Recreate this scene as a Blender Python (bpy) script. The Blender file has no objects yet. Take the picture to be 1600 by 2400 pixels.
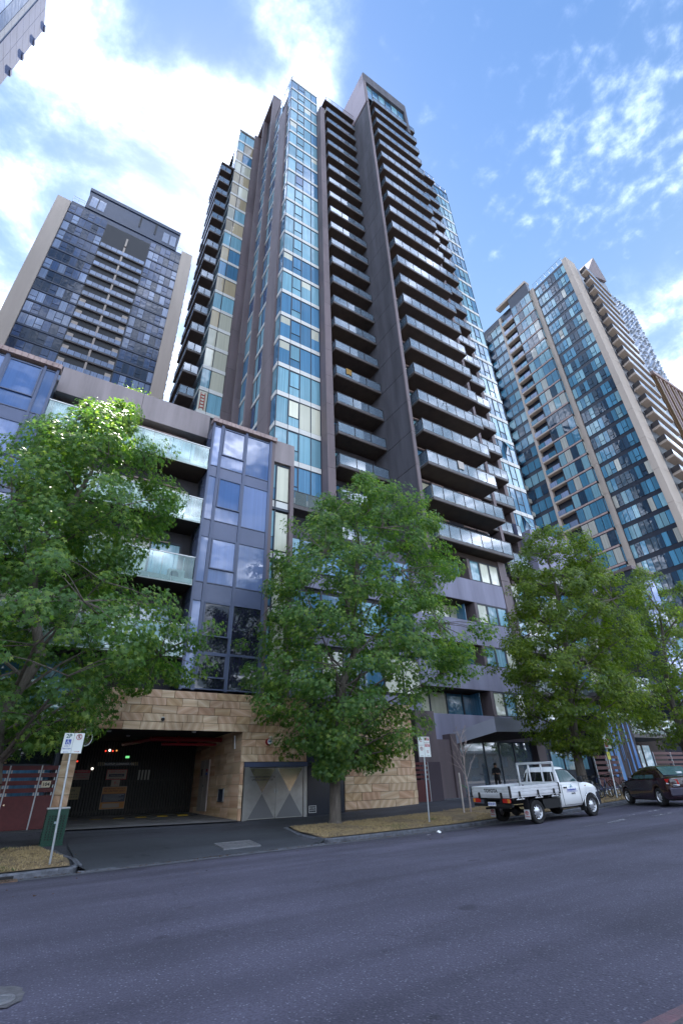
import bpy, bmesh, math, random
import numpy as np
from mathutils import Vector, Matrix, Euler

scene = bpy.context.scene
col = scene.collection
R = math.radians
rnd = random.Random(7)

# ------------------------------------------------------------------ camera
YAW, PITCH, ROLL, FPX, CAMZ = R(32.69), R(30.05), R(-2.10), 1116.6, 1.6
_f = Vector((math.sin(YAW)*math.cos(PITCH), math.cos(YAW)*math.cos(PITCH), math.sin(PITCH)))
_r = Vector((math.cos(YAW), -math.sin(YAW), 0))
_u = _r.cross(_f)
_cr, _sr = math.cos(ROLL), math.sin(ROLL)
_r2 = _cr*_r + _sr*_u
_u2 = -_sr*_r + _cr*_u
cam_d = bpy.data.cameras.new("camera")
cam = bpy.data.objects.new("camera", cam_d)
col.objects.link(cam)
cam.matrix_world = Matrix(((_r2.x, _u2.x, -_f.x, 0), (_r2.y, _u2.y, -_f.y, 0), (_r2.z, _u2.z, -_f.z, CAMZ), (0, 0, 0, 1)))
cam_d.sensor_fit = 'VERTICAL'
cam_d.sensor_height = 36.0
cam_d.lens = FPX/2400*36.0
cam_d.clip_start = 0.1
cam_d.clip_end = 5000
scene.camera = cam

# ------------------------------------------------------------------ world, sun, exposure
SUN_AZ, SUN_EL = R(9.5), R(58.5)       # azimuth from +Y towards +X
EXPOSURE = 3.1
SKY = 0.055
SKY_SAT, SKY_VAL = 1.15, 0.58
CLOUD = 34.0  # cloud radiance raised as fill light for the shade, mostly from out of view
world = bpy.data.worlds.new("World")
scene.world = world
world.use_nodes = True
wn, wl = world.node_tree.nodes, world.node_tree.links
wn.clear()
def wnode(t, **k):
    n = wn.new(t)
    for a, b in k.items():
        setattr(n, a, b)
    return n
def wmath(op, a, b=None, clamp=False):
    n = wnode('ShaderNodeMath', operation=op, use_clamp=clamp)
    for i, v in enumerate((a, b)):
        if v is None:
            continue
        if isinstance(v, (int, float)):
            n.inputs[i].default_value = v
        else:
            wl.new(v, n.inputs[i])
    return n.outputs[0]
sky = wnode('ShaderNodeTexSky', sky_type='NISHITA')
sky.sun_disc = False
sky.sun_elevation = SUN_EL
sky.sun_rotation = SUN_AZ
sky.altitude = 50
sky.air_density = 1.0
sky.dust_density = 0.15
sky.ozone_density = 1.0
geo = wnode('ShaderNodeTexCoord')
sep = wnode('ShaderNodeSeparateXYZ'); wl.new(geo.outputs['Generated'], sep.inputs[0])
zc = wmath('MAXIMUM', wmath('ADD', sep.outputs[2], 0.06), 0.04)
comb = wnode('ShaderNodeCombineXYZ')
wl.new(wmath('DIVIDE', sep.outputs[0], zc), comb.inputs[0])
wl.new(wmath('DIVIDE', sep.outputs[1], zc), comb.inputs[1])
plane = comb.outputs[0]
def wnoise(scale, detail, rough, off, dist=0.0, stretch=(1, 1, 1)):
    m = wnode('ShaderNodeMapping'); m.inputs['Location'].default_value = off; m.inputs['Scale'].default_value = stretch
    wl.new(plane, m.inputs[0])
    n = wnode('ShaderNodeTexNoise'); n.noise_dimensions = '3D'
    n.inputs['Scale'].default_value = scale; n.inputs['Detail'].default_value = detail
    n.inputs['Roughness'].default_value = rough; n.inputs['Distortion'].default_value = dist
    wl.new(m.outputs[0], n.inputs['Vector'])
    return n.outputs[0]
def wblob(c, r, amt):
    d = wnode('ShaderNodeVectorMath', operation='DISTANCE')
    wl.new(plane, d.inputs[0]); d.inputs[1].default_value = (c[0], c[1], 0)
    mr = wnode('ShaderNodeMapRange', interpolation_type='SMOOTHERSTEP')
    wl.new(d.outputs['Value'], mr.inputs[0])
    mr.inputs[1].default_value = 0; mr.inputs[2].default_value = r
    mr.inputs[3].default_value = amt; mr.inputs[4].default_value = 0
    return mr.outputs[0]
# cloud banks as unseen fill light, thinned in view to wisps and a clear gap; small flecked cloud on the right
bank = wnoise(3.4, 8, 0.58, (3.1, 1.7, 0.3), 0.25, (1, 1.15, 1))
cover = None
for c, r, a in [((-0.05, 0.52), 0.55, -0.045), ((0.0, 0.46), 0.22, 0.09), ((-0.16, 0.47), 0.14, 0.07), ((0.14, 0.25), 0.11, 0.10), ((0.035, 0.305), 0.09, -0.12), ((-0.22, 0.62), 0.14, -0.05), ((0.36, 0.20), 0.28, -0.38), ((0.58, 0.42), 0.48, -0.40), ((-0.24, 0.82), 0.22, -0.14), ((0.62, 0.05), 0.36, -0.36)]:
    b = wblob(c, r, a)
    cover = b if cover is None else wmath('ADD', cover, b)
dens1 = wmath('ADD', bank, cover)
m1 = wnode('ShaderNodeMapRange', interpolation_type='SMOOTHSTEP')
wl.new(dens1, m1.inputs[0]); m1.inputs[1].default_value = 0.24; m1.inputs[2].default_value = 0.86
fleck = wnoise(26.0, 5, 0.55, (0.4, 5.2, 1.1), 0.1, (1.0, 1.0, 1))
patch = wnoise(4.0, 3, 0.5, (8.3, 2.2, 0.1))
dens2 = wmath('ADD', wmath('MULTIPLY', fleck, 0.8), wmath('ADD', wmath('MULTIPLY', patch, 0.35), wblob((0.64, 0.05), 0.34, 0.20)))
m2 = wnode('ShaderNodeMapRange', interpolation_type='SMOOTHSTEP')
wl.new(dens2, m2.inputs[0]); m2.inputs[1].default_value = 0.54; m2.inputs[2].default_value = 0.95
m2.inputs[4].default_value = 0.37
cl = wmath('POWER', wmath('MAXIMUM', m1.outputs[0], m2.outputs[0], True), 3.0)
hs = wnode('ShaderNodeHueSaturation'); hs.inputs['Saturation'].default_value = SKY_SAT; hs.inputs['Value'].default_value = SKY_VAL; wl.new(sky.outputs[0], hs.inputs['Color'])
# pale haze thickening towards the horizon, the same all round
vr_ = wnode('ShaderNodeMapRange', interpolation_type='SMOOTHSTEP'); wl.new(sep.outputs[2], vr_.inputs[0])
vr_.inputs[1].default_value = 0.96; vr_.inputs[2].default_value = 0.42; vr_.inputs[3].default_value = 0.0; vr_.inputs[4].default_value = 0.88
veil = wnode('ShaderNodeMixRGB'); wl.new(vr_.outputs[0], veil.inputs[0]); wl.new(hs.outputs[0], veil.inputs[1])
veil.inputs[2].default_value = (1.22, 1.72, 2.12, 1)
mix = wnode('ShaderNodeMixRGB'); wl.new(cl, mix.inputs[0])
wl.new(veil.outputs[0], mix.inputs[1])
mix.inputs[2].default_value = (CLOUD*.86, CLOUD*.93, CLOUD*1.13, 1)
bg = wnode('ShaderNodeBackground'); bg.inputs[1].default_value = SKY
wl.new(mix.outputs[0], bg.inputs[0])
wo = wnode('ShaderNodeOutputWorld'); wl.new(bg.outputs[0], wo.inputs[0])

sun_d = bpy.data.lights.new("sun", 'SUN')
sun_d.energy = 2.2
sun_d.angle = R(0.5)
sun_d.color = (1.0, 0.94, 0.84)
sun = bpy.data.objects.new("sun", sun_d)
col.objects.link(sun)
_sd = Vector((math.sin(SUN_AZ)*math.cos(SUN_EL), math.cos(SUN_AZ)*math.cos(SUN_EL), math.sin(SUN_EL)))
sun.rotation_euler = _sd.to_track_quat('Z', 'Y').to_euler()
sun.location = (0, 0, 150)

vs = scene.view_settings
vs.view_transform = 'Standard'
vs.look = 'None'
vs.exposure = EXPOSURE
vs.gamma = 1.0
vs.use_curve_mapping = False
scene.cycles.max_bounces = 8
scene.cycles.transparent_max_bounces = 24
scene.cycles.caustics_reflective = False
scene.cycles.caustics_refractive = False
scene.cycles.sample_clamp_indirect = 6.0

# ------------------------------------------------------------------ materials
def newmat(name):
    m = bpy.data.materials.new(name)
    m.use_nodes = True
    nt = m.node_tree
    return m, nt, nt.nodes['Principled BSDF']
def mat(name, c, rough=0.6, metal=0.0, spec=0.5, var=0.0, scale=3.0, bump=0.0, bscale=40.0, coat=0.0, ior=None, objvar=0.0, streak=False, c2=None, emit=0.0):
    m, nt, b = newmat(name)
    N, L = nt.nodes, nt.links
    b.inputs['Roughness'].default_value = rough
    b.inputs['Metallic'].default_value = metal
    b.inputs['Specular IOR Level'].default_value = spec
    if ior: b.inputs['IOR'].default_value = ior
    if coat:
        b.inputs['Coat Weight'].default_value = coat
        b.inputs['Coat Roughness'].default_value = 0.03
    out = None
    if var or c2:
        g = N.new('ShaderNodeNewGeometry')
        mp = N.new('ShaderNodeMapping')
        if streak: mp.inputs['Scale'].default_value = (1.0, 1.0, 0.12)
        L.new(g.outputs['Position'], mp.inputs[0])
        n = N.new('ShaderNodeTexNoise'); n.inputs['Scale'].default_value = scale
        n.inputs['Detail'].default_value = 6; n.inputs['Roughness'].default_value = 0.65
        L.new(mp.outputs[0], n.inputs['Vector'])
        rmp = N.new('ShaderNodeMapRange'); L.new(n.outputs[0], rmp.inputs[0])
        rmp.inputs[1].default_value = 0.3; rmp.inputs[2].default_value = 0.7
        mx = N.new('ShaderNodeMixRGB'); L.new(rmp.outputs[0], mx.inputs[0])
        lo = c2 if c2 else tuple(max(0, v*(1-var)) for v in c)
        hi = c if c2 else tuple(v*(1+var) for v in c)
        mx.inputs[1].default_value = (*lo, 1); mx.inputs[2].default_value = (*hi, 1)
        out = mx.outputs[0]
    if objvar:
        oi = N.new('ShaderNodeObjectInfo')
        mr = N.new('ShaderNodeMapRange'); L.new(oi.outputs['Random'], mr.inputs[0])
        mr.inputs[3].default_value = 1-objvar; mr.inputs[4].default_value = 1+objvar
        mm = N.new('ShaderNodeMixRGB'); mm.blend_type = 'MULTIPLY'; mm.inputs[0].default_value = 1
        if out is None: mm.inputs[1].default_value = (*c, 1)
        else: L.new(out, mm.inputs[1])
        L.new(mr.outputs[0], mm.inputs[2]); out = mm.outputs[0]
    if out is not None: L.new(out, b.inputs['Base Color'])
    else: b.inputs['Base Color'].default_value = (*c, 1)
    if emit:
        b.inputs['Emission Color'].default_value = (*c, 1); b.inputs['Emission Strength'].default_value = emit
    if bump:
        g2 = N.new('ShaderNodeNewGeometry')
        n2 = N.new('ShaderNodeTexNoise'); n2.inputs['Scale'].default_value = bscale; n2.inputs['Detail'].default_value = 5
        L.new(g2.outputs['Position'], n2.inputs['Vector'])
        bp = N.new('ShaderNodeBump'); bp.inputs['Strength'].default_value = bump; bp.inputs['Distance'].default_value = 0.02
        L.new(n2.outputs[0], bp.inputs['Height']); L.new(bp.outputs[0], b.inputs['Normal'])
    return m
def pane_mat(name, c, rough=0.03, ior=1.75, var=0.25, objvar=0.25, wob=0.004):
    """window glass seen from outside: the blind or room behind it as the base, the sheet's reflection over it; panes never quite flat"""
    m, nt, b = newmat(name)
    N, L = nt.nodes, nt.links
    g = N.new('ShaderNodeNewGeometry'); oi = N.new('ShaderNodeObjectInfo')
    mp = N.new('ShaderNodeMapping'); mp.inputs['Scale'].default_value = (5.0, 5.0, 0.05)
    L.new(g.outputs['Position'], mp.inputs[0])
    n = N.new('ShaderNodeTexNoise'); n.inputs['Scale'].default_value = 2.2; n.inputs['Detail'].default_value = 3
    L.new(mp.outputs[0], n.inputs['Vector'])
    mr = N.new('ShaderNodeMapRange'); L.new(n.outputs[0], mr.inputs[0])
    mr.inputs[1].default_value = 0.35; mr.inputs[2].default_value = 0.65; mr.inputs[3].default_value = 1-var; mr.inputs[4].default_value = 1+var*0.4
    m2 = N.new('ShaderNodeMapRange'); L.new(oi.outputs['Random'], m2.inputs[0]); m2.inputs[3].default_value = 1-objvar; m2.inputs[4].default_value = 1+objvar
    mu = N.new('ShaderNodeMath'); mu.operation = 'MULTIPLY'; L.new(mr.outputs[0], mu.inputs[0]); L.new(m2.outputs[0], mu.inputs[1])
    mx = N.new('ShaderNodeMixRGB'); mx.blend_type = 'MULTIPLY'; mx.inputs[0].default_value = 1; mx.inputs[1].default_value = (*c, 1)
    L.new(mu.outputs[0], mx.inputs[2]); L.new(mx.outputs[0], b.inputs['Base Color'])
    b.inputs['Roughness'].default_value = 0.5
    b.inputs['Specular IOR Level'].default_value = 0.0
    b.inputs['Coat Weight'].default_value = 1.0
    b.inputs['Coat IOR'].default_value = ior
    b.inputs['Coat Roughness'].default_value = rough
    n3 = N.new('ShaderNodeTexNoise'); n3.noise_dimensions = '4D'; n3.inputs['Scale'].default_value = 0.9; n3.inputs['Detail'].default_value = 1
    L.new(g.outputs['Position'], n3.inputs['Vector']); 
    wm = N.new('ShaderNodeMath'); wm.operation = 'MULTIPLY'; wm.inputs[1].default_value = 30; L.new(oi.outputs['Random'], wm.inputs[0]); L.new(wm.outputs[0], n3.inputs['W'])
    bp = N.new('ShaderNodeBump'); bp.inputs['Strength'].default_value = 1.0; bp.inputs['Distance'].default_value = wob*4
    L.new(n3.outputs[0], bp.inputs['Height']); L.new(bp.outputs[0], b.inputs['Coat Normal'])
    return m
def sheet_mat(name, tint, refl=0.12, body=(0.6, 0.8, 0.78), milk=0.08):
    """clear balustrade glass: see-through, tinted, reflecting at grazing angles"""
    m = bpy.data.materials.new(name); m.use_nodes = True
    nt = m.node_tree; N, L = nt.nodes, nt.links; N.clear()
    t = N.new('ShaderNodeBsdfTransparent'); t.inputs[0].default_value = (*tint, 1)
    d = N.new('ShaderNodeBsdfDiffuse'); d.inputs[0].default_value = (*body, 1)
    gl = N.new('ShaderNodeBsdfGlossy'); gl.inputs['Roughness'].default_value = 0.03
    fr = N.new('ShaderNodeFresnel'); fr.inputs[0].default_value = 1.6
    a = N.new('ShaderNodeMixShader'); a.inputs[0].default_value = milk
    L.new(t.outputs[0], a.inputs[1]); L.new(d.outputs[0], a.inputs[2])
    ad = N.new('ShaderNodeMath'); ad.operation = 'ADD'; ad.use_clamp = True; ad.inputs[1].default_value = refl; L.new(fr.outputs[0], ad.inputs[0])
    c = N.new('ShaderNodeMixShader'); L.new(ad.outputs[0], c.inputs[0]); L.new(a.outputs[0], c.inputs[1]); L.new(gl.outputs[0], c.inputs[2])
    o = N.new('ShaderNodeOutputMaterial'); L.new(c.outputs[0], o.inputs[0])
    return m

# ------------------------------------------------------------------ mesh helpers
class MB:
    def __init__(s): s.v = []; s.f = []; s.mi = []; s.sm = []
    def add(s, vs, fs, mi=0, smooth=False):
        b = len(s.v); s.v += [tuple(v) for v in vs]
        for f in fs: s.f.append([i+b for i in f]); s.mi.append(mi); s.sm.append(smooth)
        return s
    def box(s, x0, x1, y0, y1, z0, z1, mi=0):
        v = [(x0,y0,z0),(x1,y0,z0),(x1,y1,z0),(x0,y1,z0),(x0,y0,z1),(x1,y0,z1),(x1,y1,z1),(x0,y1,z1)]
        return s.add(v, [(3,2,1,0),(4,5,6,7),(0,1,5,4),(1,2,6,5),(2,3,7,6),(3,0,4,7)], mi)
    def bbox(s, x0, x1, y0, y1, z0, z1, b, mi=0):
        """box with chamfered edges"""
        b = min(b, abs(x1-x0)*.49, abs(y1-y0)*.49, abs(z1-z0)*.49)
        bm = bmesh.new(); bmesh.ops.create_cube(bm, size=1)
        bmesh.ops.scale(bm, vec=(x1-x0, y1-y0, z1-z0), verts=bm.verts)
        bmesh.ops.translate(bm, vec=((x0+x1)/2, (y0+y1)/2, (z0+z1)/2), verts=bm.verts)
        bmesh.ops.bevel(bm, geom=bm.edges[:], offset=b, segments=1, affect='EDGES')
        bm.verts.index_update()
        s.add([v.co[:] for v in bm.verts], [[v.index for v in f.verts] for f in bm.faces], mi); bm.free()
        return s
    def prism(s, poly, axis, a, b, mi=0):
        """polygon extruded along axis ('x','y','z') from a to b"""
        def P(p, t): return (t, p[0], p[1]) if axis == 'x' else (p[0], t, p[1]) if axis == 'y' else (p[0], p[1], t)
        n = len(poly)
        v = [P(p, a) for p in poly]+[P(p, b) for p in poly]
        f = [list(range(n))[::-1], list(range(n, 2*n))]+[(i, (i+1) % n, n+(i+1) % n, n+i) for i in range(n)]
        return s.add(v, f, mi)
    def tube(s, p, q, r, r2=None, n=8, mi=0, caps=True):
        p, q = Vector(p), Vector(q); d = (q-p)
        if d.length < 1e-6: return s
        d.normalize(); a = d.orthogonal().normalized(); b = d.cross(a)
        r2 = r if r2 is None else r2
        v = []
        for c, rr in ((p, r), (q, r2)):
            for i in range(n):
                t = 2*math.pi*i/n; v.append(c+a*math.cos(t)*rr+b*math.sin(t)*rr)
        bb = len(s.v)
        s.add(v, [(i, (i+1) % n, n+(i+1) % n, n+i) for i in range(n)], mi, True)
        if caps: s.f += [[bb+i for i in range(n)][::-1], [bb+n+i for i in range(n)]]; s.mi += [mi, mi]; s.sm += [False, False]
        return s
    def path(s, pts, radii, n=7, mi=0):
        for i in range(len(pts)-1):
            r0 = radii[i] if isinstance(radii, (list, tuple)) else radii
            r1 = radii[i+1] if isinstance(radii, (list, tuple)) else radii
            s.tube(pts[i], pts[i+1], r0, r1, n, mi, caps=(i in (0, len(pts)-2)))
        return s
    def lathe(s, prof, c, axis='z', n=24, mi=0):
        """profile [(r, h)] turned about axis through c"""
        v = []
        for r, h in prof:
            for i in range(n):
                t = 2*math.pi*i/n; x, y = r*math.cos(t), r*math.sin(t)
                p = (x, y, h) if axis == 'z' else (x, h, y) if axis == 'y' else (h, x, y)
                v.append((p[0]+c[0], p[1]+c[1], p[2]+c[2]))
        f = []
        for k in range(len(prof)-1):
            for i in range(n):
                j = (i+1) % n; f.append((k*n+i, k*n+j, (k+1)*n+j, (k+1)*n+i))
        return s.add(v, f, mi, True)
    def torus(s, c, R_, r, axis='y', n=28, m=8, mi=0):
        v, f = [], []
        for i in range(n):
            t = 2*math.pi*i/n
            for j in range(m):
                u = 2*math.pi*j/m; rr = R_+r*math.cos(u); h = r*math.sin(u)
                x, y = rr*math.cos(t), rr*math.sin(t)
                p = (x, y, h) if axis == 'z' else (x, h, y) if axis == 'y' else (h, x, y)
                v.append((p[0]+c[0], p[1]+c[1], p[2]+c[2]))
        for i in range(n):
            for j in range(m):
                f.append((i*m+j, ((i+1) % n)*m+j, ((i+1) % n)*m+(j+1) % m, i*m+(j+1) % m))
        return s.add(v, f, mi, True)
    def loft(s, secs, mi=0, caps=True, smooth=True):
        n = len(secs[0]); v = [p for q in secs for p in q]; f = []
        for k in range(len(secs)-1):
            for i in range(n):
                j = (i+1) % n; f.append((k*n+i, k*n+j, (k+1)*n+j, (k+1)*n+i))
        if caps: f += [list(range(n))[::-1], list(range((len(secs)-1)*n, len(secs)*n))]
        return s.add(v, f, mi, smooth)
    def mesh(s, name, mats=None):
        me = bpy.data.meshes.new(name)
        me.from_pydata(s.v, [], s.f); 
        if any(s.mi): me.polygons.foreach_set('material_index', s.mi)
        if any(s.sm): me.polygons.foreach_set('use_smooth', s.sm)
        for m in (mats or []): me.materials.append(m)
        me.validate(); me.update()
        if any(s.sm):
            try: me.set_sharp_from_angle(angle=R(38))
            except Exception: pass
        return me
    def recalc(s):
        return s

WL = {}
def link(o, parent=None, w=(0, 0, 0)):
    """link at world position w (things are never rotated unless built in their own frame)"""
    col.objects.link(o)
    w = Vector(w)
    if parent is not None:
        o.parent = parent; o.location = w-WL[parent.name]
    else: o.location = w
    WL[o.name] = w
    return o
def tag(o, label=None, cat=None, group=None, kind=None):
    if label: o['label'] = label
    if cat: o['category'] = cat
    if group: o['group'] = group
    if kind: o['kind'] = kind
    return o
def thing(name, loc, label, cat, group=None, kind=None):
    o = bpy.data.objects.new(name, None); o.empty_display_size = 0.2
    link(o, None, loc); return tag(o, label, cat, group, kind)
def fixn(me):
    bm = bmesh.new(); bm.from_mesh(me); bmesh.ops.recalc_face_normals(bm, faces=bm.faces); bm.to_mesh(me); bm.free(); return me
def build(name, mb, mats, parent=None, at=None, local=False, kind=None):
    """mesh given in world coordinates (or local to parent when local); origin put at `at`"""
    if not isinstance(mats, (list, tuple)): mats = [mats]
    if local:
        me = fixn(mb.mesh(name, mats)); o = bpy.data.objects.new(name, me); col.objects.link(o)
        if parent is not None: o.parent = parent
        WL[o.name] = Vector((0, 0, 0))
    else:
        if at is None:
            xs = np.array(mb.v); lo, hi = xs.min(0), xs.max(0); at = ((lo[0]+hi[0])/2, (lo[1]+hi[1])/2, lo[2])
        mb.v = [(x-at[0], y-at[1], z-at[2]) for x, y, z in mb.v]
        me = fixn(mb.mesh(name, mats)); o = bpy.data.objects.new(name, me); link(o, parent, at)
    if kind: o['kind'] = kind
    return o
_boxes = {}
def bx(name, x0, x1, y0, y1, z0, z1, m, parent=None, bev=0.0):
    """one box piece; alike boxes share their mesh, the material sits on the object"""
    if x1 < x0: x0, x1 = x1, x0
    if y1 < y0: y0, y1 = y1, y0
    if z1 < z0: z0, z1 = z1, z0
    key = (round(x1-x0, 3), round(y1-y0, 3), round(z1-z0, 3), bev)
    me = _boxes.get(key)
    if me is None:
        mb = MB(); h = [k/2 for k in key[:3]]
        if bev: mb.bbox(-h[0], h[0], -h[1], h[1], -h[2], h[2], bev)
        else: mb.box(-h[0], h[0], -h[1], h[1], -h[2], h[2])
        me = mb.mesh('piece'); me.materials.append(None); _boxes[key] = me
    o = bpy.data.objects.new(name, me)
    o.material_slots[0].link = 'OBJECT'; o.material_slots[0].material = m
    return link(o, parent, ((x0+x1)/2, (y0+y1)/2, (z0+z1)/2))
def font_mesh(name, c):
    t = bpy.data.objects.new(name, c); me = bpy.data.meshes.new_from_object(t)
    ms = list(c.materials); bpy.data.objects.remove(t)
    if not me.materials:
        for m in ms: me.materials.append(m)
    return bpy.data.objects.new(name, me)
def text(name, body, size, loc, m, parent=None, rot=(90, 0, 0), align='CENTER', ext=0.002, bold=0.0, space=1.0):
    c = bpy.data.curves.new(name, 'FONT'); c.body = body; c.size = size; c.align_x = align; c.align_y = 'CENTER'
    c.extrude = ext; c.offset = bold; c.space_character = space; c.resolution_u = 3
    c.materials.append(m)
    o = font_mesh(name, c); link(o, parent, loc); o.rotation_euler = [R(a) for a in rot]
    return o
def copy_tree(o, parent=None):
    c = o.copy(); col.objects.link(c); c.parent = parent
    WL[c.name] = WL.get(o.name, Vector((0, 0, 0)))
    for ch in list(o.children): copy_tree(ch, c)
    return c

# ------------------------------------------------------------------ colours of the place
M = {}
M['charcoal'] = mat('charcoal concrete', (0.072, 0.070, 0.086), 0.75, objvar=0.07, var=0.42, scale=0.9, bump=0.15, streak=True)
M['charcoal_edge'] = mat('brown edge panel', (0.140, 0.108, 0.118), 0.6, objvar=0.08, var=0.28, scale=0.9, streak=True)
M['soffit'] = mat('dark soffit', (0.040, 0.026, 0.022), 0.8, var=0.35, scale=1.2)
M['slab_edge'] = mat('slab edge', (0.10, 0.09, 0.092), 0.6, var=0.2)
M['band'] = mat('white spandrel band', (0.62, 0.62, 0.60), 0.45, objvar=0.06)
M['frame'] = mat('dark window frame', (0.030, 0.040, 0.062), 0.4, spec=0.5)
M['frame_blue'] = mat('blue grey window frame', (0.075, 0.095, 0.17), 0.35)
M['spandrel_blue'] = mat('blue grey spandrel', (0.095, 0.115, 0.20), 0.22, var=0.1, scale=0.6)
M['rail'] = mat('dark rail', (0.035, 0.035, 0.042), 0.4)
M['taupe'] = mat('taupe render', (0.27, 0.235, 0.245), 0.8, var=0.24, scale=0.8, bump=0.1, streak=True)
M['cap'] = mat('terracotta cap', (0.33, 0.245, 0.235), 0.7, var=0.25, scale=3)
M['purple'] = mat('purple grey render', (0.25, 0.245, 0.335), 0.75, var=0.26, scale=0.7, bump=0.1, streak=True)
M['cool'] = pane_mat('pale cyan pane', (0.20, 0.40, 0.50))
M['mid'] = pane_mat('mid blue pane', (0.075, 0.21, 0.36))
M['deep'] = pane_mat('deep blue pane', (0.022, 0.080, 0.20))
M['cream'] = pane_mat('cream blind pane', (0.66, 0.66, 0.54), var=0.1)
M['amber'] = pane_mat('tan blind pane', (0.50, 0.42, 0.28), var=0.15)
M['night'] = pane_mat('dark pane', (0.012, 0.018, 0.028), ior=1.6)
M['bluebox'] = pane_mat('blue box pane', (0.16, 0.22, 0.42), ior=1.7, var=0.1)
M['bluebox_d'] = pane_mat('deep blue box pane', (0.05, 0.11, 0.28), ior=1.7, var=0.1)
M['bluebox_n'] = pane_mat('near black box pane', (0.012, 0.012, 0.03), ior=1.65)
M['sheet'] = sheet_mat('balustrade glass', (0.74, 0.86, 0.88), 0.16, (.48, .68, .92), milk=0.26)
M['sheet_pale'] = sheet_mat('pale balustrade glass', (0.84, 0.96, 0.95), 0.04, (0.72, 0.90, 0.88), 0.11)
M['steel'] = mat('galvanised steel', (0.42, 0.45, 0.48), 0.35, metal=0.8, var=0.1, scale=8)
M['alu'] = mat('aluminium', (0.62, 0.63, 0.65), 0.32, metal=0.7)
M['white'] = mat('white paint', (0.80, 0.81, 0.82), 0.35)
M['black'] = mat('black rubber', (0.008, 0.008, 0.010), 0.6)
M['chrome'] = mat('chrome', (0.7, 0.7, 0.72), 0.12, metal=1.0)
M['red_slat'] = mat('dark red slat', (0.085, 0.011, 0.013), 0.5, var=0.2, scale=6, objvar=0.1)
M['ink'] = mat('black lettering', (0.007, 0.007, 0.009), 0.5)
M['ink_red'] = mat('red lettering', (0.45, 0.03, 0.04), 0.5)
M['ink_blue'] = mat('blue lettering', (0.05, 0.09, 0.40), 0.5)
M['ink_white'] = mat('white lettering', (0.75, 0.75, 0.75), 0.5)
PANES = ['cool', 'mid', 'deep', 'cream']
def pick(w): return M[rnd.choices(list(w), list(w.values()))[0]]
def floor_pick(w, keep=.80):
    """one household a floor: mostly one blind colour, a pane or two different"""
    b = rnd.choices(list(w), list(w.values()))[0]
    return lambda: M[b] if rnd.random() < keep else pick(w)
STRIPW = {'cool': 6, 'mid': 4, 'deep': 0.5, 'cream': 0.15}
# ================================================================== ground, road, kerbs
_gx = [-400, -60, 0, 2, 9, 14.3, 17, 20.5, 23, 25, 30, 40, 60, 120, 500]
_gz = [-0.6, -0.5, 0.0, 0.015, 0.10, 0.16, 0.23, 0.31, 0.42, 0.50, 0.70, 1.05, 1.5, 1.9, 2.0]
_bx = [-400, -60, 0, 8.5, 11.7, 13.7, 18, 22, 30, 40, 60, 120, 500]
_bz = [0.2, 0.45, 0.66, 0.56, 0.57, 0.64, 0.79, 0.86, 1.05, 1.35, 1.75, 2.1, 2.2]
KY = 15.6
def gz(x): return float(np.interp(x, _gx, _gz))
def base(x): return float(np.interp(x, _bx, _bz))
def road_z(x, y):
    d = KY-y
    return gz(x)+0.03*min(d, 8)-0.012*max(0, d-8)
DX0, DX1 = 2.15, 8.85                      # the driveway crossing
def foot_z(x, y):
    """ground behind the kerb: rises gently from kerb top to the buildings"""
    t = min(1, max(0, (y-KY)/(22-KY)))
    return (gz(x)+0.13)*(1-t)+base(x)*t
def smooth(a, b, t):
    t = min(1, max(0, (t-a)/(b-a))); return t*t*(3-2*t)
def walk_z(x, y):
    z = foot_z(x, y)
    inside = smooth(DX0-0.10, DX0+0.12, x)*(1-smooth(DX1-0.12, DX1+0.10, x))
    if inside > 0 and y < 18.9:
        t = (y-KY)/(18.9-KY)
        zd = (gz(x)+0.025)*(1-t)+foot_z(x, 18.9)*t
        z = z*(1-inside)+zd*inside
    return z
def sheet(name, xs, ys, fz, m, kind='structure'):
    v = [(x, y, fz(x, y)) for y in ys for x in xs]; n = len(xs)
    f = [(j*n+i, j*n+i+1, (j+1)*n+i+1, (j+1)*n+i) for j in range(len(ys)-1) for i in range(n-1)]
    me = bpy.data.meshes.new(name); me.from_pydata(v, [], f); me.materials.append(m)
    me.polygons.foreach_set('use_smooth', [True]*len(f)); me.update()
    o = bpy.data.objects.new(name, me); link(o); o['kind'] = kind; return o
def frange(a, b, s): return [a+(b-a)*i/max(1, round((b-a)/s)) for i in range(max(1, round((b-a)/s))+1)]

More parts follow.
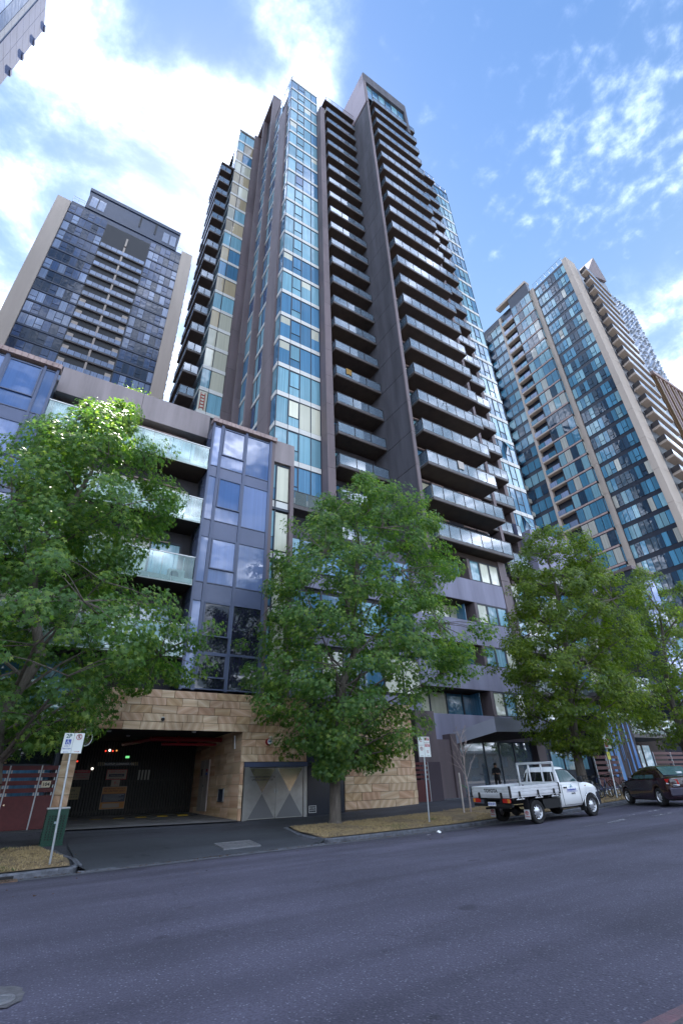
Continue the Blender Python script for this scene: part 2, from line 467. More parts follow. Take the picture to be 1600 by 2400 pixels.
def asphalt(name, c, speck, scale=220, patch=0.25, tint=(1, 1, 1)):
    m, nt, b = newmat(name); N, L = nt.nodes, nt.links
    g = N.new('ShaderNodeNewGeometry')
    n1 = N.new('ShaderNodeTexNoise'); n1.inputs['Scale'].default_value = 0.45; n1.inputs['Detail'].default_value = 8; n1.inputs['Roughness'].default_value = 0.62
    L.new(g.outputs['Position'], n1.inputs['Vector'])
    v = N.new('ShaderNodeTexVoronoi'); v.inputs['Scale'].default_value = scale*0.32; L.new(g.outputs['Position'], v.inputs['Vector'])
    n2 = N.new('ShaderNodeTexNoise'); n2.inputs['Scale'].default_value = scale*0.5; n2.inputs['Detail'].default_value = 3; L.new(g.outputs['Position'], n2.inputs['Vector'])
    # light stones in the binder
    sp = N.new('ShaderNodeSeparateColor'); L.new(v.outputs['Color'], sp.inputs[0])
    st = N.new('ShaderNodeMapRange'); L.new(sp.outputs[0], st.inputs[0]); st.inputs[1].default_value = 0.66; st.inputs[2].default_value = 1.0
    dm = N.new('ShaderNodeMapRange'); L.new(v.outputs['Distance'], dm.inputs[0]); dm.inputs[1].default_value = 0.45; dm.inputs[2].default_value = 0.2
    mu = N.new('ShaderNodeMath'); mu.operation = 'MULTIPLY'; L.new(st.outputs[0], mu.inputs[0]); L.new(dm.outputs[0], mu.inputs[1])
    r1 = N.new('ShaderNodeMapRange'); L.new(n1.outputs[0], r1.inputs[0]); r1.inputs[1].default_value = 0.3; r1.inputs[2].default_value = 0.72
    a = N.new('ShaderNodeMixRGB'); L.new(r1.outputs[0], a.inputs[0])
    a.inputs[1].default_value = (*[k*(1-patch) for k in c], 1); a.inputs[2].default_value = (*[k*(1+patch) for k in c], 1)
    r2 = N.new('ShaderNodeMapRange'); L.new(n2.outputs[0], r2.inputs[0]); r2.inputs[1].default_value = 0.3; r2.inputs[2].default_value = 0.7; r2.inputs[3].default_value = 0.7; r2.inputs[4].default_value = 1.3
    a2 = N.new('ShaderNodeMixRGB'); a2.blend_type = 'MULTIPLY'; a2.inputs[0].default_value = 1; L.new(a.outputs[0], a2.inputs[1]); L.new(r2.outputs[0], a2.inputs[2])
    a3 = N.new('ShaderNodeMixRGB'); L.new(mu.outputs[0], a3.inputs[0]); L.new(a2.outputs[0], a3.inputs[1]); a3.inputs[2].default_value = (*speck, 1)
    # hairline cracks in the old surfacing
    w = N.new('ShaderNodeTexVoronoi'); w.feature = 'DISTANCE_TO_EDGE'; w.inputs['Scale'].default_value = 0.23
    nw = N.new('ShaderNodeTexNoise'); nw.inputs['Scale'].default_value = 1.1; nw.inputs['Detail'].default_value = 6; L.new(g.outputs['Position'], nw.inputs['Vector'])
    av = N.new('ShaderNodeVectorMath'); av.operation = 'MULTIPLY_ADD'; L.new(nw.outputs['Color'], av.inputs[0]); av.inputs[1].default_value = (1.6, 1.6, 1.6); L.new(g.outputs['Position'], av.inputs[2])
    L.new(av.outputs[0], w.inputs['Vector'])
    cr = N.new('ShaderNodeMapRange'); L.new(w.outputs['Distance'], cr.inputs[0]); cr.inputs[1].default_value = 0.0; cr.inputs[2].default_value = 0.004; cr.inputs[3].default_value = 0.5; cr.inputs[4].default_value = 1
    a4 = N.new('ShaderNodeMixRGB'); a4.blend_type = 'MULTIPLY'; a4.inputs[0].default_value = 0.5; L.new(a3.outputs[0], a4.inputs[1]); L.new(cr.outputs[0], a4.inputs[2])
    tm = N.new('ShaderNodeMapping'); tm.inputs['Scale'].default_value = (0.06, 1.1, 1); L.new(g.outputs['Position'], tm.inputs[0])
    tn = N.new('ShaderNodeTexNoise'); tn.inputs['Scale'].default_value = 1.0; tn.inputs['Detail'].default_value = 4; L.new(tm.outputs[0], tn.inputs['Vector'])
    tr = N.new('ShaderNodeMapRange'); L.new(tn.outputs[0], tr.inputs[0]); tr.inputs[1].default_value = .3; tr.inputs[2].default_value = .7; tr.inputs[3].default_value = .72; tr.inputs[4].default_value = 1.24
    a5 = N.new('ShaderNodeMixRGB'); a5.blend_type = 'MULTIPLY'; a5.inputs[0].default_value = 1; L.new(a4.outputs[0], a5.inputs[1]); L.new(tr.outputs[0], a5.inputs[2])
    on = N.new('ShaderNodeTexNoise'); on.inputs['Scale'].default_value = 1.9; on.inputs['Detail'].default_value = 2; on.inputs['Roughness'].default_value = .4; L.new(g.outputs['Position'], on.inputs['Vector'])
    orr = N.new('ShaderNodeMapRange'); L.new(on.outputs[0], orr.inputs[0]); orr.inputs[1].default_value = .70; orr.inputs[2].default_value = .76; orr.inputs[3].default_value = 1; orr.inputs[4].default_value = .62
    a6 = N.new('ShaderNodeMixRGB'); a6.blend_type = 'MULTIPLY'; a6.inputs[0].default_value = 1; L.new(a5.outputs[0], a6.inputs[1]); L.new(orr.outputs[0], a6.inputs[2])
    L.new(a6.outputs[0], b.inputs['Base Color'])
    b.inputs['Roughness'].default_value = 0.82; b.inputs['Specular IOR Level'].default_value = 0.35
    bp = N.new('ShaderNodeBump'); bp.inputs['Strength'].default_value = 0.5; bp.inputs['Distance'].default_value = 0.006
    L.new(v.outputs['Distance'], bp.inputs['Height']); L.new(bp.outputs[0], b.inputs['Normal'])
    return m
M['road'] = asphalt('road asphalt', (0.072, 0.067, 0.094), (0.20, 0.195, 0.235), 125, 0.22)
M['path'] = asphalt('footpath asphalt', (0.056, 0.057, 0.070), (0.15, 0.15, 0.16), 260, 0.3)
M['drive'] = asphalt('driveway asphalt', (0.048, 0.052, 0.062), (0.12, 0.12, 0.13), 280, 0.2)
M['bluestone'] = mat('bluestone kerb', (0.105, 0.11, 0.13), 0.8, var=0.5, scale=5, bump=0.5, bscale=30, objvar=0.15)
M['gutter'] = mat('gutter concrete', (0.105, 0.108, 0.125), 0.85, var=0.35, scale=3, bump=0.4, bscale=60)
M['dirt'] = mat('dry ground', (0.27, 0.19, 0.105), 0.95, c2=(0.13, 0.095, 0.06), var=0.3, scale=2.4, bump=0.5, bscale=40)
M['farground'] = mat('far ground', (0.09, 0.09, 0.095), 0.9, var=0.2, scale=0.1)

M['nearpath'] = asphalt('near footpath', (0.085, 0.078, 0.085), (0.2, 0.19, 0.2), 200, 0.25)
M['flare_red_kerb'] = mat('flare-tinted kerb stone', (.17, .085, .10), .8, c2=(.10, .075, .085), var=.3, scale=9, bump=.4, bscale=50)  # reddish lens flare put into the kerb colour
far = sheet('ground', frange(-1500, 2500, 400), frange(-1500, 2500, 400), lambda x, y: -1.4, M['farground'])
xs = frange(-60, 0, 4)[:-1]+frange(0, 30, 0.6)[:-1]+frange(30, 140, 5)
road = sheet('road', xs, frange(-16, 13.5, 1.4)[:-1]+[13.5, 14.3, 14.9, 15.18], road_z, M['road'])
gut = sheet('gutter', xs, [15.16, 15.4, 15.61], lambda x, y: road_z(x, y)+0.006, M['gutter'])
pv = sheet('footpath', xs, [15.72, 16.4, 17.2, 18.0, 18.9, 20, 21, 22, 23, 24, 26, 28, 32, 60], lambda x, y: walk_z(x, y)-0.02, M['path'])
dxs = [DX0-.1, DX0, DX0+.12]+frange(DX0+.4, DX1-.4, .4)+[DX1-.12, DX1, DX1+.1]
drv = sheet('driveway', dxs, [15.58, 15.75, 16.2, 16.8, 17.4, 18.0, 18.5, 18.9], lambda x, y: walk_z(x, y)+0.004, M['drive'])
gfl = sheet('garage_floor', frange(2.0, 8.5, 0.8), [21.7, 22.5, 24, 26, 28.6], lambda x, y: foot_z(x, 22)+0.012+(y-21.7)*0.028, mat('garage floor concrete', (0.16, 0.15, 0.15), 0.8, var=0.3, scale=1.2))

# kerb stones: every length its own piece
kerb = thing('kerb', (6, KY, gz(6)), None, None, kind='structure')
def kerb_piece(p, q, ha, hb, w=0.16):
    (x0, y0), (x1, y1) = p, q
    d = Vector((x1-x0, y1-y0, 0)); L_ = d.length; d.normalize(); n = Vector((-d.y, d.x, 0))
    mb = MB(); g = 0.004; a = Vector((x0, y0, 0))+d*g; b = Vector((x1, y1, 0))-d*g
    v = []
    for P_, h in ((a, ha), (b, hb)):
        z0 = -0.3; jz = rnd.uniform(-.004, .004)
        for off, z in ((0, z0), (0.0, h-0.03+jz), (0.03, h+jz), (w, h+jz), (w, z0)):
            v.append((P_+n*off)+Vector((0, 0, z)))
    f = [(0, 1, 6, 5), (1, 2, 7, 6), (2, 3, 8, 7), (3, 4, 9, 8), (4, 0, 5, 9), (4, 3, 2, 1, 0), (5, 6, 7, 8, 9)]
    mb.add(v, f)
    return build('kerb_stone', mb, M['bluestone'], kerb)
x = -14.0
while x < DX0-0.35:
    x2 = min(x+rnd.uniform(0.75, 1.15), DX0-0.2)
    if DX0-0.2-x2 < 0.3: x2 = DX0-0.2
    kerb_piece((x, KY), (x2, KY), gz(x)+0.13, gz(x2)+0.13); x = x2
wing = [(DX0-0.2, KY), (DX0+0.02, KY+0.35), (DX0-0.02, KY+1.0), (DX0-0.28, KY+1.8), (DX0-0.42, KY+2.6)]
for p, q in zip(wing[:-1], wing[1:]): kerb_piece(p, q, walk_z(*p)*0+foot_z(p[0], p[1])+0.0, foot_z(q[0], q[1]))
wing = [(DX1+0.30, KY+3.4), (DX1+0.06, KY+2.4), (DX1-0.06, KY+1.5), (DX1-0.02, KY+0.6), (DX1+0.22, KY)]
for p, q in zip(wing[:-1], wing[1:]): kerb_piece(p, q, foot_z(p[0], p[1]), foot_z(q[0], q[1]))
x = DX1+0.22
while x < 60:
    x2 = x+rnd.uniform(0.8, 1.2)*(1 if x < 30 else 3)
    kerb_piece((x, KY), (x2, KY), gz(x)+0.13, gz(x2)+0.13); x = x2
# dropped kerb lip across the driveway
x = DX0-0.1
while x < DX1:
    x2 = min(x+rnd.uniform(.8, 1.1), DX1+.1)
    kerb_piece((x, KY-0.03), (x2, KY-0.03), gz(x)+0.03, gz(x2)+0.03, 0.2); x = x2

# the near side of the street, where the photographer stands
near = sheet('near_footpath', xs, [-16, -6, 0, 1.6, 2.36], lambda x, y: gz(x)+0.30, M['nearpath'])
x = 0.2
while x < 26:
    x2 = x+rnd.uniform(.8, 1.15); mb = MB()
    mb.bbox(x+.004, x2-.004, 2.36, 2.48, gz(x)-.1, gz(x)+.31+rnd.uniform(-.004, .004), .02); build('kerb_stone', mb, M['flare_red_kerb'], kerb); x = x2
# nature strips: dry soil and grass
def strip_ground(name, x0, x1, edge0=None, edge1=None):
    xs_ = frange(x0, x1, 0.3); ys_ = [KY+0.155, 16.1, 16.6, 17.1, 17.6, 18.1, 18.5, 18.75, 18.95]
    v, f = [], []
    for y in ys_:
        a = edge0(y) if edge0 else x0; b = edge1(y) if edge1 else x1
        for i in range(len(xs_)):
            xx = a+(b-a)*i/(len(xs_)-1)
            bump_ = 0.03*math.sin(xx*2.3+y)*math.sin(y*1.7) if KY+.3 < y < 18.7 else 0
            v.append((xx, y+(0.08*math.sin(xx*3.1) if y > 18.9 else 0), foot_z(xx, y)+(0.012 if y < 18.9 else -0.03)+bump_+(0.02 if KY+.3 < y < 18.8 else 0)))
    n = len(xs_)
    f = [(j*n+i, j*n+i+1, (j+1)*n+i+1, (j+1)*n+i) for j in range(len(ys_)-1) for i in range(n-1)]
    me = bpy.data.meshes.new(name); me.from_pydata(v, [], f); me.materials.append(M['dirt']); me.polygons.foreach_set('use_smooth', [True]*len(f)); me.update()
    o = bpy.data.objects.new(name, me); link(o); o['kind'] = 'structure'; return o
eL = lambda y: DX0-0.28 if y < 16.8 else DX0-0.28-0.28*(y-16.8)
eR = lambda y: DX1+0.16 if y < 17.4 else DX1+0.16+0.2*(y-17.4)
strip_ground('nature_strip_ground', -14, DX0-0.25, None, eL)
strip_ground('nature_strip_ground', DX1+0.2, 60, eR, None)
# grass blades
def grass(name, n, seed, green):
    rg = np.random.RandomState(seed)
    x = np.where(rg.rand(n) < 0.22, rg.uniform(-4, DX0-0.35, n), rg.uniform(DX1+0.25, 32, n))
    y = rg.uniform(KY+0.2, 18.85, n)
    k = ((x < DX0-0.3) & (x < DX0-0.3-0.28*np.maximum(0, y-16.8))) | ((x > DX1+0.2+0.2*np.maximum(0, y-17.4)))
    nz = np.sin(x*1.9+1.3*np.sin(y*2.1))*np.sin(y*1.7+x*.7)+0.6*np.sin(x*.55+2)
    if green: k &= (nz > 0.55) & (x > 12) | ((nz > .7) & (x < 2))
    else: k &= (nz > -0.75)
    x, y = x[k], y[k]; n = len(x)
    z = np.array([foot_z(a, b)+0.02 for a, b in zip(x, y)])
    h = rg.uniform(0.02, 0.065, n)*(1.25 if green else 1); w = rg.uniform(0.004, 0.010, n)*1.6
    a = rg.uniform(0, 6.28, n); le = rg.normal(0, 0.035, (n, 2))
    v = np.empty((n, 3, 3))
    v[:, 0] = np.stack([x+np.cos(a)*w, y+np.sin(a)*w, z-0.01], 1)
    v[:, 1] = np.stack([x-np.cos(a)*w, y-np.sin(a)*w, z-0.01], 1)
    v[:, 2] = np.stack([x+le[:, 0], y+le[:, 1], z+h], 1)
    me = bpy.data.meshes.new(name)
    me.vertices.add(n*3); me.vertices.foreach_set('co', v.ravel())
    me.loops.add(n*3); me.loops.foreach_set('vertex_index', np.arange(n*3))
    me.polygons.add(n); me.polygons.foreach_set('loop_start', np.arange(n)*3); me.polygons.foreach_set('loop_total', np.full(n, 3))
    me.materials.append(mat(name, (0.12, 0.16, 0.045) if green else (0.46, 0.35, 0.18), 0.8, c2=(0.07, 0.10, 0.03) if green else (0.28, 0.20, 0.10), var=.3, scale=7))
    me.update(); me.validate()
    o = bpy.data.objects.new(name, me); link(o); o['kind'] = 'stuff'; o['label'] = 'green tufts among the dry verge grass' if green else 'dry straw coloured grass on the verges beside the kerb'; return o
grass('dry_grass', 60000, 3, False)
grass('green_grass', 26000, 4, True)
# fallen leaves along kerb and on the verge
def litter():
    rg = np.random.RandomState(11); mb = MB()
    for i in range(1100):
        t = rg.rand()
        if t < 0.5: x = rg.uniform(-1, 30); y = KY-abs(rg.normal(0.02, 0.13))-0.02; z = road_z(x, y)+0.014
        elif t < 0.9:
            x = rg.uniform(-2, DX0-.4) if rg.rand() < .3 else rg.uniform(DX1+.5, 26); y = rg.uniform(KY+.2, 18.8); z = foot_z(x, y)+0.06
        else: x = rg.uniform(0, 22); y = rg.uniform(11, 22); z = (road_z(x, y) if y < KY else walk_z(x, y))+0.016
        s = rg.uniform(.02, .05); a = rg.uniform(0, 6.28); c, d = math.cos(a)*s, math.sin(a)*s
        mb.add([(x+c, y+d, z+rg.uniform(0, .015)), (x-d*.6, y+c*.6, z+.004), (x-c, y-d, z+rg.uniform(0, .02)), (x+d*.6, y-c*.6, z)], [(0, 1, 2, 3)])
    o = build('leaf_litter', mb, mat('fallen leaf', (0.10, 0.05, 0.025), 0.8, c2=(0.04, 0.022, 0.015), var=.3, scale=3)); tag(o, 'small brown fallen leaves along the kerb and verge', None, None, 'stuff')
litter()
# worn white paint on the road
def worn(name, quads):
    m, nt, b = newmat('worn white road paint'); N, L = nt.nodes, nt.links
    g = N.new('ShaderNodeNewGeometry'); n = N.new('ShaderNodeTexNoise'); n.inputs['Scale'].default_value = 5; n.inputs['Detail'].default_value = 8; n.inputs['Roughness'].default_value = .75
    L.new(g.outputs['Position'], n.inputs['Vector'])
    r = N.new('ShaderNodeMapRange'); L.new(n.outputs[0], r.inputs[0]); r.inputs[1].default_value = .48; r.inputs[2].default_value = .62
    b.inputs['Base Color'].default_value = (.5, .5, .52, 1); b.inputs['Roughness'].default_value = .8
    L.new(r.outputs[0], b.inputs['Alpha'])
    mb = MB()
    for q in quads:
        mb.add([(x, y, road_z(x, y)+0.004) for x, y in q], [(0, 1, 2, 3)])
    o = build(name, mb, m); o['kind'] = 'structure'
def seg_(x0, y0, x1, y1, w): return [(x0, y0-w), (x1, y1-w), (x1, y1+w), (x0, y0+w)]
worn('road_marking', [seg_(15.6, 11.0, 16.3, 11.1, .08), seg_(16.6, 10.9, 18.3, 11.3, .12), seg_(19.6, 12.0, 22.5, 12.1, .06), seg_(19.3, 10.9, 20.6, 11.0, .1), seg_(23.5, 11.5, 30, 11.7, .07), seg_(22.3, 10.2, 24.0, 10.3, .1)])
# short stuck-on dashes beside the verge
mb = MB()
for x, y, a in ((11.0, 13.6, .2), (12.3, 13.9, .5), (14.6, 13.2, .1), (17.3, 12.7, .05)):
    mb.add([(x-.12, y-.012, road_z(x, y)+.008), (x+.12, y-.012+a*.1, road_z(x, y)+.008), (x+.12, y+.012+a*.1, road_z(x, y)+.008), (x-.12, y+.012, road_z(x, y)+.008)], [(0, 1, 2, 3)])
o = build('road_dash', mb, mat('faded ochre dash', (.25, .19, .13), .8)); o['kind'] = 'structure'
# ================================================================== the podium building along the street
pod = thing('podium_building', (2, 24, 0.6), 'low podium block with blue glass bays and glass balconies over a car park entry', 'building')
D0 = 22.0
# masses behind everything seen
mb = MB()
mb.box(-13.9, 10.7, 23.75, 38, 4.15, 20.4)
mb.box(-13.9, 1.55, 23.3, 38, 0.0, 4.15)
mb.box(8.62, 18.08, 22.35, 38, 0.0, 5.4); mb.box(18.08, 20.9, 23.6, 38, 0.0, 5.4)
mb.box(10.76, 20.9, 24.3, 38, 5.4, 16.2)
mb.box(2.0, 8.62, 29.2, 38, 0.3, 4.15)
build('wall', mb, M['charcoal'], pod)
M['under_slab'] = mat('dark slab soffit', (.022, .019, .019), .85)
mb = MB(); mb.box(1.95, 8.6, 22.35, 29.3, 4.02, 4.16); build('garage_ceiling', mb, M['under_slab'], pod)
mb = MB(); mb.box(1.9, 2.06, 22.1, 29.2, 0.2, 4.02); build('garage_side_wall', mb, M['charcoal'], pod)

def bar(name, x0, x1, z0, z1, y0, y1, m, parent): return bx(name, x0, x1, y0, y1, z0, z1, m, parent)

# --- projecting glass bays
def glass_bay(cols, rows, x0, x1, zb, zt, split_col, choice):
    mb = MB(); mb.box(x0+.04, x1-.04, D0+.12, 23.75, zb+.05, zt); build('bay_body', mb, M['frame'], pod)
    # side cheek panels
    for a, b in zip(sorted({r[0] for r in rows}), sorted({r[1] for r in rows})):
        bx('side_panel', x0+.005, x0+.035, D0+.16, 23.0, a+.03, b-.03, M['spandrel_blue'], pod)
    fr = [x0]+[v for c in cols for v in c]+[x1]
    for k in range(0, len(fr), 2):
        bx('mullion', fr[k], fr[k+1], D0-.03, D0+.12, zb, zt, M['frame_blue'], pod)
    for (a, b, kind) in rows:
        for ci, (ca, cb) in enumerate(cols):
            if kind == 's':
                bx('spandrel', ca+.006, cb-.006, D0+.02, D0+.06, a+.012, b-.012, M['spandrel_blue'], pod)
            else:
                bx('transom', ca, cb, D0-.01, D0+.10, b-.05, b, M['frame_blue'], pod)
                bx('transom', ca, cb, D0-.01, D0+.10, a, a+.05, M['frame_blue'], pod)
                if ci == split_col:
                    zs = a+(b-a)*.31
                    # opening sash stands a little proud with its own frame
                    mb = MB(); w = .06
                    mb.box(ca+.01, cb-.01, D0-.05, D0+.02, b-.05-w, b-.05); mb.box(ca+.01, cb-.01, D0-.05, D0+.02, zs, zs+w)
                    mb.box(ca+.01, ca+.01+w, D0-.05, D0+.02, zs+w, b-.05-w); mb.box(cb-.01-w, cb-.01, D0-.05, D0+.02, zs+w, b-.05-w)
                    build('sash', mb, M['frame_blue'], pod)
                    bx('window_pane', ca+.07, cb-.07, D0-.005, D0+.015, zs+w, b-.05-w, choice(ci, a, 1), pod)
                    bx('window_pane', ca, cb, D0+.03, D0+.05, a+.05, zs, choice(ci, a, 0), pod)
                else:
                    bx('window_pane', ca, cb, D0+.03, D0+.05, a+.05, b-.05, choice(ci, a, 0), pod)
ROWS = [(5.55, 7.15, 'w'), (7.15, 9.6, 'w'), (9.6, 10.5, 's'), (10.5, 13.02, 'w'), (13.02, 13.98, 's'), (13.98, 16.74, 'w'), (16.74, 17.4, 's'), (17.4, 20.25, 'w')]
def ch(ci, a, top):
    if a < 9: return M['bluebox_n'] if ci else M['bluebox']
    if ci == 2: return M['bluebox_d'] if a > 17 else M['bluebox']
    if ci == 1 and top and 13 < a < 15: return M['bluebox_d']
    return M['bluebox']
glass_bay([(5.58, 5.97), (6.13, 7.46), (7.61, 9.05)], ROWS, 5.46, 9.20, 5.5, 20.42, 1, ch)
glass_bay([(-8.9, -6.6), (-6.45, -4.85), (-4.68, -3.24), (-3.12, -2.68)], ROWS, -9.0, -2.57, 5.5, 20.42, 2, lambda ci, a, t: M['bluebox_d'] if (ci + int(a)) % 3 else M['bluebox'])
def cap_row(x0, x1):
    x = x0; k = 0
    while x < x1-.01:
        x2 = min(x+.268, x1); j = rnd.uniform(-.006, .006)
        bx('cap_tile', x+.004, x2-.004, D0-.16+j, D0+.35, 20.43+j, 20.72+j, M['cap'], pod, .012); x = x2
cap_row(5.40, 9.48); cap_row(-9.1, -2.5)
mb = MB(); mb.box(9.20, 9.39, D0-.02, 23.8, 5.45, 20.42); build('corner_trim', mb, M['charcoal_edge'], pod)
# --- taupe parapet, two long precast panels
for a, b in ((-2.56, 1.56), (1.575, 5.45)):
    bx('parapet_panel', a, b, 23.0, 23.28, 19.93, 21.66, M['taupe'], pod, .012)
bx('parapet_panel', 9.40, 10.76, 22.05, 22.3, 19.06, 20.7, M['taupe'], pod, .012)
mb = MB(); mb.box(-2.5, 5.4, 23.28, 23.9, 19.95, 20.3); build('roof_upstand', mb, M['taupe'], pod)
# --- narrow white-blind window column right of the bay
bx('pier', 10.52, 10.75, 22.0, 24.2, 5.45, 19.05, M['charcoal_edge'], pod)
mb = MB(); mb.box(9.40, 10.52, 22.3, 24.2, 5.45, 19.05); build('recess_wall', mb, M['frame'], pod)
for k in range(4):
    zt = 18.95-3.26*k
    bx('window_pane', 9.44, 9.60, 22.2, 22.22, zt-1.7, zt-.05, M['cool'], pod)
    bx('window_pane', 9.44, 9.60, 22.2, 22.22, zt-2.5, zt-1.75, M['mid'], pod)
    bx('window_pane', 9.66, 10.46, 22.2, 22.22, zt-2.5, zt-.08, M['cream'], pod)
    bx('window_mullion', 9.605, 9.655, 22.1, 22.24, zt-3.2, zt, M['frame'], pod)
    bx('spandrel', 9.66, 10.46, 22.18, 22.22, zt-3.02, zt-2.6, M['band'], pod)
    bx('spandrel', 9.44, 9.60, 22.18, 22.22, zt-3.02, zt-2.6, M['band'], pod)
    bx('lintel', 9.42, 10.5, 22.12, 22.24, zt-3.22, zt-3.06, M['frame'], pod)
# --- balconies between the bays, four storeys
def sliding_windows(x0, x1, zb, zt, y, step, parent, wts, header=True):
    n = max(1, round((x1-x0)/step)); w = (x1-x0)/n
    for i in range(n+1):
        bx('window_mullion', x0+i*w-.045, x0+i*w+.045, y-.05, y+.05, zb, zt, M['frame'], parent)
    for i in range(n):
        bx('window_pane', x0+i*w+.045, x0+(i+1)*w-.045, y, y+.02, zb+.06, zt-.1, pick(wts), parent)
    if header: bx('window_header', x0, x1, y-.06, y+.06, zt-.1, zt, M['frame'], parent)
for k, zb in enumerate((17.05, 13.65, 10.25, 6.85)):
    b = thing_b = bpy.data.objects.new('balcony', None)
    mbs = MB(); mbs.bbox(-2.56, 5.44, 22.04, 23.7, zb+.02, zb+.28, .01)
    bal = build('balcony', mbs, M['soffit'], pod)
    bx('fascia', -2.56, 5.44, 22.0, 22.03, zb, zb+.30, mat('pale fascia', (0.55, 0.62, 0.60), .4) if k == 0 else bpy.data.materials['pale fascia'], bal)
    n = 8; w = 7.96/n
    for i in range(n):
        bx('glass_panel', -2.54+i*w+.012, -2.54+(i+1)*w-.012, 21.985, 21.998, zb+.06, zb+1.42, M['sheet_pale'], bal)
        bx('post', -2.54+(i+.5)*w-.02, -2.54+(i+.5)*w+.02, 22.04, 22.08, zb+.25, zb+1.36, M['white'], bal)
    bx('handrail', -2.56, 5.44, 21.97, 22.02, zb+1.42, zb+1.47, M['white'], bal)
    sliding_windows(-2.5, 5.0, zb+.3, zb+2.75, 23.62, 1.5, pod, {'cream': 8, 'cool': 2})
    bx('timber_strip', 1.8, 4.4, 23.45, 23.5, zb+2.62, zb+2.7, M['cap'], pod)
# air conditioner on a balcony
# --- mid podium, windows mostly behind the street tree
for k in range(3):
    zb = 6.3+3.4*k
    x = 10.9
    while x < 20.3:
        w = 1.45
        bx('window_pane', x+.05, x+w-.05, 24.18, 24.2, zb+.2, zb+2.2, pick({'cool': 3, 'mid': 3, 'deep': 2, 'cream': 2}), pod)
        bx('window_mullion', x-.05, x+.05, 24.12, 24.24, zb, zb+2.4, M['frame'], pod); x += w
    bx('spandrel', 10.8, 20.85, 24.1, 24.24, zb-.9, zb, M['purple'], pod)
mb = MB(); mb.box(10.8, 16.2, 26.4, 27.5, 19.0, 19.4); build('terrace_slab', mb, M['slab_edge'], pod)
for i in range(5):
    bx('glass_panel', 10.9+i*1.04, 10.9+i*1.04+1.0, 26.38, 26.395, 19.3, 20.4, M['sheet_pale'], pod)
bx('handrail', 10.85, 16.1, 26.36, 26.42, 20.4, 20.45, M['rail'], pod)
# --- ground floor left of the garage
for x0, x1 in ((-6.0, -3.4), (-3.3, -.42), (-.33, 1.45)):
    for z0, z1, w in ((1.0, 2.62, 'cool'), (2.74, 3.95, 'night')):
        bx('window_pane', x0+.05, x1-.05, 23.1, 23.12, z0, z1, M['mid'] if z0 < 2 else M['night'], pod)
    bx('window_mullion', x0-.05, x0+.05, 23.04, 23.16, .6, 4.1, M['frame'], pod)
bx('window_mullion', 1.42, 1.58, 22.3, 23.3, .6, 4.6, M['frame'], pod)
bx('window_header', -6.05, 1.5, 23.03, 23.17, 3.97, 4.15, M['frame'], pod)
bx('window_header', -6.05, 1.5, 23.03, 23.17, 2.63, 2.73, M['frame'], pod)
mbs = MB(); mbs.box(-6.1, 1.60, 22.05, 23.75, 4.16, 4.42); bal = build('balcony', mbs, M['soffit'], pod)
bx('fascia', -6.1, 1.6, 22.0, 22.04, 4.12, 4.46, bpy.data.materials['pale fascia'], bal)
for i in range(7):
    bx('glass_panel', -6.06+i*1.09, -6.06+i*1.09+1.06, 21.98, 21.995, 4.4, 5.55, M['sheet_pale'], bal)
sliding_windows(-6, 1.5, 4.5, 6.7, 23.7, 1.5, pod, {'cool': 3, 'mid': 2})

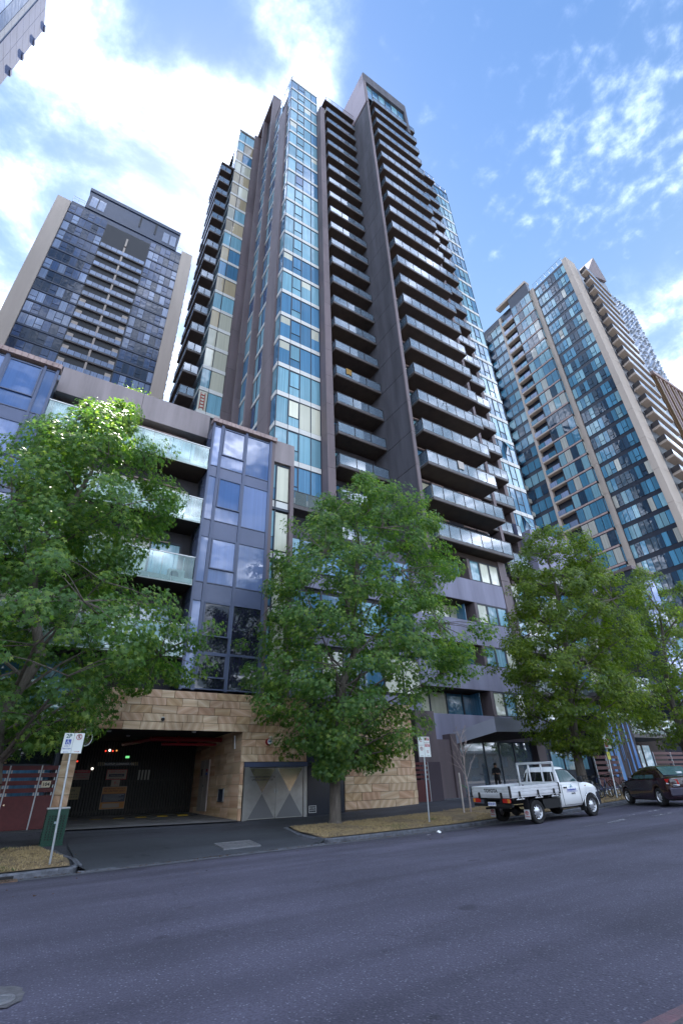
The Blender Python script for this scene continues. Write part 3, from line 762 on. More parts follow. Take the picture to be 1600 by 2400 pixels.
# --- sandstone facing: every block its own piece
def stone_mat():
    m, nt, b = newmat('banded sandstone'); N, L = nt.nodes, nt.links
    g = N.new('ShaderNodeNewGeometry'); oi = N.new('ShaderNodeObjectInfo')
    # each block was cut at its own angle to the bedding
    an = N.new('ShaderNodeMath'); an.operation = 'MULTIPLY'; an.inputs[1].default_value = 19.0; L.new(oi.outputs['Random'], an.inputs[0])
    vr = N.new('ShaderNodeVectorRotate'); vr.rotation_type = 'Y_AXIS'; L.new(g.outputs['Position'], vr.inputs['Vector']); L.new(an.outputs[0], vr.inputs['Angle'])
    sx = N.new('ShaderNodeVectorRotate'); sx.rotation_type = 'X_AXIS'; L.new(vr.outputs[0], sx.inputs['Vector']); L.new(an.outputs[0], sx.inputs['Angle'])
    n0 = N.new('ShaderNodeTexNoise'); n0.inputs['Scale'].default_value = 1.6; n0.inputs['Detail'].default_value = 3; L.new(sx.outputs[0], n0.inputs['Vector'])
    w = N.new('ShaderNodeTexWave'); w.inputs['Scale'].default_value = 1.0; w.inputs['Distortion'].default_value = 1.6; w.inputs['Detail'].default_value = 3; w.inputs['Detail Scale'].default_value = 0.35
    L.new(sx.outputs[0], w.inputs['Vector'])
    cr = N.new('ShaderNodeValToRGB'); L.new(w.outputs['Fac'], cr.inputs[0])
    e = cr.color_ramp.elements
    e[0].position = 0.0; e[0].color = (0.52, 0.375, 0.25, 1); e[1].position = 1.0; e[1].color = (0.66, 0.54, 0.40, 1)
    for p, c in ((0.35, (0.595, 0.46, 0.325, 1)), (0.62, (0.60, 0.44, 0.30, 1))):
        q = e.new(p); q.color = c
    # block to block change: buff, pink, cream
    r2 = N.new('ShaderNodeMath'); r2.operation = 'FRACT'; r3 = N.new('ShaderNodeMath'); r3.operation = 'MULTIPLY'; r3.inputs[1].default_value = 7.77
    L.new(oi.outputs['Random'], r3.inputs[0]); L.new(r3.outputs[0], r2.inputs[0])
    cb = N.new('ShaderNodeValToRGB'); L.new(r2.outputs[0], cb.inputs[0]); cb.color_ramp.interpolation = 'CONSTANT'
    f = cb.color_ramp.elements; f[0].position = 0; f[0].color = (1.06, .99, .92, 1); f[1].position = .28; f[1].color = (1.10, .95, .89, 1)
    for p, c in ((.5, (.95, .76, .68, 1)), (.66, (1.24, 1.20, 1.14, 1)), (.84, (1.02, .89, .74, 1))):
        q = f.new(p); q.color = c
    mm = N.new('ShaderNodeMixRGB'); mm.blend_type = 'MULTIPLY'; mm.inputs[0].default_value = 1; L.new(cr.outputs[0], mm.inputs[1]); L.new(cb.outputs[0], mm.inputs[2])
    st = N.new('ShaderNodeTexNoise'); st.inputs['Scale'].default_value = 0.7; st.inputs['Detail'].default_value = 7; L.new(g.outputs['Position'], st.inputs['Vector'])
    sr = N.new('ShaderNodeMapRange'); L.new(st.outputs[0], sr.inputs[0]); sr.inputs[1].default_value = .32; sr.inputs[2].default_value = .5; sr.inputs[3].default_value = .72; sr.inputs[4].default_value = 1.0
    m3 = N.new('ShaderNodeMixRGB'); m3.blend_type = 'MULTIPLY'; m3.inputs[0].default_value = 1; L.new(mm.outputs[0], m3.inputs[1]); L.new(sr.outputs[0], m3.inputs[2])
    L.new(m3.outputs[0], b.inputs['Base Color'])
    b.inputs['Roughness'].default_value = .8
    bp = N.new('ShaderNodeBump'); bp.inputs['Strength'].default_value = .25; bp.inputs['Distance'].default_value = .02
    n9 = N.new('ShaderNodeTexNoise'); n9.inputs['Scale'].default_value = 30; L.new(g.outputs['Position'], n9.inputs['Vector']); L.new(n9.outputs[0], bp.inputs['Height']); L.new(bp.outputs[0], b.inputs['Normal'])
    return m
M['stone'] = stone_mat()
M['joint'] = mat('mortar joint', (0.13, 0.095, 0.07), .9)
sw = thing('sandstone_wall', (9, 22.2, .6), 'banded buff and pink sandstone facing around the car park entry', 'wall')
mb = MB()
for a, b, c, d in ((1.86, 8.6, 3.9, 5.44), (8.52, 11.7, 2.72, 5.44), (1.64, 2.1, .3, 3.9), (8.53, 8.66, .3, 2.72), (13.75, 18.12, .3, 5.44)): mb.box(a, b, 22.06, 22.3, c, d)
mb.box(8.56, 8.62, 22.2, 28.9, .3, 4.0)
build('backing', mb, M['joint'], sw)
_q = lambda v, s=.06: round(v/s)*s
def stones_y(x0, x1, z0, z1, course, y, wmin, wmax):
    n = max(1, round((z1-z0)/course)); h = (z1-z0)/n
    for r in range(n):
        x = x0; first = True
        while x < x1-.01:
            w = _q(rnd.uniform(wmin, wmax))
            if first and r % 2: w = _q(w*.55)
            first = False
            x2 = x+w
            if x1-x2 < .2: x2 = x1
            j = rnd.choice((-.012, -.004, .003, .012))
            bx('stone', x+.006, x2-.006, y+j, y+.08+j, z0+r*h+.006, z0+(r+1)*h-.006, M['stone'], sw, .007); x = x2
def stones_x(y0, y1, z0, z1, course, x, wmin, wmax):
    n = max(1, round((z1-z0)/course)); h = (z1-z0)/n
    for r in range(n):
        y = y0
        while y < y1-.01:
            y2 = y+_q(rnd.uniform(wmin, wmax))
            if y1-y2 < .3: y2 = y1
            j = rnd.choice((-.006, -.002, .002, .006))
            bx('stone', x+j, x+.06+j, y+.004, y2-.004, z0+r*h+.004, z0+(r+1)*h-.004, M['stone'], sw); y = y2
stones_y(1.86, 11.7, 3.88, 5.44, .312, 22.0, .54, 1.02)
stones_y(8.50, 11.7, 2.70, 3.88, .295, 22.0, .54, 1.02)
stones_y(1.62, 2.12, .60, 3.88, .55, 22.0, .5, .5)
stones_y(8.50, 8.66, .55, 2.70, .42, 22.0, .16, .16)
stones_y(13.74, 18.12, .70, 5.44, .338, 22.0, .55, 1.15)
stones_x(22.1, 28.8, .58, 4.0, .43, 8.51, .75, 1.3)

# --- steel hydrant cabinet
hy = thing('hydrant_cabinet', (10.2, 22, .56), 'brushed steel double door cabinet marked combined hydrant and sprinkler booster', 'cabinet')
M['brushed'] = mat('brushed steel', (0.36, 0.35, 0.335), 0.36, metal=0.92, var=.12, scale=3)
M['polish'] = mat('reflection-tinted polished steel', (0.62, 0.53, 0.40), 0.22, metal=0.95, var=.08, scale=3)  # golden reflection put into the steel colour of the upper door triangles
for n_, a, b, c, d in (('frame', 8.68, 8.88, .50, 2.50), ('frame', 11.52, 11.69, .50, 2.50)): bx(n_, a, b, 21.93, 22.06, c, d, M['brushed'], hy)
bx('header', 8.66, 11.71, 21.90, 22.06, 2.50, 2.68, M['frame_blue'], hy)
for x0, x1 in ((8.89, 10.17), (10.185, 11.51)):
    door = bx('door', x0, x1, 21.965, 22.05, .56, 2.48, M['brushed'], hy, .006)
    c = (x0+x1)/2; h = (x1-x0)/2-.05
    mb = MB(); mb.prism([(c-h, 2.44), (c+h, 2.44), (c, 1.52)], 'y', 21.960, 21.966); build('polished_panel', mb, M['polish'], door)
    mb = MB(); mb.prism([(c-h, .60), (c, 1.48), (c+h, .60)], 'y', 21.960, 21.966); build('polished_panel', mb, mat('dull steel', (.19, .19, .2), .4, metal=.85), door)
    bx('handle', (10.10 if x0 < 9 else 10.22), (10.14 if x0 < 9 else 10.25), 21.93, 21.965, 1.50, 1.66, M['steel'], door)
text('lettering', 'COMBINED HYDRANT &\nSPRINKLER BOOSTER', .105, (9.53, 21.952, 2.06), M['ink'], hy)
text('lettering', '\u2713', .12, (9.06, 21.955, 2.36), M['ink'], hy) if False else None
mb = MB(); mb.torus((9.06, 21.958, 2.37), .055, .008, 'y', 18, 5); build('emblem', mb, M['ink'], hy)
text('lettering', 'H', .07, (9.06, 21.955, 2.37), M['ink'], hy)
# --- black service door to its right
bd = thing('service_door', (12.7, 22, .57), 'plain black service door between steel cabinet and sandstone', 'door')
bx('door', 11.76, 13.70, 22.0, 22.06, .42, 2.54, mat('black door', (.012, .014, .026), .3), bd)
bx('panel', 11.73, 13.72, 22.02, 22.1, 2.57, 5.42, mat('blue black panel', (.018, .024, .06), .3), bd)
mb = MB(); 
for a, b, c, d in ((11.82, 12.20, .68, .70), (11.82, 12.20, .93, .95), (11.82, 11.84, .68, .95), (12.18, 12.20, .68, .95)): mb.box(a, b, 21.992, 21.998, c, d)
build('notice', mb, M['ink_white'], bd)
text('lettering', 'DO NOT\nBLOCK', .085, (12.01, 21.994, .815), M['ink_white'], bd)

# --- round alarm and camera on the stone
al = thing('fire_alarm_bell', (9.76, 21.95, 3.5), 'round red and white alarm disc on the sandstone above the steel doors', 'alarm')
mb = MB(); mb.lathe([(0, -.10), (.12, -.10), (.145, -.06), (.15, 0.04), (0, .04)], (9.76, 21.97, 3.5), 'y'); build('housing', mb, mat('red enamel', (.35, .02, .03), .3), al)
mb = MB(); mb.lathe([(0, -.012), (.115, -.012), (.115, 0)], (9.76, 21.87, 3.5), 'y'); build('face', mb, M['white'], al)
text('lettering', 'FIRE', .08, (9.76, 21.853, 3.5), M['ink_blue'], al, bold=.004)
lm = thing('wall_lamp', (9.82, 21.9, 3.62), 'small cream bulkhead lamp just above the alarm disc', 'lamp')
mb = MB(); mb.lathe([(0, -.12), (.05, -.12), (.07, -.08), (.07, .09), (0, .09)], (9.82, 21.92, 3.66), 'y', 14); build('housing', mb, mat('cream plastic', (.6, .55, .45), .4), lm)
cm = thing('security_camera', (5.0, 21.9, 4.3), 'small dark dome camera on the lintel over the car park entry', 'camera')
mb = MB(); mb.lathe([(0, -.07), (.045, -.06), (.07, -.02), (.075, .02), (0, .02)], (4.98, 21.93, 4.28), 'y', 14); build('dome', mb, M['black'], cm)
mb = MB(); mb.box(4.93, 5.03, 21.97, 22.0, 4.2, 4.38); build('plate', mb, M['white'], cm)

# --- inside the garage mouth
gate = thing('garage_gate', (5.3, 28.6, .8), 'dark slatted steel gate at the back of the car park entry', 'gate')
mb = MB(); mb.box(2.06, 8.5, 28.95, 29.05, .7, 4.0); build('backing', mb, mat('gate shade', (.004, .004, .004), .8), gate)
M['gate_slat'] = mat('gate slat', (.017, .015, .012), .55)
x = 2.12
while x < 8.45:
    bx('slat', x, x+.075, 28.62, 28.70, .78, 3.98, M['gate_slat'], gate); x += .128
for z in (.95, 2.2, 3.6): bx('rail', 2.08, 8.48, 28.71, 28.76, z, z+.08, M['gate_slat'], gate)
mb = MB()
mb.tube((5.2, 24.6, 3.78), (8.45, 24.6, 3.78), .10); mb.tube((5.2, 24.6, 3.78), (4.6, 27.8, 3.80), .10); mb.tube((5.6, 24.3, 3.55), (8.1, 24.3, 3.55), .06); mb.lathe([(.14, -.05), (.14, .05)], (6.4, 24.6, 3.78), 'x')
fp = build('fire_pipe', mb, mat('red fire pipe', (.22, .004, .010), .4)); tag(fp, 'red sprinkler pipe under the ceiling of the car park entry', 'pipe')
for (x, y) in ((3.3, 24.0), (4.4, 25.8), (6.8, 23.6)):
    mb = MB(); mb.lathe([(0, -.06), (.08, -.05), (.10, 0)], (x, y, 4.015), 'z', 14); build('downlight', mb, M['white'], pod)
# corrugated clearance board and signs hung on the gate
def sign_panel(name, x0, x1, z0, z1, y, label, cat, face, lines, border=None, rot=0):
    s = thing(name, ((x0+x1)/2, y, (z0+z1)/2), label, cat)
    bx('panel', x0, x1, y-.012, y, z0, z1, face, s)
    if border:
        mb = MB(); w = .02
        for a, b, c, d in ((x0, x1, z1-w, z1), (x0, x1, z0, z0+w), (x0, x0+w, z0+w, z1-w), (x1-w, x1, z0+w, z1-w)): mb.box(a, b, y-.016, y-.012, c, d)
        build('border', mb, border, s)
    for t in lines:
        body, size, cx, cz, m = t[:5]
        text('lettering', body, size, (cx, y-.016, cz), m, s, align=t[5] if len(t) > 5 else 'CENTER')
    return s
GY = 28.55
dirty = mat('grimy cream sign', (.30, .25, .20), .6); yel = mat('yellow sign', (.26, .21, .10), .6); orange = mat('orange sign', (.40, .16, .03), .55); navy = mat('navy sign', (.03, .035, .06), .55); pink = mat('faded pink sign', (.30, .20, .17), .6)
k_ = GY/28.0
s = sign_panel('warning_sign', 2.76, 3.45, 2.32, 2.73, GY, 'small faded warning sign with red heading on the left of the gate', 'sign', pink, [('Stay clear of\nmoving gate', .095, 3.1, 2.47, M['ink_red'])])
bx('heading', 2.77, 3.44, GY-.017, GY-.012, 2.60, 2.72, M['ink_red'], s); text('lettering', 'WARNING', .10, (3.1, GY-.02, 2.66), dirty, s)
s = sign_panel('keep_clear_sign', 4.19, 5.12, 2.30, 2.73, GY, 'cream keep clear private carpark sign in the middle of the gate', 'sign', dirty, [('KEEP CLEAR', .135, 4.65, 2.63, M['ink_red']), ('Resident Parking Only', .072, 4.65, 2.355, M['ink'])], M['ink_red'])
bx('heading', 4.3, 5.0, GY-.017, GY-.012, 2.42, 2.54, navy, s); text('lettering', 'Private Carpark', .085, (4.65, GY-.02, 2.48), dirty, s)
s = sign_panel('speed_sign', 4.47, 4.86, 2.01, 2.29, GY, 'small white eight kilometre speed sign under the keep clear sign', 'sign', dirty, [('8', .17, 4.64, 2.15, M['ink_red']), ('km', .06, 4.75, 2.12, M['ink_red'])])
s = sign_panel('car_park_notice', 4.13, 5.24, 1.07, 2.0, GY, 'large orange and navy notice to all car park users on the gate', 'sign', orange, [('IMPORTANT NOTICE\nALL CAR PARK USERS', .098, 4.68, 1.86, M['ink'])], dirty)
bx('text_panel', 4.16, 5.21, GY-.018, GY-.012, 1.36, 1.70, navy, s); bx('text_panel', 4.24, 5.0, GY-.018, GY-.012, 1.13, 1.30, dirty, s)
mb = MB()
for i in range(6):
    for a, b in ((4.24, 4.24+.9*(0.75+.25*((i*7) % 3)/2)),): mb.box(a, b, GY-.021, GY-.018, 1.40+i*.05, 1.415+i*.05)
build('small_print', mb, mat('grey print', (.3, .3, .3), .6), s)
s = sign_panel('monitor_sign', 2.55, 3.16, 1.52, 2.03, GY, 'dull yellow sign headed MON low at the left of the gate', 'sign', yel, [('MON', .12, 2.82, 1.88, M['ink'])])
mb = MB()
for i in range(2):
    for q in range(5): mb.box(2.62+q*.1, 2.69+q*.1, GY-.016, GY-.012, 1.60+i*.1, 1.65+i*.1)
build('small_print', mb, mat('brown print', (.14, .11, .06), .6), s)
s = thing('clearance_bar', (4.6, 24.4, 3.0), 'maximum clearance board with yellow hazard stripes hanging in the car park entry', 'sign')
cy = GY-.05
bx('panel', 3.68, 5.62, cy-.01, cy, 2.88, 3.06, M['rail'], s)
text('lettering', 'MAXIMUM CLEARANCE 2.1m', .108, (4.68, cy-.014, 2.97), M['ink_white'], s)
for xx in (3.72, 5.26):
    for i in range(4):
        mb = MB(); q = xx+i*.085; mb.prism([(q, 2.9), (q+.045, 2.9), (q+.02, 3.05), (q-.025, 3.05)], 'y', cy-.016, cy-.01); build('stripe', mb, yel, s)
M['glow_w'] = mat('lit lamp', (1, .93, .8), .5, emit=.5); M['glow_r'] = mat('red lamp', (1, .06, .03), .5, emit=.16); M['glow_g'] = mat('green exit lamp', (.25, 1, .35), .5, emit=.10); M['glow_o'] = mat('amber lamp', (1, .45, .12), .5, emit=.10)
for nm, x, z, m, lab in (('ceiling_lamp', 4.13, 3.58, 'glow_w', 'lit white lamp seen high through the car park gate'), ('signal_lamp', 3.95, 3.55, 'glow_r', 'red lamp left of the white lamp behind the gate'), ('signal_lamp', 4.28, 3.55, 'glow_r', 'red lamp just right of the white lamp behind the gate'), ('signal_lamp', 4.45, 3.57, 'glow_o', 'amber lamp further right of the white lamp behind the gate'), ('signal_lamp', 2.78, 3.10, 'glow_r', 'lone red lamp low at the left behind the gate'), ('ceiling_lamp', 3.5, 2.78, 'glow_w', 'tiny white lamp right of the warning sign')):
    mb = MB(); r = .05 if 'ceil' in nm else .04; mb.lathe([(0, -.02), (r*.8, -.02), (r, 0), (r*.8, .02), (0, .02)], (x, GY, z), 'y', 12)
    o = build(nm, mb, M[m]); tag(o, lab, 'lamp')
ex = thing('exit_sign', (5.0, GY, 3.28), 'small green exit sign glowing behind the car park gate', 'sign'); bx('panel', 4.92, 5.10, GY-.02, GY, 3.23, 3.33, M['glow_g'], ex)
wp = thing('car_park_plate', (6.0, GY, 2.4), 'four pale upright strips on the right side of the gate', 'panel')
for i in range(4): bx('strip', 5.66+i*.155, 5.74+i*.155, GY-.02, GY, 2.26, 2.70, mat('pale strip', (.3, .3, .27), .6), wp)
for i in range(9):
    o = bx('kerb_stop_block', 2.7+i*.42, 3.1+i*.42, 26.2, 26.4, .72, .82, (yel if i % 2 else M['rail'])) if False else None
ks = thing('wheel_stop', (5.3, 26.3, .72), 'yellow and black speed hump across the car park ramp', 'hump')
for i in range(13):
    a = 2.15+i*.46
    mb = MB(); zz = .71; mb.prism([(26.05, zz-.05), (26.12, zz+.04), (26.3, zz+.06), (26.48, zz+.04), (26.55, zz-.05)], 'x', a, a+.45)
    build('block', mb, mat('hump yellow', (.42, .28, .03), .6) if i % 2 else M['rail'], ks)
sd = thing('riser_cupboard', (8.46, 26.9, .9), 'tall pale double cupboard doors in the stone side of the car park entry', 'door')
M['putty'] = mat('putty paint', (.42, .37, .34), .5)
bx('door', 8.44, 8.50, 26.06, 26.72, .84, 3.03, M['putty'], sd); bx('door', 8.44, 8.50, 26.74, 27.4, .84, 3.03, M['putty'], sd)
bx('vent', 8.425, 8.44, 26.95, 27.2, 2.35, 2.65, M['rail'], sd); bx('notice', 8.425, 8.44, 26.2, 26.45, 2.5, 2.62, M['ink_red'], sd); bx('notice', 8.425, 8.44, 26.2, 26.45, 2.36, 2.46, M['ink_blue'], sd)
bx('handle', 8.41, 8.44, 26.66, 26.71, 1.85, 1.95, M['ink'], sd)
jb = thing('meter_box', (8.48, 24.1, 1.25), 'small dark recessed meter box low in the stone side wall', 'box')
bx('door', 8.45, 8.50, 23.8, 24.42, 1.25, 1.71, M['frame'], jb); mb = MB(); [mb.box(8.44, 8.5, *q) for q in ((23.77, 23.8, 1.22, 1.74), (24.42, 24.45, 1.22, 1.74), (23.8, 24.42, 1.22, 1.25), (23.8, 24.42, 1.71, 1.74))]; build('frame', mb, M['steel'], jb)
fl = thing('flood_lamp', (8.3, 23.2, 3.3), 'thin pale tube lamp on the stone near the entry corner', 'lamp'); mb = MB(); mb.tube((8.42, 22.75, 3.8), (8.42, 22.62, 3.25), .03); build('tube', mb, M['white'], fl)
mi = thing('convex_mirror', (2.25, 21.9, 3.5), 'round convex traffic mirror at the left of the car park entry', 'mirror')
mb = MB(); mb.lathe([(0, -.1), (.12, -.09), (.22, -.05), (.29, 0)], (0, 0, 0), 'y', 28); o1 = build('mirror_face', mb, mat('mirror', (.75, .75, .75), .03, metal=1), mi, local=True); o1.location = (0, 0, .05); o1.rotation_euler = (0, 0, R(38))
mb = MB(); mb.torus((0, 0, 0), .29, .025, 'y'); o1 = build('rim', mb, M['white'], mi, local=True); o1.location = (0, 0, .05); o1.rotation_euler = (0, 0, R(38))
mb = MB(); mb.tube((2.25, 21.92, 3.55), (2.2, 22.05, 3.55), .03); build('bracket', mb, M['steel'], mi)

# --- red slatted fence left of the garage
def slat_fence(name, label, x0, x1, y, zb, zt, panels, solid, number=None, group=None):
    f = thing(name, ((x0+x1)/2, y, zb), label, 'fence', group)
    for (a, b) in panels:
        bx('solid_panel', a+.02, b-.02, y, y+.03, zb+.03, zb+solid, M['red_slat'], f)
        n = 4; free = zt-(zb+solid); pitch = free/n
        for i in range(n):
            z = zb+solid+pitch*(i+.42)
            bx('slat', a+.02, b-.02, y, y+.03, z, z+pitch*.58, M['red_slat'], f)
        for xx in (a+.05, b-.09):
            for i in range(n): bx('clip', xx, xx+.04, y+.031, y+.06, zb+solid+pitch*i, zb+solid+pitch*(i+.42), M['steel'], f)
    for xx in sorted({v for p in panels for v in p}):
        bx('post', xx-.02, xx+.02, y+.0, y+.09, zb, zt+.01, M['steel'], f)
    bx('sill', x0, x1, y-.01, y+.1, zb-.12, zb+.02, M['rail'], f)
    return f
fe = slat_fence('slat_fence', 'dark red slatted fence with number 104 beside the car park entry', -6.0, 1.62, 21.98, .68, 2.62, [(-6, -4.2), (-4.2, -2.2), (-2.2, .10), (.10, 1.06), (1.06, 1.60)], 1.02)
np_ = thing('number_plate', (1.32, 21.95, 2.02), 'cream house number plate reading 104 on the red fence', 'sign')
bx('plate', 1.16, 1.44, 21.955, 21.975, 1.94, 2.14, mat('cream plate', (.62, .54, .40), .5), np_); text('lettering', '104', .15, (1.30, 21.95, 2.035), M['ink'], np_, bold=.004)
mb = MB(); mb.lathe([(0, -.05), (.03, -.05), (.035, 0)], (.2, 21.97, 1.45), 'y', 12); build('lock', mb, M['chrome'], fe)
slat_fence('slat_fence', 'narrow dark red slatted gate between sandstone and dark wall', 18.16, 19.42, 22.5, .80, 2.66, [(18.16, 18.45), (18.45, 19.40)], 1.02)
# ================================================================== the tall tower
tw = thing('apartment_tower', (21, 30, .7), 'tallest dark tower with cyan glass strip, charcoal fin wall and stacked balconies', 'tower')
H = 3.4
def roof_rail(x0, x1, y0, y1, z, parent, h=1.5, step=1.1):
    mb = MB(); L_ = math.hypot(x1-x0, y1-y0); n = max(1, round(L_/step))
    for i in range(n+1):
        t = i/n; x, y = x0+(x1-x0)*t, y0+(y1-y0)*t; mb.tube((x, y, z), (x, y, z+h), .025, n=5)
    mb.tube((x0, y0, z+h), (x1, y1, z+h), .03, n=5); mb.tube((x0, y0, z+h*.5), (x1, y1, z+h*.5), .018, n=5)
    return build('roof_rail', mb, M['rail'], parent)
# bodies
mb = MB()
mb.box(12.0, 16.1, 27.8, 36, 0, 94.3); mb.box(12.0, 15.6, 31.2, 33.9, 0, 94.3)
mb.box(16.1, 22.4, 28.3, 36, 0, 91.2); mb.box(22.4, 31.5, 25.05, 36, 17.3, 94.0); mb.box(31.5, 39.0, 27.9, 42, 0, 92.0); mb.box(39.0, 42.85, 27.8, 42, 0, 94.2)
mb.box(12.1, 30, 34.6, 48, 0, 103.5); mb.box(8.15, 12.1, 40.8, 48, 0, 102.0); mb.box(8.15, 11.9, 42.9, 50, 0, 102.0)
build('wall', mb, M['charcoal'], tw)
mb = MB(); mb.box(7.2, 8.1, 43, 50, 0, 88); build('wall', mb, M['charcoal'], tw)

# --- cyan curtain-wall strip
ret = MB()
SX = [11.70, 12.80, 13.84, 14.96, 15.92]
def open_sash(x0, x1, z0, z1, y, parent):
    mb = MB(); w = .05
    mb.box(x0, x1, y-.04, y, z1-w, z1); mb.box(x0, x1, y-.04, y, z0, z0+w); mb.box(x0, x0+w, y-.04, y, z0+w, z1-w); mb.box(x1-w, x1, y-.04, y, z0+w, z1-w)
    return build('sash', mb, M['frame'], parent)
for k in range(-3, 19):
    zb = 30.37+H*k; zw0, zw1 = zb+.52, zb+H-.03
    fp = floor_pick(STRIPW)
    for i in range(4):
        a, b = SX[i], SX[i+1]
        bx('spandrel', a+.02, b-.02, 27.58, 27.66, zb+.03, zb+.5, M['band'], tw)
        if i == 1:
            zs = zw0+.98
            open_sash(a+.03, b-.03, zs, zw1-.04, 27.64, tw)
            bx('window_pane', a+.08, b-.08, 27.63, 27.65, zs+.05, zw1-.09, fp(), tw)
            bx('window_pane', a+.035, b-.035, 27.65, 27.67, zw0, zs-.02, fp(), tw)
        else:
            bx('window_pane', a+.035, b-.035, 27.65, 27.67, zw0, zw1, fp(), tw)
            if rnd.random() < .10: bx('blind', a+.07, b-.07, 27.646, 27.649, zw1-.04-rnd.choice((.6, .9, 1.3)), zw1-.04, M['cream'], tw)
    # return round the corner
    bx('spandrel', 11.62, 11.70, 27.66, 28.62, zb+.03, zb+.5, M['band'], tw)
    ret.box(11.66, 11.69, 27.7, 28.6, zw0, zw1, k % 2)
    bx('transom', 11.70, 15.92, 27.6, 27.7, zb+.5, zb+.53, M['frame'], tw)
    bx('transom', 11.70, 15.92, 27.6, 27.7, zb-.03, zb+.03, M['frame'], tw)
for x in SX[:-1]+[15.92]: bx('mullion', x-.03, x+.03, 27.59, 27.72, 20.0, 94.6, M['frame'], tw)
bx('parapet', 11.6, 16.0, 27.56, 27.8, 94.55, 94.85, M['band'], tw)
roof_rail(11.75, 16.1, 27.7, 27.7, 94.85, tw); roof_rail(11.75, 11.75, 27.8, 33.8, 94.85, tw)
# brown pier between strip and balconies: one precast length a storey
k = 0; z = 17.0
while z < 89.2:
    z2 = min(z+H, 89.4); bx('concrete_panel', 15.96, 16.68, 26.62, 28.2, z+.012, z2-.012, M['charcoal_edge'], tw); z = z2
# --- left-hand flank: fin, window band, deep blades tied by a head beam
z = 19.0
while z < 88:
    z2 = min(z+H, 88.2); bx('concrete_panel', 11.42, 11.72, 28.66, 30.98, z+.012, z2-.012, M['charcoal_edge'], tw); z = z2
sill = MB(); panes = MB(); mull = MB()
for k in range(-4, 19):
    zb = 30.37+H*k
    sill.box(11.80, 11.88, 31.0, 33.98, zb, zb+.42); sill.box(11.85, 11.92, 34.5, 40.5, zb, zb+.42)
    for j in range(3):
        y0 = 31.0+j*.99
        panes.box(11.86, 11.89, y0+.05, y0+.94, zb+.5, zb+H-.1, rnd.choices([0, 1, 2], [4, 4, 2])[0])
        mull.box(11.80, 11.87, y0-.03, y0+.03, zb+.42, zb+H)
    for j in range(4):
        y0 = 34.6+j*1.5
        panes.box(11.90, 11.93, y0+.05, y0+1.4, zb+.5, zb+H-.1, rnd.choices([0, 1, 2], [4, 4, 2])[0])
build('spandrel', sill, M['band'], tw, kind='stuff'); build('window_pane', panes, [M['cool'], M['mid'], M['deep']], tw, kind='stuff'); build('mullion', mull, M['frame'], tw, kind='stuff')
def blade(x0, x1, y0, y1, z1):
    z = 18.0
    while z < z1-.1:
        z2 = min(z+H*2, z1); bx('concrete_panel', x0, x1, y0, y1, z+.012, z2-.012, M['charcoal_edge'], tw); z = z2
blade(11.22, 12.6, 34.02, 34.42, 104.0); blade(11.22, 11.95, 38.0, 38.4, 104.0); blade(10.66, 11.9, 40.75, 41.2, 104.0)
mb = MB(); mb.box(11.2, 12.62, 34.0, 42.0, 104.0, 104.7); build('head_beam', mb, M['charcoal_edge'], tw)
# --- rear left wing with corner glazing and its balconies
for k in range(-1, 19):
    zb = 40.2+H*k
    if zb > 100: break
    fp = floor_pick({'amber': 3, 'mid': 2, 'cool': 3, 'cream': 3}, .6)
    for a, b in ((8.0, 9.03), (9.07, 10.64)):
        bx('spandrel', a, b, 40.55, 40.64, zb, zb+.52, M['band'], tw)
        bx('window_pane', a+.03, b-.03, 40.62, 40.65, zb+.58, zb+H-.04, fp(), tw)
    bx('spandrel', 7.96, 8.0, 40.62, 42.8, zb, zb+.52, M['band'], tw)
    ret.box(7.98, 8.0, 40.7, 42.75, zb+.58, zb+H-.04, k % 2)
build('window_pane', ret, [M['cool'], M['mid']], tw, kind='stuff')
bx('mullion', 9.03, 9.07, 40.56, 40.66, 20, 102, M['frame'], tw); bx('mullion', 7.97, 8.02, 40.56, 40.66, 20, 102, M['frame'], tw)
bx('parapet', 7.95, 10.7, 40.5, 40.8, 101.9, 102.3, M['band'], tw); roof_rail(8.0, 10.7, 40.6, 40.6, 102.3, tw); roof_rail(8.0, 8.0, 40.7, 47, 102.3, tw)
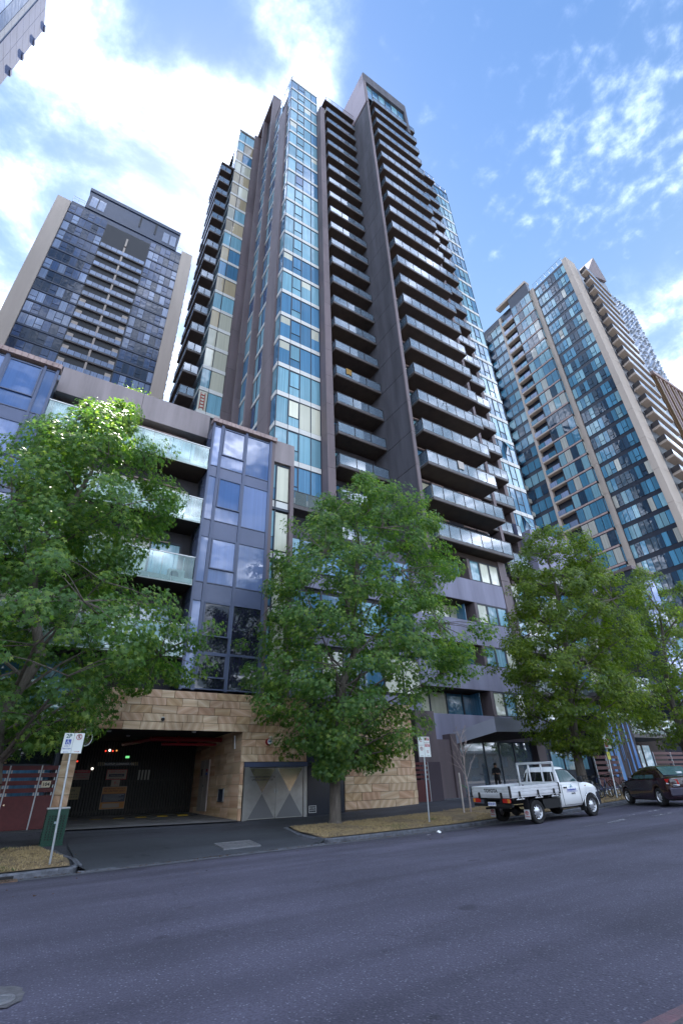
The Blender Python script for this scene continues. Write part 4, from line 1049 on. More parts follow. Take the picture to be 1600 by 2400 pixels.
def balcony(x0, x1, y0, y1, zr, n, parent, left=True, right=True, glass='sheet', drop=1.5, merged=False):
    """slab with dark glass balustrade; zr is the top of the handrail"""
    zb = zr-drop
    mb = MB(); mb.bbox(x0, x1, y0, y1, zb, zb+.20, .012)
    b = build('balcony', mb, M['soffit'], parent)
    mb = MB(); mb.box(x0-.01, x1+.01, y0-.03, y0+.03, zb+.06, zb+.30); mb.box(x0-.03, x0+.03, y0+.03, y1, zb+.06, zb+.30); mb.box(x1-.03, x1+.03, y0+.03, y1, zb+.06, zb+.30)
    build('edge_beam', mb, M['slab_edge'], b)
    w = (x1-x0)/n
    gl = MB()
    for i in range(n):
        if merged: gl.box(x0+i*w+.05, x0+(i+1)*w-.05, y0-.008, y0+.008, zb+.36, zr-.07)
        else: bx('glass_panel', x0+i*w+.05, x0+(i+1)*w-.05, y0-.008, y0+.008, zb+.36, zr-.07, M[glass], b)
    mb = MB(); mb.box(x0-.02, x1+.02, y0-.03, y0+.03, zr-.05, zr)
    for i in range(n+1): mb.box(x0+i*w-.025, x0+i*w+.025, y0-.03, y0+.02, zb+.28, zr-.05)
    if left: mb.box(x0-.03, x0+.02, y0+.03, y1, zr-.05, zr)
    if right: mb.box(x1-.02, x1+.03, y0+.03, y1, zr-.05, zr)
    build('handrail', mb, M['rail'], b)
    if merged:
        if left: gl.box(x0-.008, x0+.008, y0+.1, y1-.05, zb+.36, zr-.07)
        if right: gl.box(x1-.008, x1+.008, y0+.1, y1-.05, zb+.36, zr-.07)
        build('glass_balustrade', gl, M[glass], b, kind='stuff'); return b
    if left: bx('glass_panel', x0-.008, x0+.008, y0+.1, y1-.05, zb+.36, zr-.07, M[glass], b)
    if right: bx('glass_panel', x1-.008, x1+.008, y0+.1, y1-.05, zb+.36, zr-.07, M[glass], b)
    return b
def repeat(b, dz, n):
    out = [b]
    for i in range(1, n):
        c = copy_tree(b, b.parent); c.location = b.location+Vector((0, 0, dz*i)); out.append(c)
    return out
bw = balcony(5.95, 7.55, 40.6, 46.5, 23.0, 2, tw, merged=True); repeat(bw, H, 20)
mb = MB(); mb.box(5.9, 8.1, 40.55, 47, 88.0, 88.5); build('roof_slab', mb, M['soffit'], tw); roof_rail(5.95, 7.9, 40.6, 40.6, 88.5, tw, 1.2)

# --- middle balconies between pier and fin wall
bl = balcony(16.95, 21.98, 26.42, 28.2, 17.2+1.35, 3, tw, right=False, drop=1.35); repeat(bl, 3.405, 22)
mb = MB(); mb.box(16.7, 22.0, 26.4, 28.3, 92.0, 92.35); build('roof_slab', mb, M['soffit'], tw); roof_rail(16.95, 22.0, 26.45, 26.45, 92.35, tw, 1.3); roof_rail(16.95, 16.95, 26.5, 28.3, 92.35, tw, 1.3)
pn = MB(); fr = MB()
for k in range(22):
    zb = 17.2+.2+3.405*k
    for j in range(4):
        a = 16.75+j*1.31
        pn.box(a+.05, a+1.26, 28.2, 28.23, zb+.1, zb+2.6, rnd.choices([0, 1, 2, 3], [3, 3, 2, 3 if k < 8 else 1])[0]); fr.box(a-.04, a+.05, 28.14, 28.28, zb, zb+2.8)
    fr.box(16.7, 22.0, 28.14, 28.28, zb+2.65, zb+2.8)
build('window_pane', pn, [M['cool'], M['mid'], M['night'], M['cream']], tw, kind='stuff'); build('window_mullion', fr, M['frame'], tw, kind='stuff')
# --- fin wall, a precast panel a storey, its front edge a thin brown return
z = 13.6
while z < 92.5:
    z2 = z+3.43
    bx('concrete_panel', 22.02, 22.30, 23.10, 28.3, z+.018, z2-.018, M['charcoal'], tw, .01)
    bx('edge_panel', 22.02, 22.36, 22.99, 23.09, z+.012, z2-.012, M['charcoal_edge'], tw); z = z2
bx('wall_core', 22.06, 22.28, 23.12, 28.2, 13.7, 92.4, M['frame'], tw)
M['sunlit_mauve'] = mat('mauve cladding', (.36, .29, .33), .5, objvar=.05)  # sunlit pink of the cap's left face put into the colour
# --- the cap: a sloping-looking frame round glass at the very top
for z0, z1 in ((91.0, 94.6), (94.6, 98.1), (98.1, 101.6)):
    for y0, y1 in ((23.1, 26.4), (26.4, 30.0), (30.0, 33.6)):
        bx('cladding_panel', 21.88, 22.1, y0+.012, y1-.012, z0+.012, z1-.012, M['sunlit_mauve'], tw)
bx('cladding_panel', 21.88, 22.25, 22.95, 23.09, 91.0, 98.5, M['charcoal_edge'], tw)
mb = MB(); mb.box(21.88, 30.5, 22.95, 24.2, 98.55, 101.6); mb.box(29.95, 30.5, 22.95, 24.2, 91.5, 98.54); mb.box(22.1, 30.5, 24.2, 33.6, 94, 101.5)
build('cap_frame', mb, M['charcoal'], tw)
for i in range(6):
    a = 22.3+i*1.27
    bx('window_pane', a+.04, a+1.23, 23.32, 23.36, 96.55, 98.45, M['mid'] if i % 2 else M['cool'], tw); bx('window_pane', a+.04, a+1.23, 23.32, 23.36, 94.1, 96.45, M['cool'] if i % 3 else M['mid'], tw)
    bx('mullion', a-.04, a+.04, 23.24, 23.38, 94, 98.5, M['frame'], tw)
# --- the big right-hand balconies
br = balcony(23.4, 31.5, 23.0, 24.95, 19.0, 7, tw); repeat(br, 3.435, 23)
pn = MB(); fr = MB()
for k in range(23):
    zb = 17.5+.22+3.435*k
    for j in range(6):
        a = 22.42+j*1.5
        if k < 2:
            bx('window_pane', a+.06, a+1.44, 24.9, 24.93, zb+.1, zb+2.75, pick({'cream': 5, 'cool': 2, 'mid': 1}), tw)
        else: pn.box(a+.06, a+1.44, 24.9, 24.93, zb+.1, zb+2.75, rnd.choices([0, 1, 2, 3], [2, 3, 3, 4 if k < 9 else 1])[0])
        fr.box(a-.06, a+.06, 24.82, 24.98, zb, zb+2.9)
    fr.box(22.4, 31.4, 24.82, 24.98, zb+2.8, zb+2.95)
    if k < 9:
        for j in (0, 1, 3, 4): bx('pelmet', 23.6+j*1.55, 23.6+j*1.55+1.35, 24.7, 24.8, zb+2.86, zb+2.96, M['cap'], tw)
build('window_pane', pn, [M['cool'], M['mid'], M['night'], M['cream']], tw, kind='stuff'); build('window_mullion', fr, M['frame'], tw, kind='stuff')
# --- stepped balconies further right, with their blade
b2 = balcony(32.0, 38.35, 26.4, 28.0, 20.6, 6, tw, left=False, merged=True); r2 = repeat(b2, H, 21)
blade_z = 17.0
while blade_z < 91:
    z2 = blade_z+H; bx('concrete_panel', 34.9, 35.28, 26.25, 27.9, blade_z+.012, z2-.012, M['charcoal_edge'], tw); bx('concrete_panel', 38.42, 38.98, 27.2, 28, blade_z+.012, z2-.012, M['charcoal_edge'], tw); blade_z = z2
pn = MB()
for k in range(21):
    for j in range(4): pn.box(32.1+j*1.55, 32.1+j*1.55+1.4, 27.8, 27.84, 19.4+H*k, 22.0+H*k, rnd.choices([0, 1, 2], [2, 3, 3])[0])
build('window_pane', pn, [M['cool'], M['mid'], M['night']], tw, kind='stuff')
mb = MB(); mb.box(31.9, 38.4, 26.35, 28.1, 91.2, 91.6); build('roof_slab', mb, M['soffit'], tw); roof_rail(32, 38.4, 26.4, 26.4, 91.6, tw, 1.3)
# --- blue corner glazing at the right end
RX = [39.12, 39.92, 40.88, 41.86, 42.85]
for k in range(-4, 19):
    zb = 29.95+H*k
    fp = floor_pick(STRIPW)
    for i in range(4):
        a, b = RX[i], RX[i+1]
        bx('spandrel', a+.02, b-.02, 27.60, 27.68, zb+.03, zb+.5, M['band'], tw)
        if i == 2:
            open_sash(a+.04, b-.04, zb+1.5, zb+H-.06, 27.66, tw)
            bx('window_pane', a+.09, b-.09, 27.65, 27.67, zb+1.55, zb+H-.12, fp(), tw); bx('window_pane', a+.04, b-.04, 27.67, 27.69, zb+.56, zb+1.46, fp(), tw)
        else: bx('window_pane', a+.04, b-.04, 27.67, 27.69, zb+.56, zb+H-.02, fp(), tw)
for x in RX: bx('mullion', x-.03, x+.03, 27.61, 27.73, 17, 94.3, M['frame'], tw)
bx('parapet', 39.0, 42.9, 27.58, 27.8, 94.2, 94.5, M['frame'], tw); roof_rail(39.1, 42.8, 27.7, 27.7, 94.5, tw, 1.3)

# ================================================================== charcoal base of the tower over the lobby
PB = thing('tower_base', (26, 24, .8), 'charcoal tower base with purple grey bands and recessed windows over the lobby', 'building')
mb = MB(); mb.box(20.95, 31.5, 25.6, 28, 5.2, 17.3); mb.box(20.95, 27.1, 25.4, 25.7, 5.3, 17.3); mb.box(31.5, 52, 26.5, 38, 0.5, 17.6); mb.box(20.95, 31.5, 24.0, 28.0, 17.05, 17.45)
build('wall', mb, M['soffit'], PB)
LV = [(5.45, 7.05), (8.74, 10.17), (11.9, 13.43), (15.27, 17.05)]
prev = 3.9
for (a, b) in LV:
    mb = MB(); mb.bbox(20.92, 30.55, 24.0, 24.3, prev, a-.02, .01); build('band_panel', mb, M['purple'], PB); prev = b
    bx('soffit_panel', 20.95, 30.5, 24.02, 25.6, b-.03, b+.02, M['soffit'], PB)
    bx('floor_panel', 20.95, 30.5, 24.3, 25.6, a-.25, a-.05, M['soffit'], PB)
    # recessed glazing left, flush bay right
    n = 4; w = 6.0/n
    for i in range(n):
        bx('window_pane', 21.05+i*w+.05, 21.05+(i+1)*w-.05, 25.3, 25.33, a-.05, b-.12, pick({'cream': 3, 'cool': 3, 'mid': 2}), PB); bx('window_mullion', 21.05+i*w-.05, 21.05+i*w+.05, 25.24, 25.36, a-.05, b, M['frame'], PB)
    bx('glass_screen', 26.3, 26.34, 24.4, 25.3, a, b-.1, M['mid'], PB)
    bx('window_jamb', 26.95, 27.2, 23.96, 25.5, a-.02, b-.03, M['charcoal_edge'], PB)
    for i in range(3):
        x0 = 27.25+i*1.09
        mb = MB(); t = .07
        mb.box(x0, x0+1.07, 24.02, 24.12, a, a+t); mb.box(x0, x0+1.07, 24.02, 24.12, b-t-.03, b-.03); mb.box(x0, x0+t, 24.02, 24.12, a+t, b-t-.03); mb.box(x0+1.07-t, x0+1.07, 24.02, 24.12, a+t, b-t-.03)
        fr_ = build('window', mb, M['frame'], PB); bx('window_pane', x0+t, x0+1.07-t, 24.07, 24.09, a+t, b-t-.03, pick({'cream': 4, 'cool': 4}), fr_)
z = 2.4
while z < 17.2:
    bx('corner_panel', 30.58, 31.42, 23.95, 24.6, z+.01, z+3.34, M['charcoal_edge'], PB); z += 3.36
mb = MB(); mb.box(19.42, 20.9, 23.2, 24.2, .6, 5.4); mb.box(20.9, 22.1, 23.45, 24.4, .6, 3.9); build('side_wall', mb, M['charcoal_edge'], PB)
mb = MB(); mb.box(19.5, 20.88, 23.14, 23.2, .6, 2.7); build('dark_panel', mb, mat('aubergine panel', (.05, .035, .05), .5), PB)
bx('pier', 22.1, 22.75, 23.3, 24.4, .6, 4.2, M['charcoal_edge'], PB)
# lobby
mb = MB(); mb.box(22.75, 31.4, 26.2, 26.4, .6, 4.6); build('lobby_wall', mb, mat('lobby timber', (.045, .028, .018), .45, var=.2, scale=2), PB)
mb = MB(); mb.box(22.75, 31.5, 24.4, 26.3, 4.1, 4.3); build('lobby_ceiling', mb, M['soffit'], PB)
mb = MB(); mb.box(31.4, 36.5, 24.0, 26.5, .6, 5.4); build('wall', mb, M['frame'], PB)
for i, (a, b, m) in enumerate(((22.86, 23.16, 'cool'), (23.3, 25.9, 'night'), (25.95, 27.3, 'night'), (27.4, 28.7, 'night'), (28.8, 30.4, 'night'), (30.45, 31.3, 'night'))):
    bx('lobby_glass', a, b, 24.42, 24.45, .95, 3.95, M[m] if m != 'night' else M['sheet'], PB); bx('lobby_mullion', b, b+.06, 24.36, 24.5, .9, 4.1, M['frame'], PB)
for i in range(3): bx('window_pane', 31.9+i*1.4, 33.1+i*1.4, 23.96, 23.99, 2.2, 3.3, M['cool'], PB); bx('window_frame', 31.8+i*1.4, 31.88+i*1.4, 23.94, 24.0, 2.1, 3.4, M['frame'], PB)
bx('doorstep', 20.9, 31.4, 23.2, 24.4, .62, .90, M['gutter'], PB)
# folded metal canopy
cn = thing('entrance_canopy', (26, 22, 4.2), 'folded grey metal canopy jutting over the lobby doors', 'canopy')
M['canopy'] = mat('canopy metal', (.24, .25, .32), .33, metal=.3, var=.08, scale=1)
L0, L1 = (22.30, 23.6), (24.05, 21.45); R1 = (31.2, 21.4); R0 = (31.4, 23.95)
def quadprism(p, q, z0p, z1p, z0q, z1q, t=.06):
    d = Vector((q[0]-p[0], q[1]-p[1], 0)).normalized(); n = Vector((-d.y, d.x, 0))*t
    v = []
    for (a, z0, z1) in ((p, z0p, z1p), (q, z0q, z1q)):
        v += [(a[0], a[1], z0), (a[0], a[1], z1), (a[0]+n.x, a[1]+n.y, z1), (a[0]+n.x, a[1]+n.y, z0)]
    return MB().add(v, [(0, 1, 5, 4), (1, 2, 6, 5), (2, 3, 7, 6), (3, 0, 4, 7), (3, 2, 1, 0), (4, 5, 6, 7)])
build('fascia_panel', quadprism(L0, L1, 3.58, 4.22, 4.18, 4.95), M['canopy'], cn)
build('fascia_panel', quadprism(L1, (27.6, 21.43), 4.185, 4.95, 4.25, 5.0), M['canopy'], cn); build('fascia_panel', quadprism((27.61, 21.43), R1, 4.25, 5.0, 4.32, 5.05), M['canopy'], cn)
mb = MB(); mb.add([(L0[0]+.1, 24.4, 3.7), (L0[0]+.05, L0[1]+.05, 3.62), (L1[0]+.05, L1[1]+.06, 4.22), (R1[0]-.05, R1[1]+.06, 4.36), (R0[0], 24.4, 4.2)], [(0, 1, 2, 3, 4)])
mb.add([(L0[0]+.1, 24.4, 4.1), (L0[0]+.05, L0[1]+.05, 4.15), (L1[0]+.05, L1[1]+.06, 4.9), (R1[0]-.05, R1[1]+.06, 5.0), (R0[0], 24.4, 4.9)], [(0, 1, 2, 3, 4)])
build('soffit', mb, M['soffit'], cn)

# ================================================================== podium continuing right: balconies, boards, second glass bay
RP = thing('right_podium', (42, 24, 1), 'far podium block right of the lobby with pale glass balconies and a small blue bay', 'building')
mb = MB(); mb.box(39.2, 46, 26.0, 31, 17.7, 23.7); build('roof_box', mb, M['purple'], RP)
for k in range(4):
    zb = 17.6-3.35*k
    b = balcony(34.2, 46.5, 25.6, 26.5, zb+1.35, 11, RP, glass='sheet_pale', drop=1.5)
    for i in range(8): bx('window_pane', 34.3+i*1.5, 35.7+i*1.5, 26.42, 26.45, zb+.3-3.3, zb-.3, pick({'cool': 3, 'mid': 3, 'cream': 2}), RP)
bx('charcoal_return', 31.5, 34.2, 25.9, 26.5, 5, 17.5, M['charcoal_edge'], RP)
mb = MB(); mb.box(48.3, 52.0, 22.1, 26, 5.9, 19.6); build('bay_body', mb, M['frame'], RP)
mb = MB(); mb.box(48.1, 52.2, 21.9, 26, 19.6, 19.95); build('bay_cap', mb, M['charcoal_edge'], RP)
for r in range(4):
    for c in range(3):
        bx('window_pane', 48.42+c*1.2, 49.52+c*1.2, 22.05, 22.08, 6.2+r*3.35, 8.9+r*3.35, M['bluebox'] if (r+c) % 3 else M['bluebox_d'], RP)
        bx('mullion', 48.36+c*1.2-.05, 48.36+c*1.2+.05, 22.0, 22.1, 6, 19.6, M['frame_blue'], RP) if r == 0 else None
for r in range(2):
    for c in range(7): bx('glass_panel', 41.2+c*1.0, 42.15+c*1.0, 23.0, 23.02, 4.6+r*3.4, 5.7+r*3.4, M['sheet_pale'], RP)
    bx('balcony_slab', 41.1, 48.2, 23.0, 26, 4.3+r*3.4, 4.6+r*3.4, M['slab_edge'], RP)
for c in range(5): bx('window_pane', 41.6+c*1.4, 42.7+c*1.4, 25.9, 25.93, 2.2, 4.0, M['cool'], RP)
# boarded wall with tapered blue stripes
bwall = thing('boarded_wall', (38.6, 22.8, 1.6), 'charcoal vertical board wall with tapering light blue stripes', 'wall')
mb = MB(); mb.box(36.42, 40.9, 22.86, 24.5, .9, 5.85); build('backing', mb, M['ink'], bwall)
bx('top_trim', 36.4, 41.0, 22.7, 22.9, 5.85, 5.95, M['alu'], bwall)
x = 36.45; bmat = mat('charcoal board', (.075, .062, .072), .75, var=.25, scale=5, objvar=.25)
while x < 40.88:
    w = rnd.choice((.17, .22, .26)); z0 = 1.0; 
    zs = [1.0, rnd.uniform(2, 4.6), 5.83]
    for a, b in zip(zs[:-1], zs[1:]): bx('board', x+.006, min(x+w, 40.88)-.006, 22.80+rnd.uniform(0, .012), 22.86, a+.005, b-.005, bmat, bwall)
    x += w
M['sky_stripe'] = mat('light blue stripe', (.14, .36, .72), .5, c2=(.10, .22, .62), var=.2, scale=.5)
for x0, wt, wb, zt, zb_ in ((36.55, .02, .12, 5.6, 1.1), (37.15, .30, .34, 5.8, 1.0), (37.62, .16, .10, 5.8, 1.2), (37.95, .32, .44, 5.8, 1.0), (38.55, .05, .03, 4.6, 2.7), (38.75, .26, .03, 5.83, 2.8), (38.95, .05, .12, 2.8, 1.1), (39.62, .14, .22, 5.83, 1.0), (40.25, .06, .52, 5.83, 1.0)):
    mb = MB(); c = x0+.1; mb.prism([(c-wb/2, zb_), (c+wb/2, zb_), (c+wt/2, zt), (c-wt/2, zt)], 'y', 22.775, 22.795); build('stripe', mb, M['sky_stripe'], bwall)
slat_fence('slat_fence', 'red slatted fence between tree trunk and blue striped wall', 33.6, 36.4, 21.9, 1.1, 2.95, [(33.6, 35.0), (35.0, 36.4)], .55)
slat_fence('slat_fence', 'red slatted fence behind the dark sedan right of the striped wall', 41.1, 49.0, 21.9, 1.45, 3.2, [(41.1, 43.6), (43.6, 46.2), (46.2, 49)], .55)
# ================================================================== tower behind on the left
lt = thing('left_rear_tower', (-6, 76, 0), 'dark glass tower with two beige concrete flanks rising behind the podium', 'tower')
M['beige'] = mat('beige concrete', (.42, .36, .315), .8, var=.12, scale=.3, streak=True)
M['slate'] = mat('slate glass spandrel', (.020, .032, .065), .25, var=.2, scale=.3)
M['lt_a'] = pane_mat('slate pane', (.035, .065, .15), ior=1.55); M['lt_b'] = pane_mat('pale slate pane', (.20, .26, .40), ior=1.55); M['lt_c'] = pane_mat('dark slate pane', (.012, .024, .055), ior=1.55); M['lt_d'] = pane_mat('sunny blind pane', (.62, .52, .36), ior=1.55)
mb = MB(); mb.box(-17.3, 5.9, 75.1, 96, 0, 112.2); build('wall', mb, M['slate'], lt)
mb = MB(); mb.box(-19.8, -17.3, 74.74, 98, 0, 111.4); build('flank_wall', mb, M['beige'], lt); mb = MB(); mb.box(5.9, 8.35, 74.74, 98, 0, 112.9); build('flank_wall', mb, M['beige'], lt)
mb = MB(); mb.box(-14.8, 4.6, 74.9, 92, 112.0, 118.2); build('plant_room', mb, M['slate'], lt); mb = MB(); mb.box(-15.0, 4.8, 74.7, 92, 118.2, 119.2); build('roof_edge', mb, M['slate'], lt)
for a in (-14.2, -12.6, 1.2, 2.8): bx('window_pane', a, a+1.3, 74.84, 74.88, 113.0, 116.6, M['lt_b'], lt)
for x in (-4.2, -.8): bx('vent_slot', x, x+.4, 74.82, 74.88, 114.0, 118.0, M['ink'], lt)
roof_rail(-17.2, -15.0, 74.8, 74.8, 112.2, lt, 1.4); roof_rail(4.8, 5.9, 74.8, 74.8, 112.2, lt, 1.4)
mb = MB()
for k in range(18):
    mb.box(-20.1, -19.8, 76, 97, 62+k*2.8, 63.8+k*2.8); mb.box(8.35, 8.6, 76, 97, 62+k*2.8, 63.8+k*2.8)
build('side_window', mb, M['lt_c'], lt, kind='stuff')
colsL = [-17.2+i*1.21 for i in range(7)]; colsR = [-.8+i*1.12 for i in range(7)]
for k in range(16):
    zb = 60.2+3.2*k
    for cols in (colsL, colsR):
        for i in range(6):
            a, b = cols[i], cols[i+1]
            m = M[rnd.choices(['lt_a', 'lt_b', 'lt_c', 'lt_d'], [4, 3.2 if k < 9 else 1.2, 3, .25 if k < 4 else 0])[0]]
            sp = (i+k) % 3 == 0
            if sp:
                bx('window_pane', a+.06, b-.06, 75.02, 75.06, zb+1.35, zb+2.85, m, lt); bx('window_pane', a+.06, b-.06, 75.04, 75.08, zb+.35, zb+1.22, m, lt)
            else: bx('window_pane', a+.06, b-.06, 75.04, 75.08, zb+.35, zb+2.85, m, lt)
    bx('floor_band', -17.25, -9.9, 74.98, 75.08, zb-.12, zb+.25, M['slate'], lt); bx('floor_band', -.9, 5.88, 74.98, 75.08, zb-.12, zb+.25, M['slate'], lt)
# recessed balcony stack in the middle
mb = MB(); mb.box(-9.9, -.9, 75.06, 75.09, 58, 110.2); build('recess', mb, M['ink'], lt)
for k in range(15):
    zb = 60.0+3.2*k
    x0, x1 = -9.8, -1.0
    if k < 14:
        mbs = MB(); mbs.box(x0, x1, 74.75, 75.05, zb, zb+.35); b = build('balcony', mbs, M['slab_edge'], lt)
        for i in range(8):
            w = (x1-x0)/8; bx('glass_panel', x0+i*w+.04, x0+(i+1)*w-.04, 74.72, 74.74, zb+.3, zb+1.35, M['lt_b'], b)
        for xx in (x0+.1, x1-1.1):
            if k < 8: bx('blind_box', xx, xx+1.0, 74.8, 75.0, zb+1.36, zb+2.2, M['beige'], b)
    bx('party_wall', -5.55, -5.2, 74.8, 75.05, zb+.4, zb+3.1, M['beige'], lt)
# ================================================================== tower on the right
rt = thing('right_tower', (76.5, 26, 0), 'beige edged tower with teal glass grid and pale wedge balconies on the right', 'tower')
M['rt_a'] = pane_mat('teal pane', (.065, .21, .33), ior=1.6); M['rt_b'] = pane_mat('pale teal pane', (.20, .38, .46), ior=1.6); M['rt_c'] = pane_mat('deep teal pane', (.02, .05, .09), ior=1.6); M['rt_d'] = pane_mat('grey curtain pane', (.45, .46, .42), ior=1.55)
M['rt_fr'] = mat('navy spandrel', (.008, .014, .03), .3)
mb = MB(); mb.box(76.62, 94, 26.5, 60, 0, 99.4); mb.box(77.2, 80, 40, 52, 0, 101.5); build('wall', mb, M['rt_fr'], rt)
z = 0.5
while z < 99.5:
    bx('edge_panel', 76.2, 79.4, 25.45, 26.45, z+.02, min(z+6.2, 100.2)-.02, M['beige'], rt); bx('edge_panel', 76.2, 77.0, 34.1, 34.97, z+.02, min(z+6.2, 100.2)-.02, M['beige'], rt)
    bx('edge_panel', 76.0, 77.0, 43.6, 44.2, z+.02, min(z+6.2, 101.8)-.02, M['beige'], rt); z += 6.2
bx('roof_beam', 75.5, 77.0, 35.0, 43.8, 102.3, 103.0, M['beige'], rt)
roof_rail(76.4, 76.4, 26.5, 34, 99.6, rt, 1.2); roof_rail(76.4, 76.4, 44.3, 50, 97.6, rt, 1.2)
ygrid = [26.5, 27.35, 28.2, 29.05, 29.9, 30.75, 31.6, 32.45, 33.25, 34.0]
np_rt = 0
rest = MB()
for k in range(1, 28):
    zb = 12.6+3.08*k
    for i in range(9):
        a, b = ygrid[i]+.05, ygrid[i+1]-.05
        dark = i in (3, 4) or (k < 8 and i in (5,))
        m = M['rt_c'] if dark else M[rnd.choices(['rt_a', 'rt_b', 'rt_c', 'rt_d'], [6, 2.6, 1.6 if k < 18 else .6, .9 if k < 14 else .2])[0]]
        if k >= 10:
            if i in (1, 6) or (i == 4):
                bx('window_pane', 76.5, 76.54, a, b, zb+1.25, zb+2.68, m, rt); bx('window_pane', 76.54, 76.58, a, b, zb+.42, zb+1.15, m, rt)
            else: bx('window_pane', 76.54, 76.58, a, b, zb+.42, zb+2.68, m, rt)
        else:
            bx('window_pane', 76.54, 76.58, a, b, zb+.42, zb+2.68, m, rt)
    # slimmer bay left of the middle edge: glass box with frame, then slotted balconies
    for i in range(4):
        a = 35.05+i*1.28; m = [M['rt_b'], M['rt_a'], M['rt_d'], M['lt_b']][rnd.choices(range(4), [3, 3, 2, 2])[0]]
        rest.box(75.62, 75.66, a+.05, a+1.22, zb+.3, zb+2.8, rnd.choices([0, 1, 2, 3], [3, 3, 2, 2])[0])
    rest.box(75.70, 76.18, 34.95, 34.99, zb+.3, zb+2.8, rnd.choice((0, 1, 3)))
    bx('bay_sill', 75.55, 76.4, 35.0, 40.25, zb-.12, zb+.2, M['cap'], rt)
    mbs = MB(); mbs.box(75.6, 76.6, 40.3, 43.55, zb, zb+.32); bb = build('balcony', mbs, M['beige'], rt)
    for j in range(2): bx('glass_panel', 75.58, 75.60, 40.4+j*1.6, 41.9+j*1.6, zb+.3, zb+1.3, M['lt_b'] if (j+k) % 2 else M['rt_a'], bb)
    # far left sliver
    for i in range(3): rest.box(76.54, 76.58, 44.4+i*1.6, 45.8+i*1.6, zb+.4, zb+2.6, rnd.choices([0, 1, 2], [4, 3, 1])[0])
    mbs = MB(); mbs.box(75.4, 76.5, 48.6, 50.6, zb, zb+.9); build('balcony', mbs, M['rt_d'] if k < 14 else M['rt_fr'], rt)
    # wedge balconies on the street face
    mbs = MB(); mbs.prism([(80.0, 25.4), (79.7, 23.9), (90.5, 24.9), (90.5, 25.6)], 'z', zb, zb+.42); wb = build('balcony', mbs, M['beige'], rt)
    mbs = MB(); mbs.prism([(79.75, 24.0), (79.72, 23.92), (90.5, 24.92), (90.5, 25.0)], 'z', zb+.45, zb+1.35); build('balustrade', mbs, M['lt_b'], wb)
    mbs = MB(); mbs.prism([(79.72, 23.9), (80.0, 25.35), (79.95, 25.36), (79.67, 23.92)], 'z', zb+.42, zb+1.4); build('railing', mbs, M['rail'], wb)
build('bay_pane', rest, [M['rt_a'], M['rt_b'], M['rt_c'], M['rt_d']], rt, kind='stuff')
mb = MB(); mb.box(75.66, 76.62, 35.0, 40.3, 8, 102.2); build('bay_body', mb, M['rt_fr'], rt)
mb = MB(); mb.box(79.4, 94.2, 26.0, 50, 0, 100.2); mb.box(86, 94.2, 26.0, 50, 100.2, 104.5); build('street_wall', mb, M['rt_fr'], rt)
mb = MB(); mb.prism([(84.6, 100.5), (94.3, 104.8), (94.3, 106.2), (93.2, 113.0), (92.8, 113.0)], 'y', 25.6, 40); build('roof_fin', mb, M['charcoal_edge'], rt)
# faceted blue screen wall behind its street front
fw = thing('faceted_tower', (100, 30, 0), 'zigzag faceted blue and dark panel tower at the far right edge', 'tower')
mb = MB(); mb.box(94.4, 108, 27.2, 50, 0, 104.2); build('wall', mb, M['rt_fr'], fw)
fac = MB()
for k in range(30):
    z0 = 74.5+k*1.0
    for i in range(14):
        x0 = 94.4+i*.97; s = .35 if (i+k) % 2 else -.1
        fac.add([(x0, 27.15-s*.6, z0), (x0+.95, 27.15+.1, z0+.12), (x0+.95, 27.15-.25, z0+.98), (x0, 27.15+.1, z0+.86)], [(0, 1, 2, 3)], (i*3+k*5+((i*k) % 4)) % 3 // 2 + (1 if (i+2*k) % 5 == 0 else 0))
build('facet_panel', fac, [M['lt_b'], M['rt_fr'], M['slate']], fw, kind='stuff')
br_ = thing('bronze_tower', (115, 28, 0), 'bronze ribbed tower low at the right edge under the faceted one', 'tower')
mb = MB(); mb.box(95.0, 114, 26.0, 27.0, 0, 74.2); build('wall', mb, mat('bronze', (.16, .10, .055), .45, metal=.3), br_)
for i in range(12): bx('rib', 95.4+i*1.55, 95.8+i*1.55, 25.55, 26.0, 5, 74.0, M['cap'] if i % 2 else bpy.data.materials['bronze'], br_)
for k in range(14):
    for i in range(6): bx('window_pane', 95.9+i*3.1, 97.0+i*3.1, 25.92, 25.98, 30+k*3.1, 32+k*3.1, M['lt_b'], br_)
bx('roof_edge', 94.6, 114.4, 25.4, 27.2, 74.2, 75.0, M['cap'], br_)
# ================================================================== corner of another tower, top left
ct = thing('corner_tower', (-30, 40, 0), 'pale blue striped tower whose corner cuts into the top left of view', 'tower')
mb = MB(); mb.box(-46, -25.4, 22, 49.8, 0, 114.4); build('wall', mb, M['slate'], ct)
M['pale_blue'] = mat('pale blue cladding', (.12, .145, .24), .95, spec=.05, var=.1, scale=.3)
M['ct_band'] = mat('pale column cladding', (.17, .20, .27), .95, spec=.05)
z = 60
for y0, y1 in ((46.9, 49.9), (44.6, 46.85)):
    zz = 60
    while zz < 115:
        bx('cladding_panel', -25.4, -25.05, y0, y1, zz+.03, zz+3.1, M['pale_blue'], ct); zz += 3.13
for y0, y1, m in ((43.3, 44.5, 'ct_band'), (41.2, 43.2, 'lt_c'), (39.6, 41.1, 'lt_b'), (37, 39.5, 'lt_c'), (35, 36.9, 'pale_blue')):
    zz = 70
    while zz < 115: bx('cladding_panel', -25.4, -25.1, y0, y1, zz+.03, zz+3.1, M[m], ct); zz += 3.13
for i in range(9): bx('ledge', -25.5, -24.85, 49.3, 50.15, 66+i*6.2, 66.8+i*6.2, M['pale_blue'], ct)

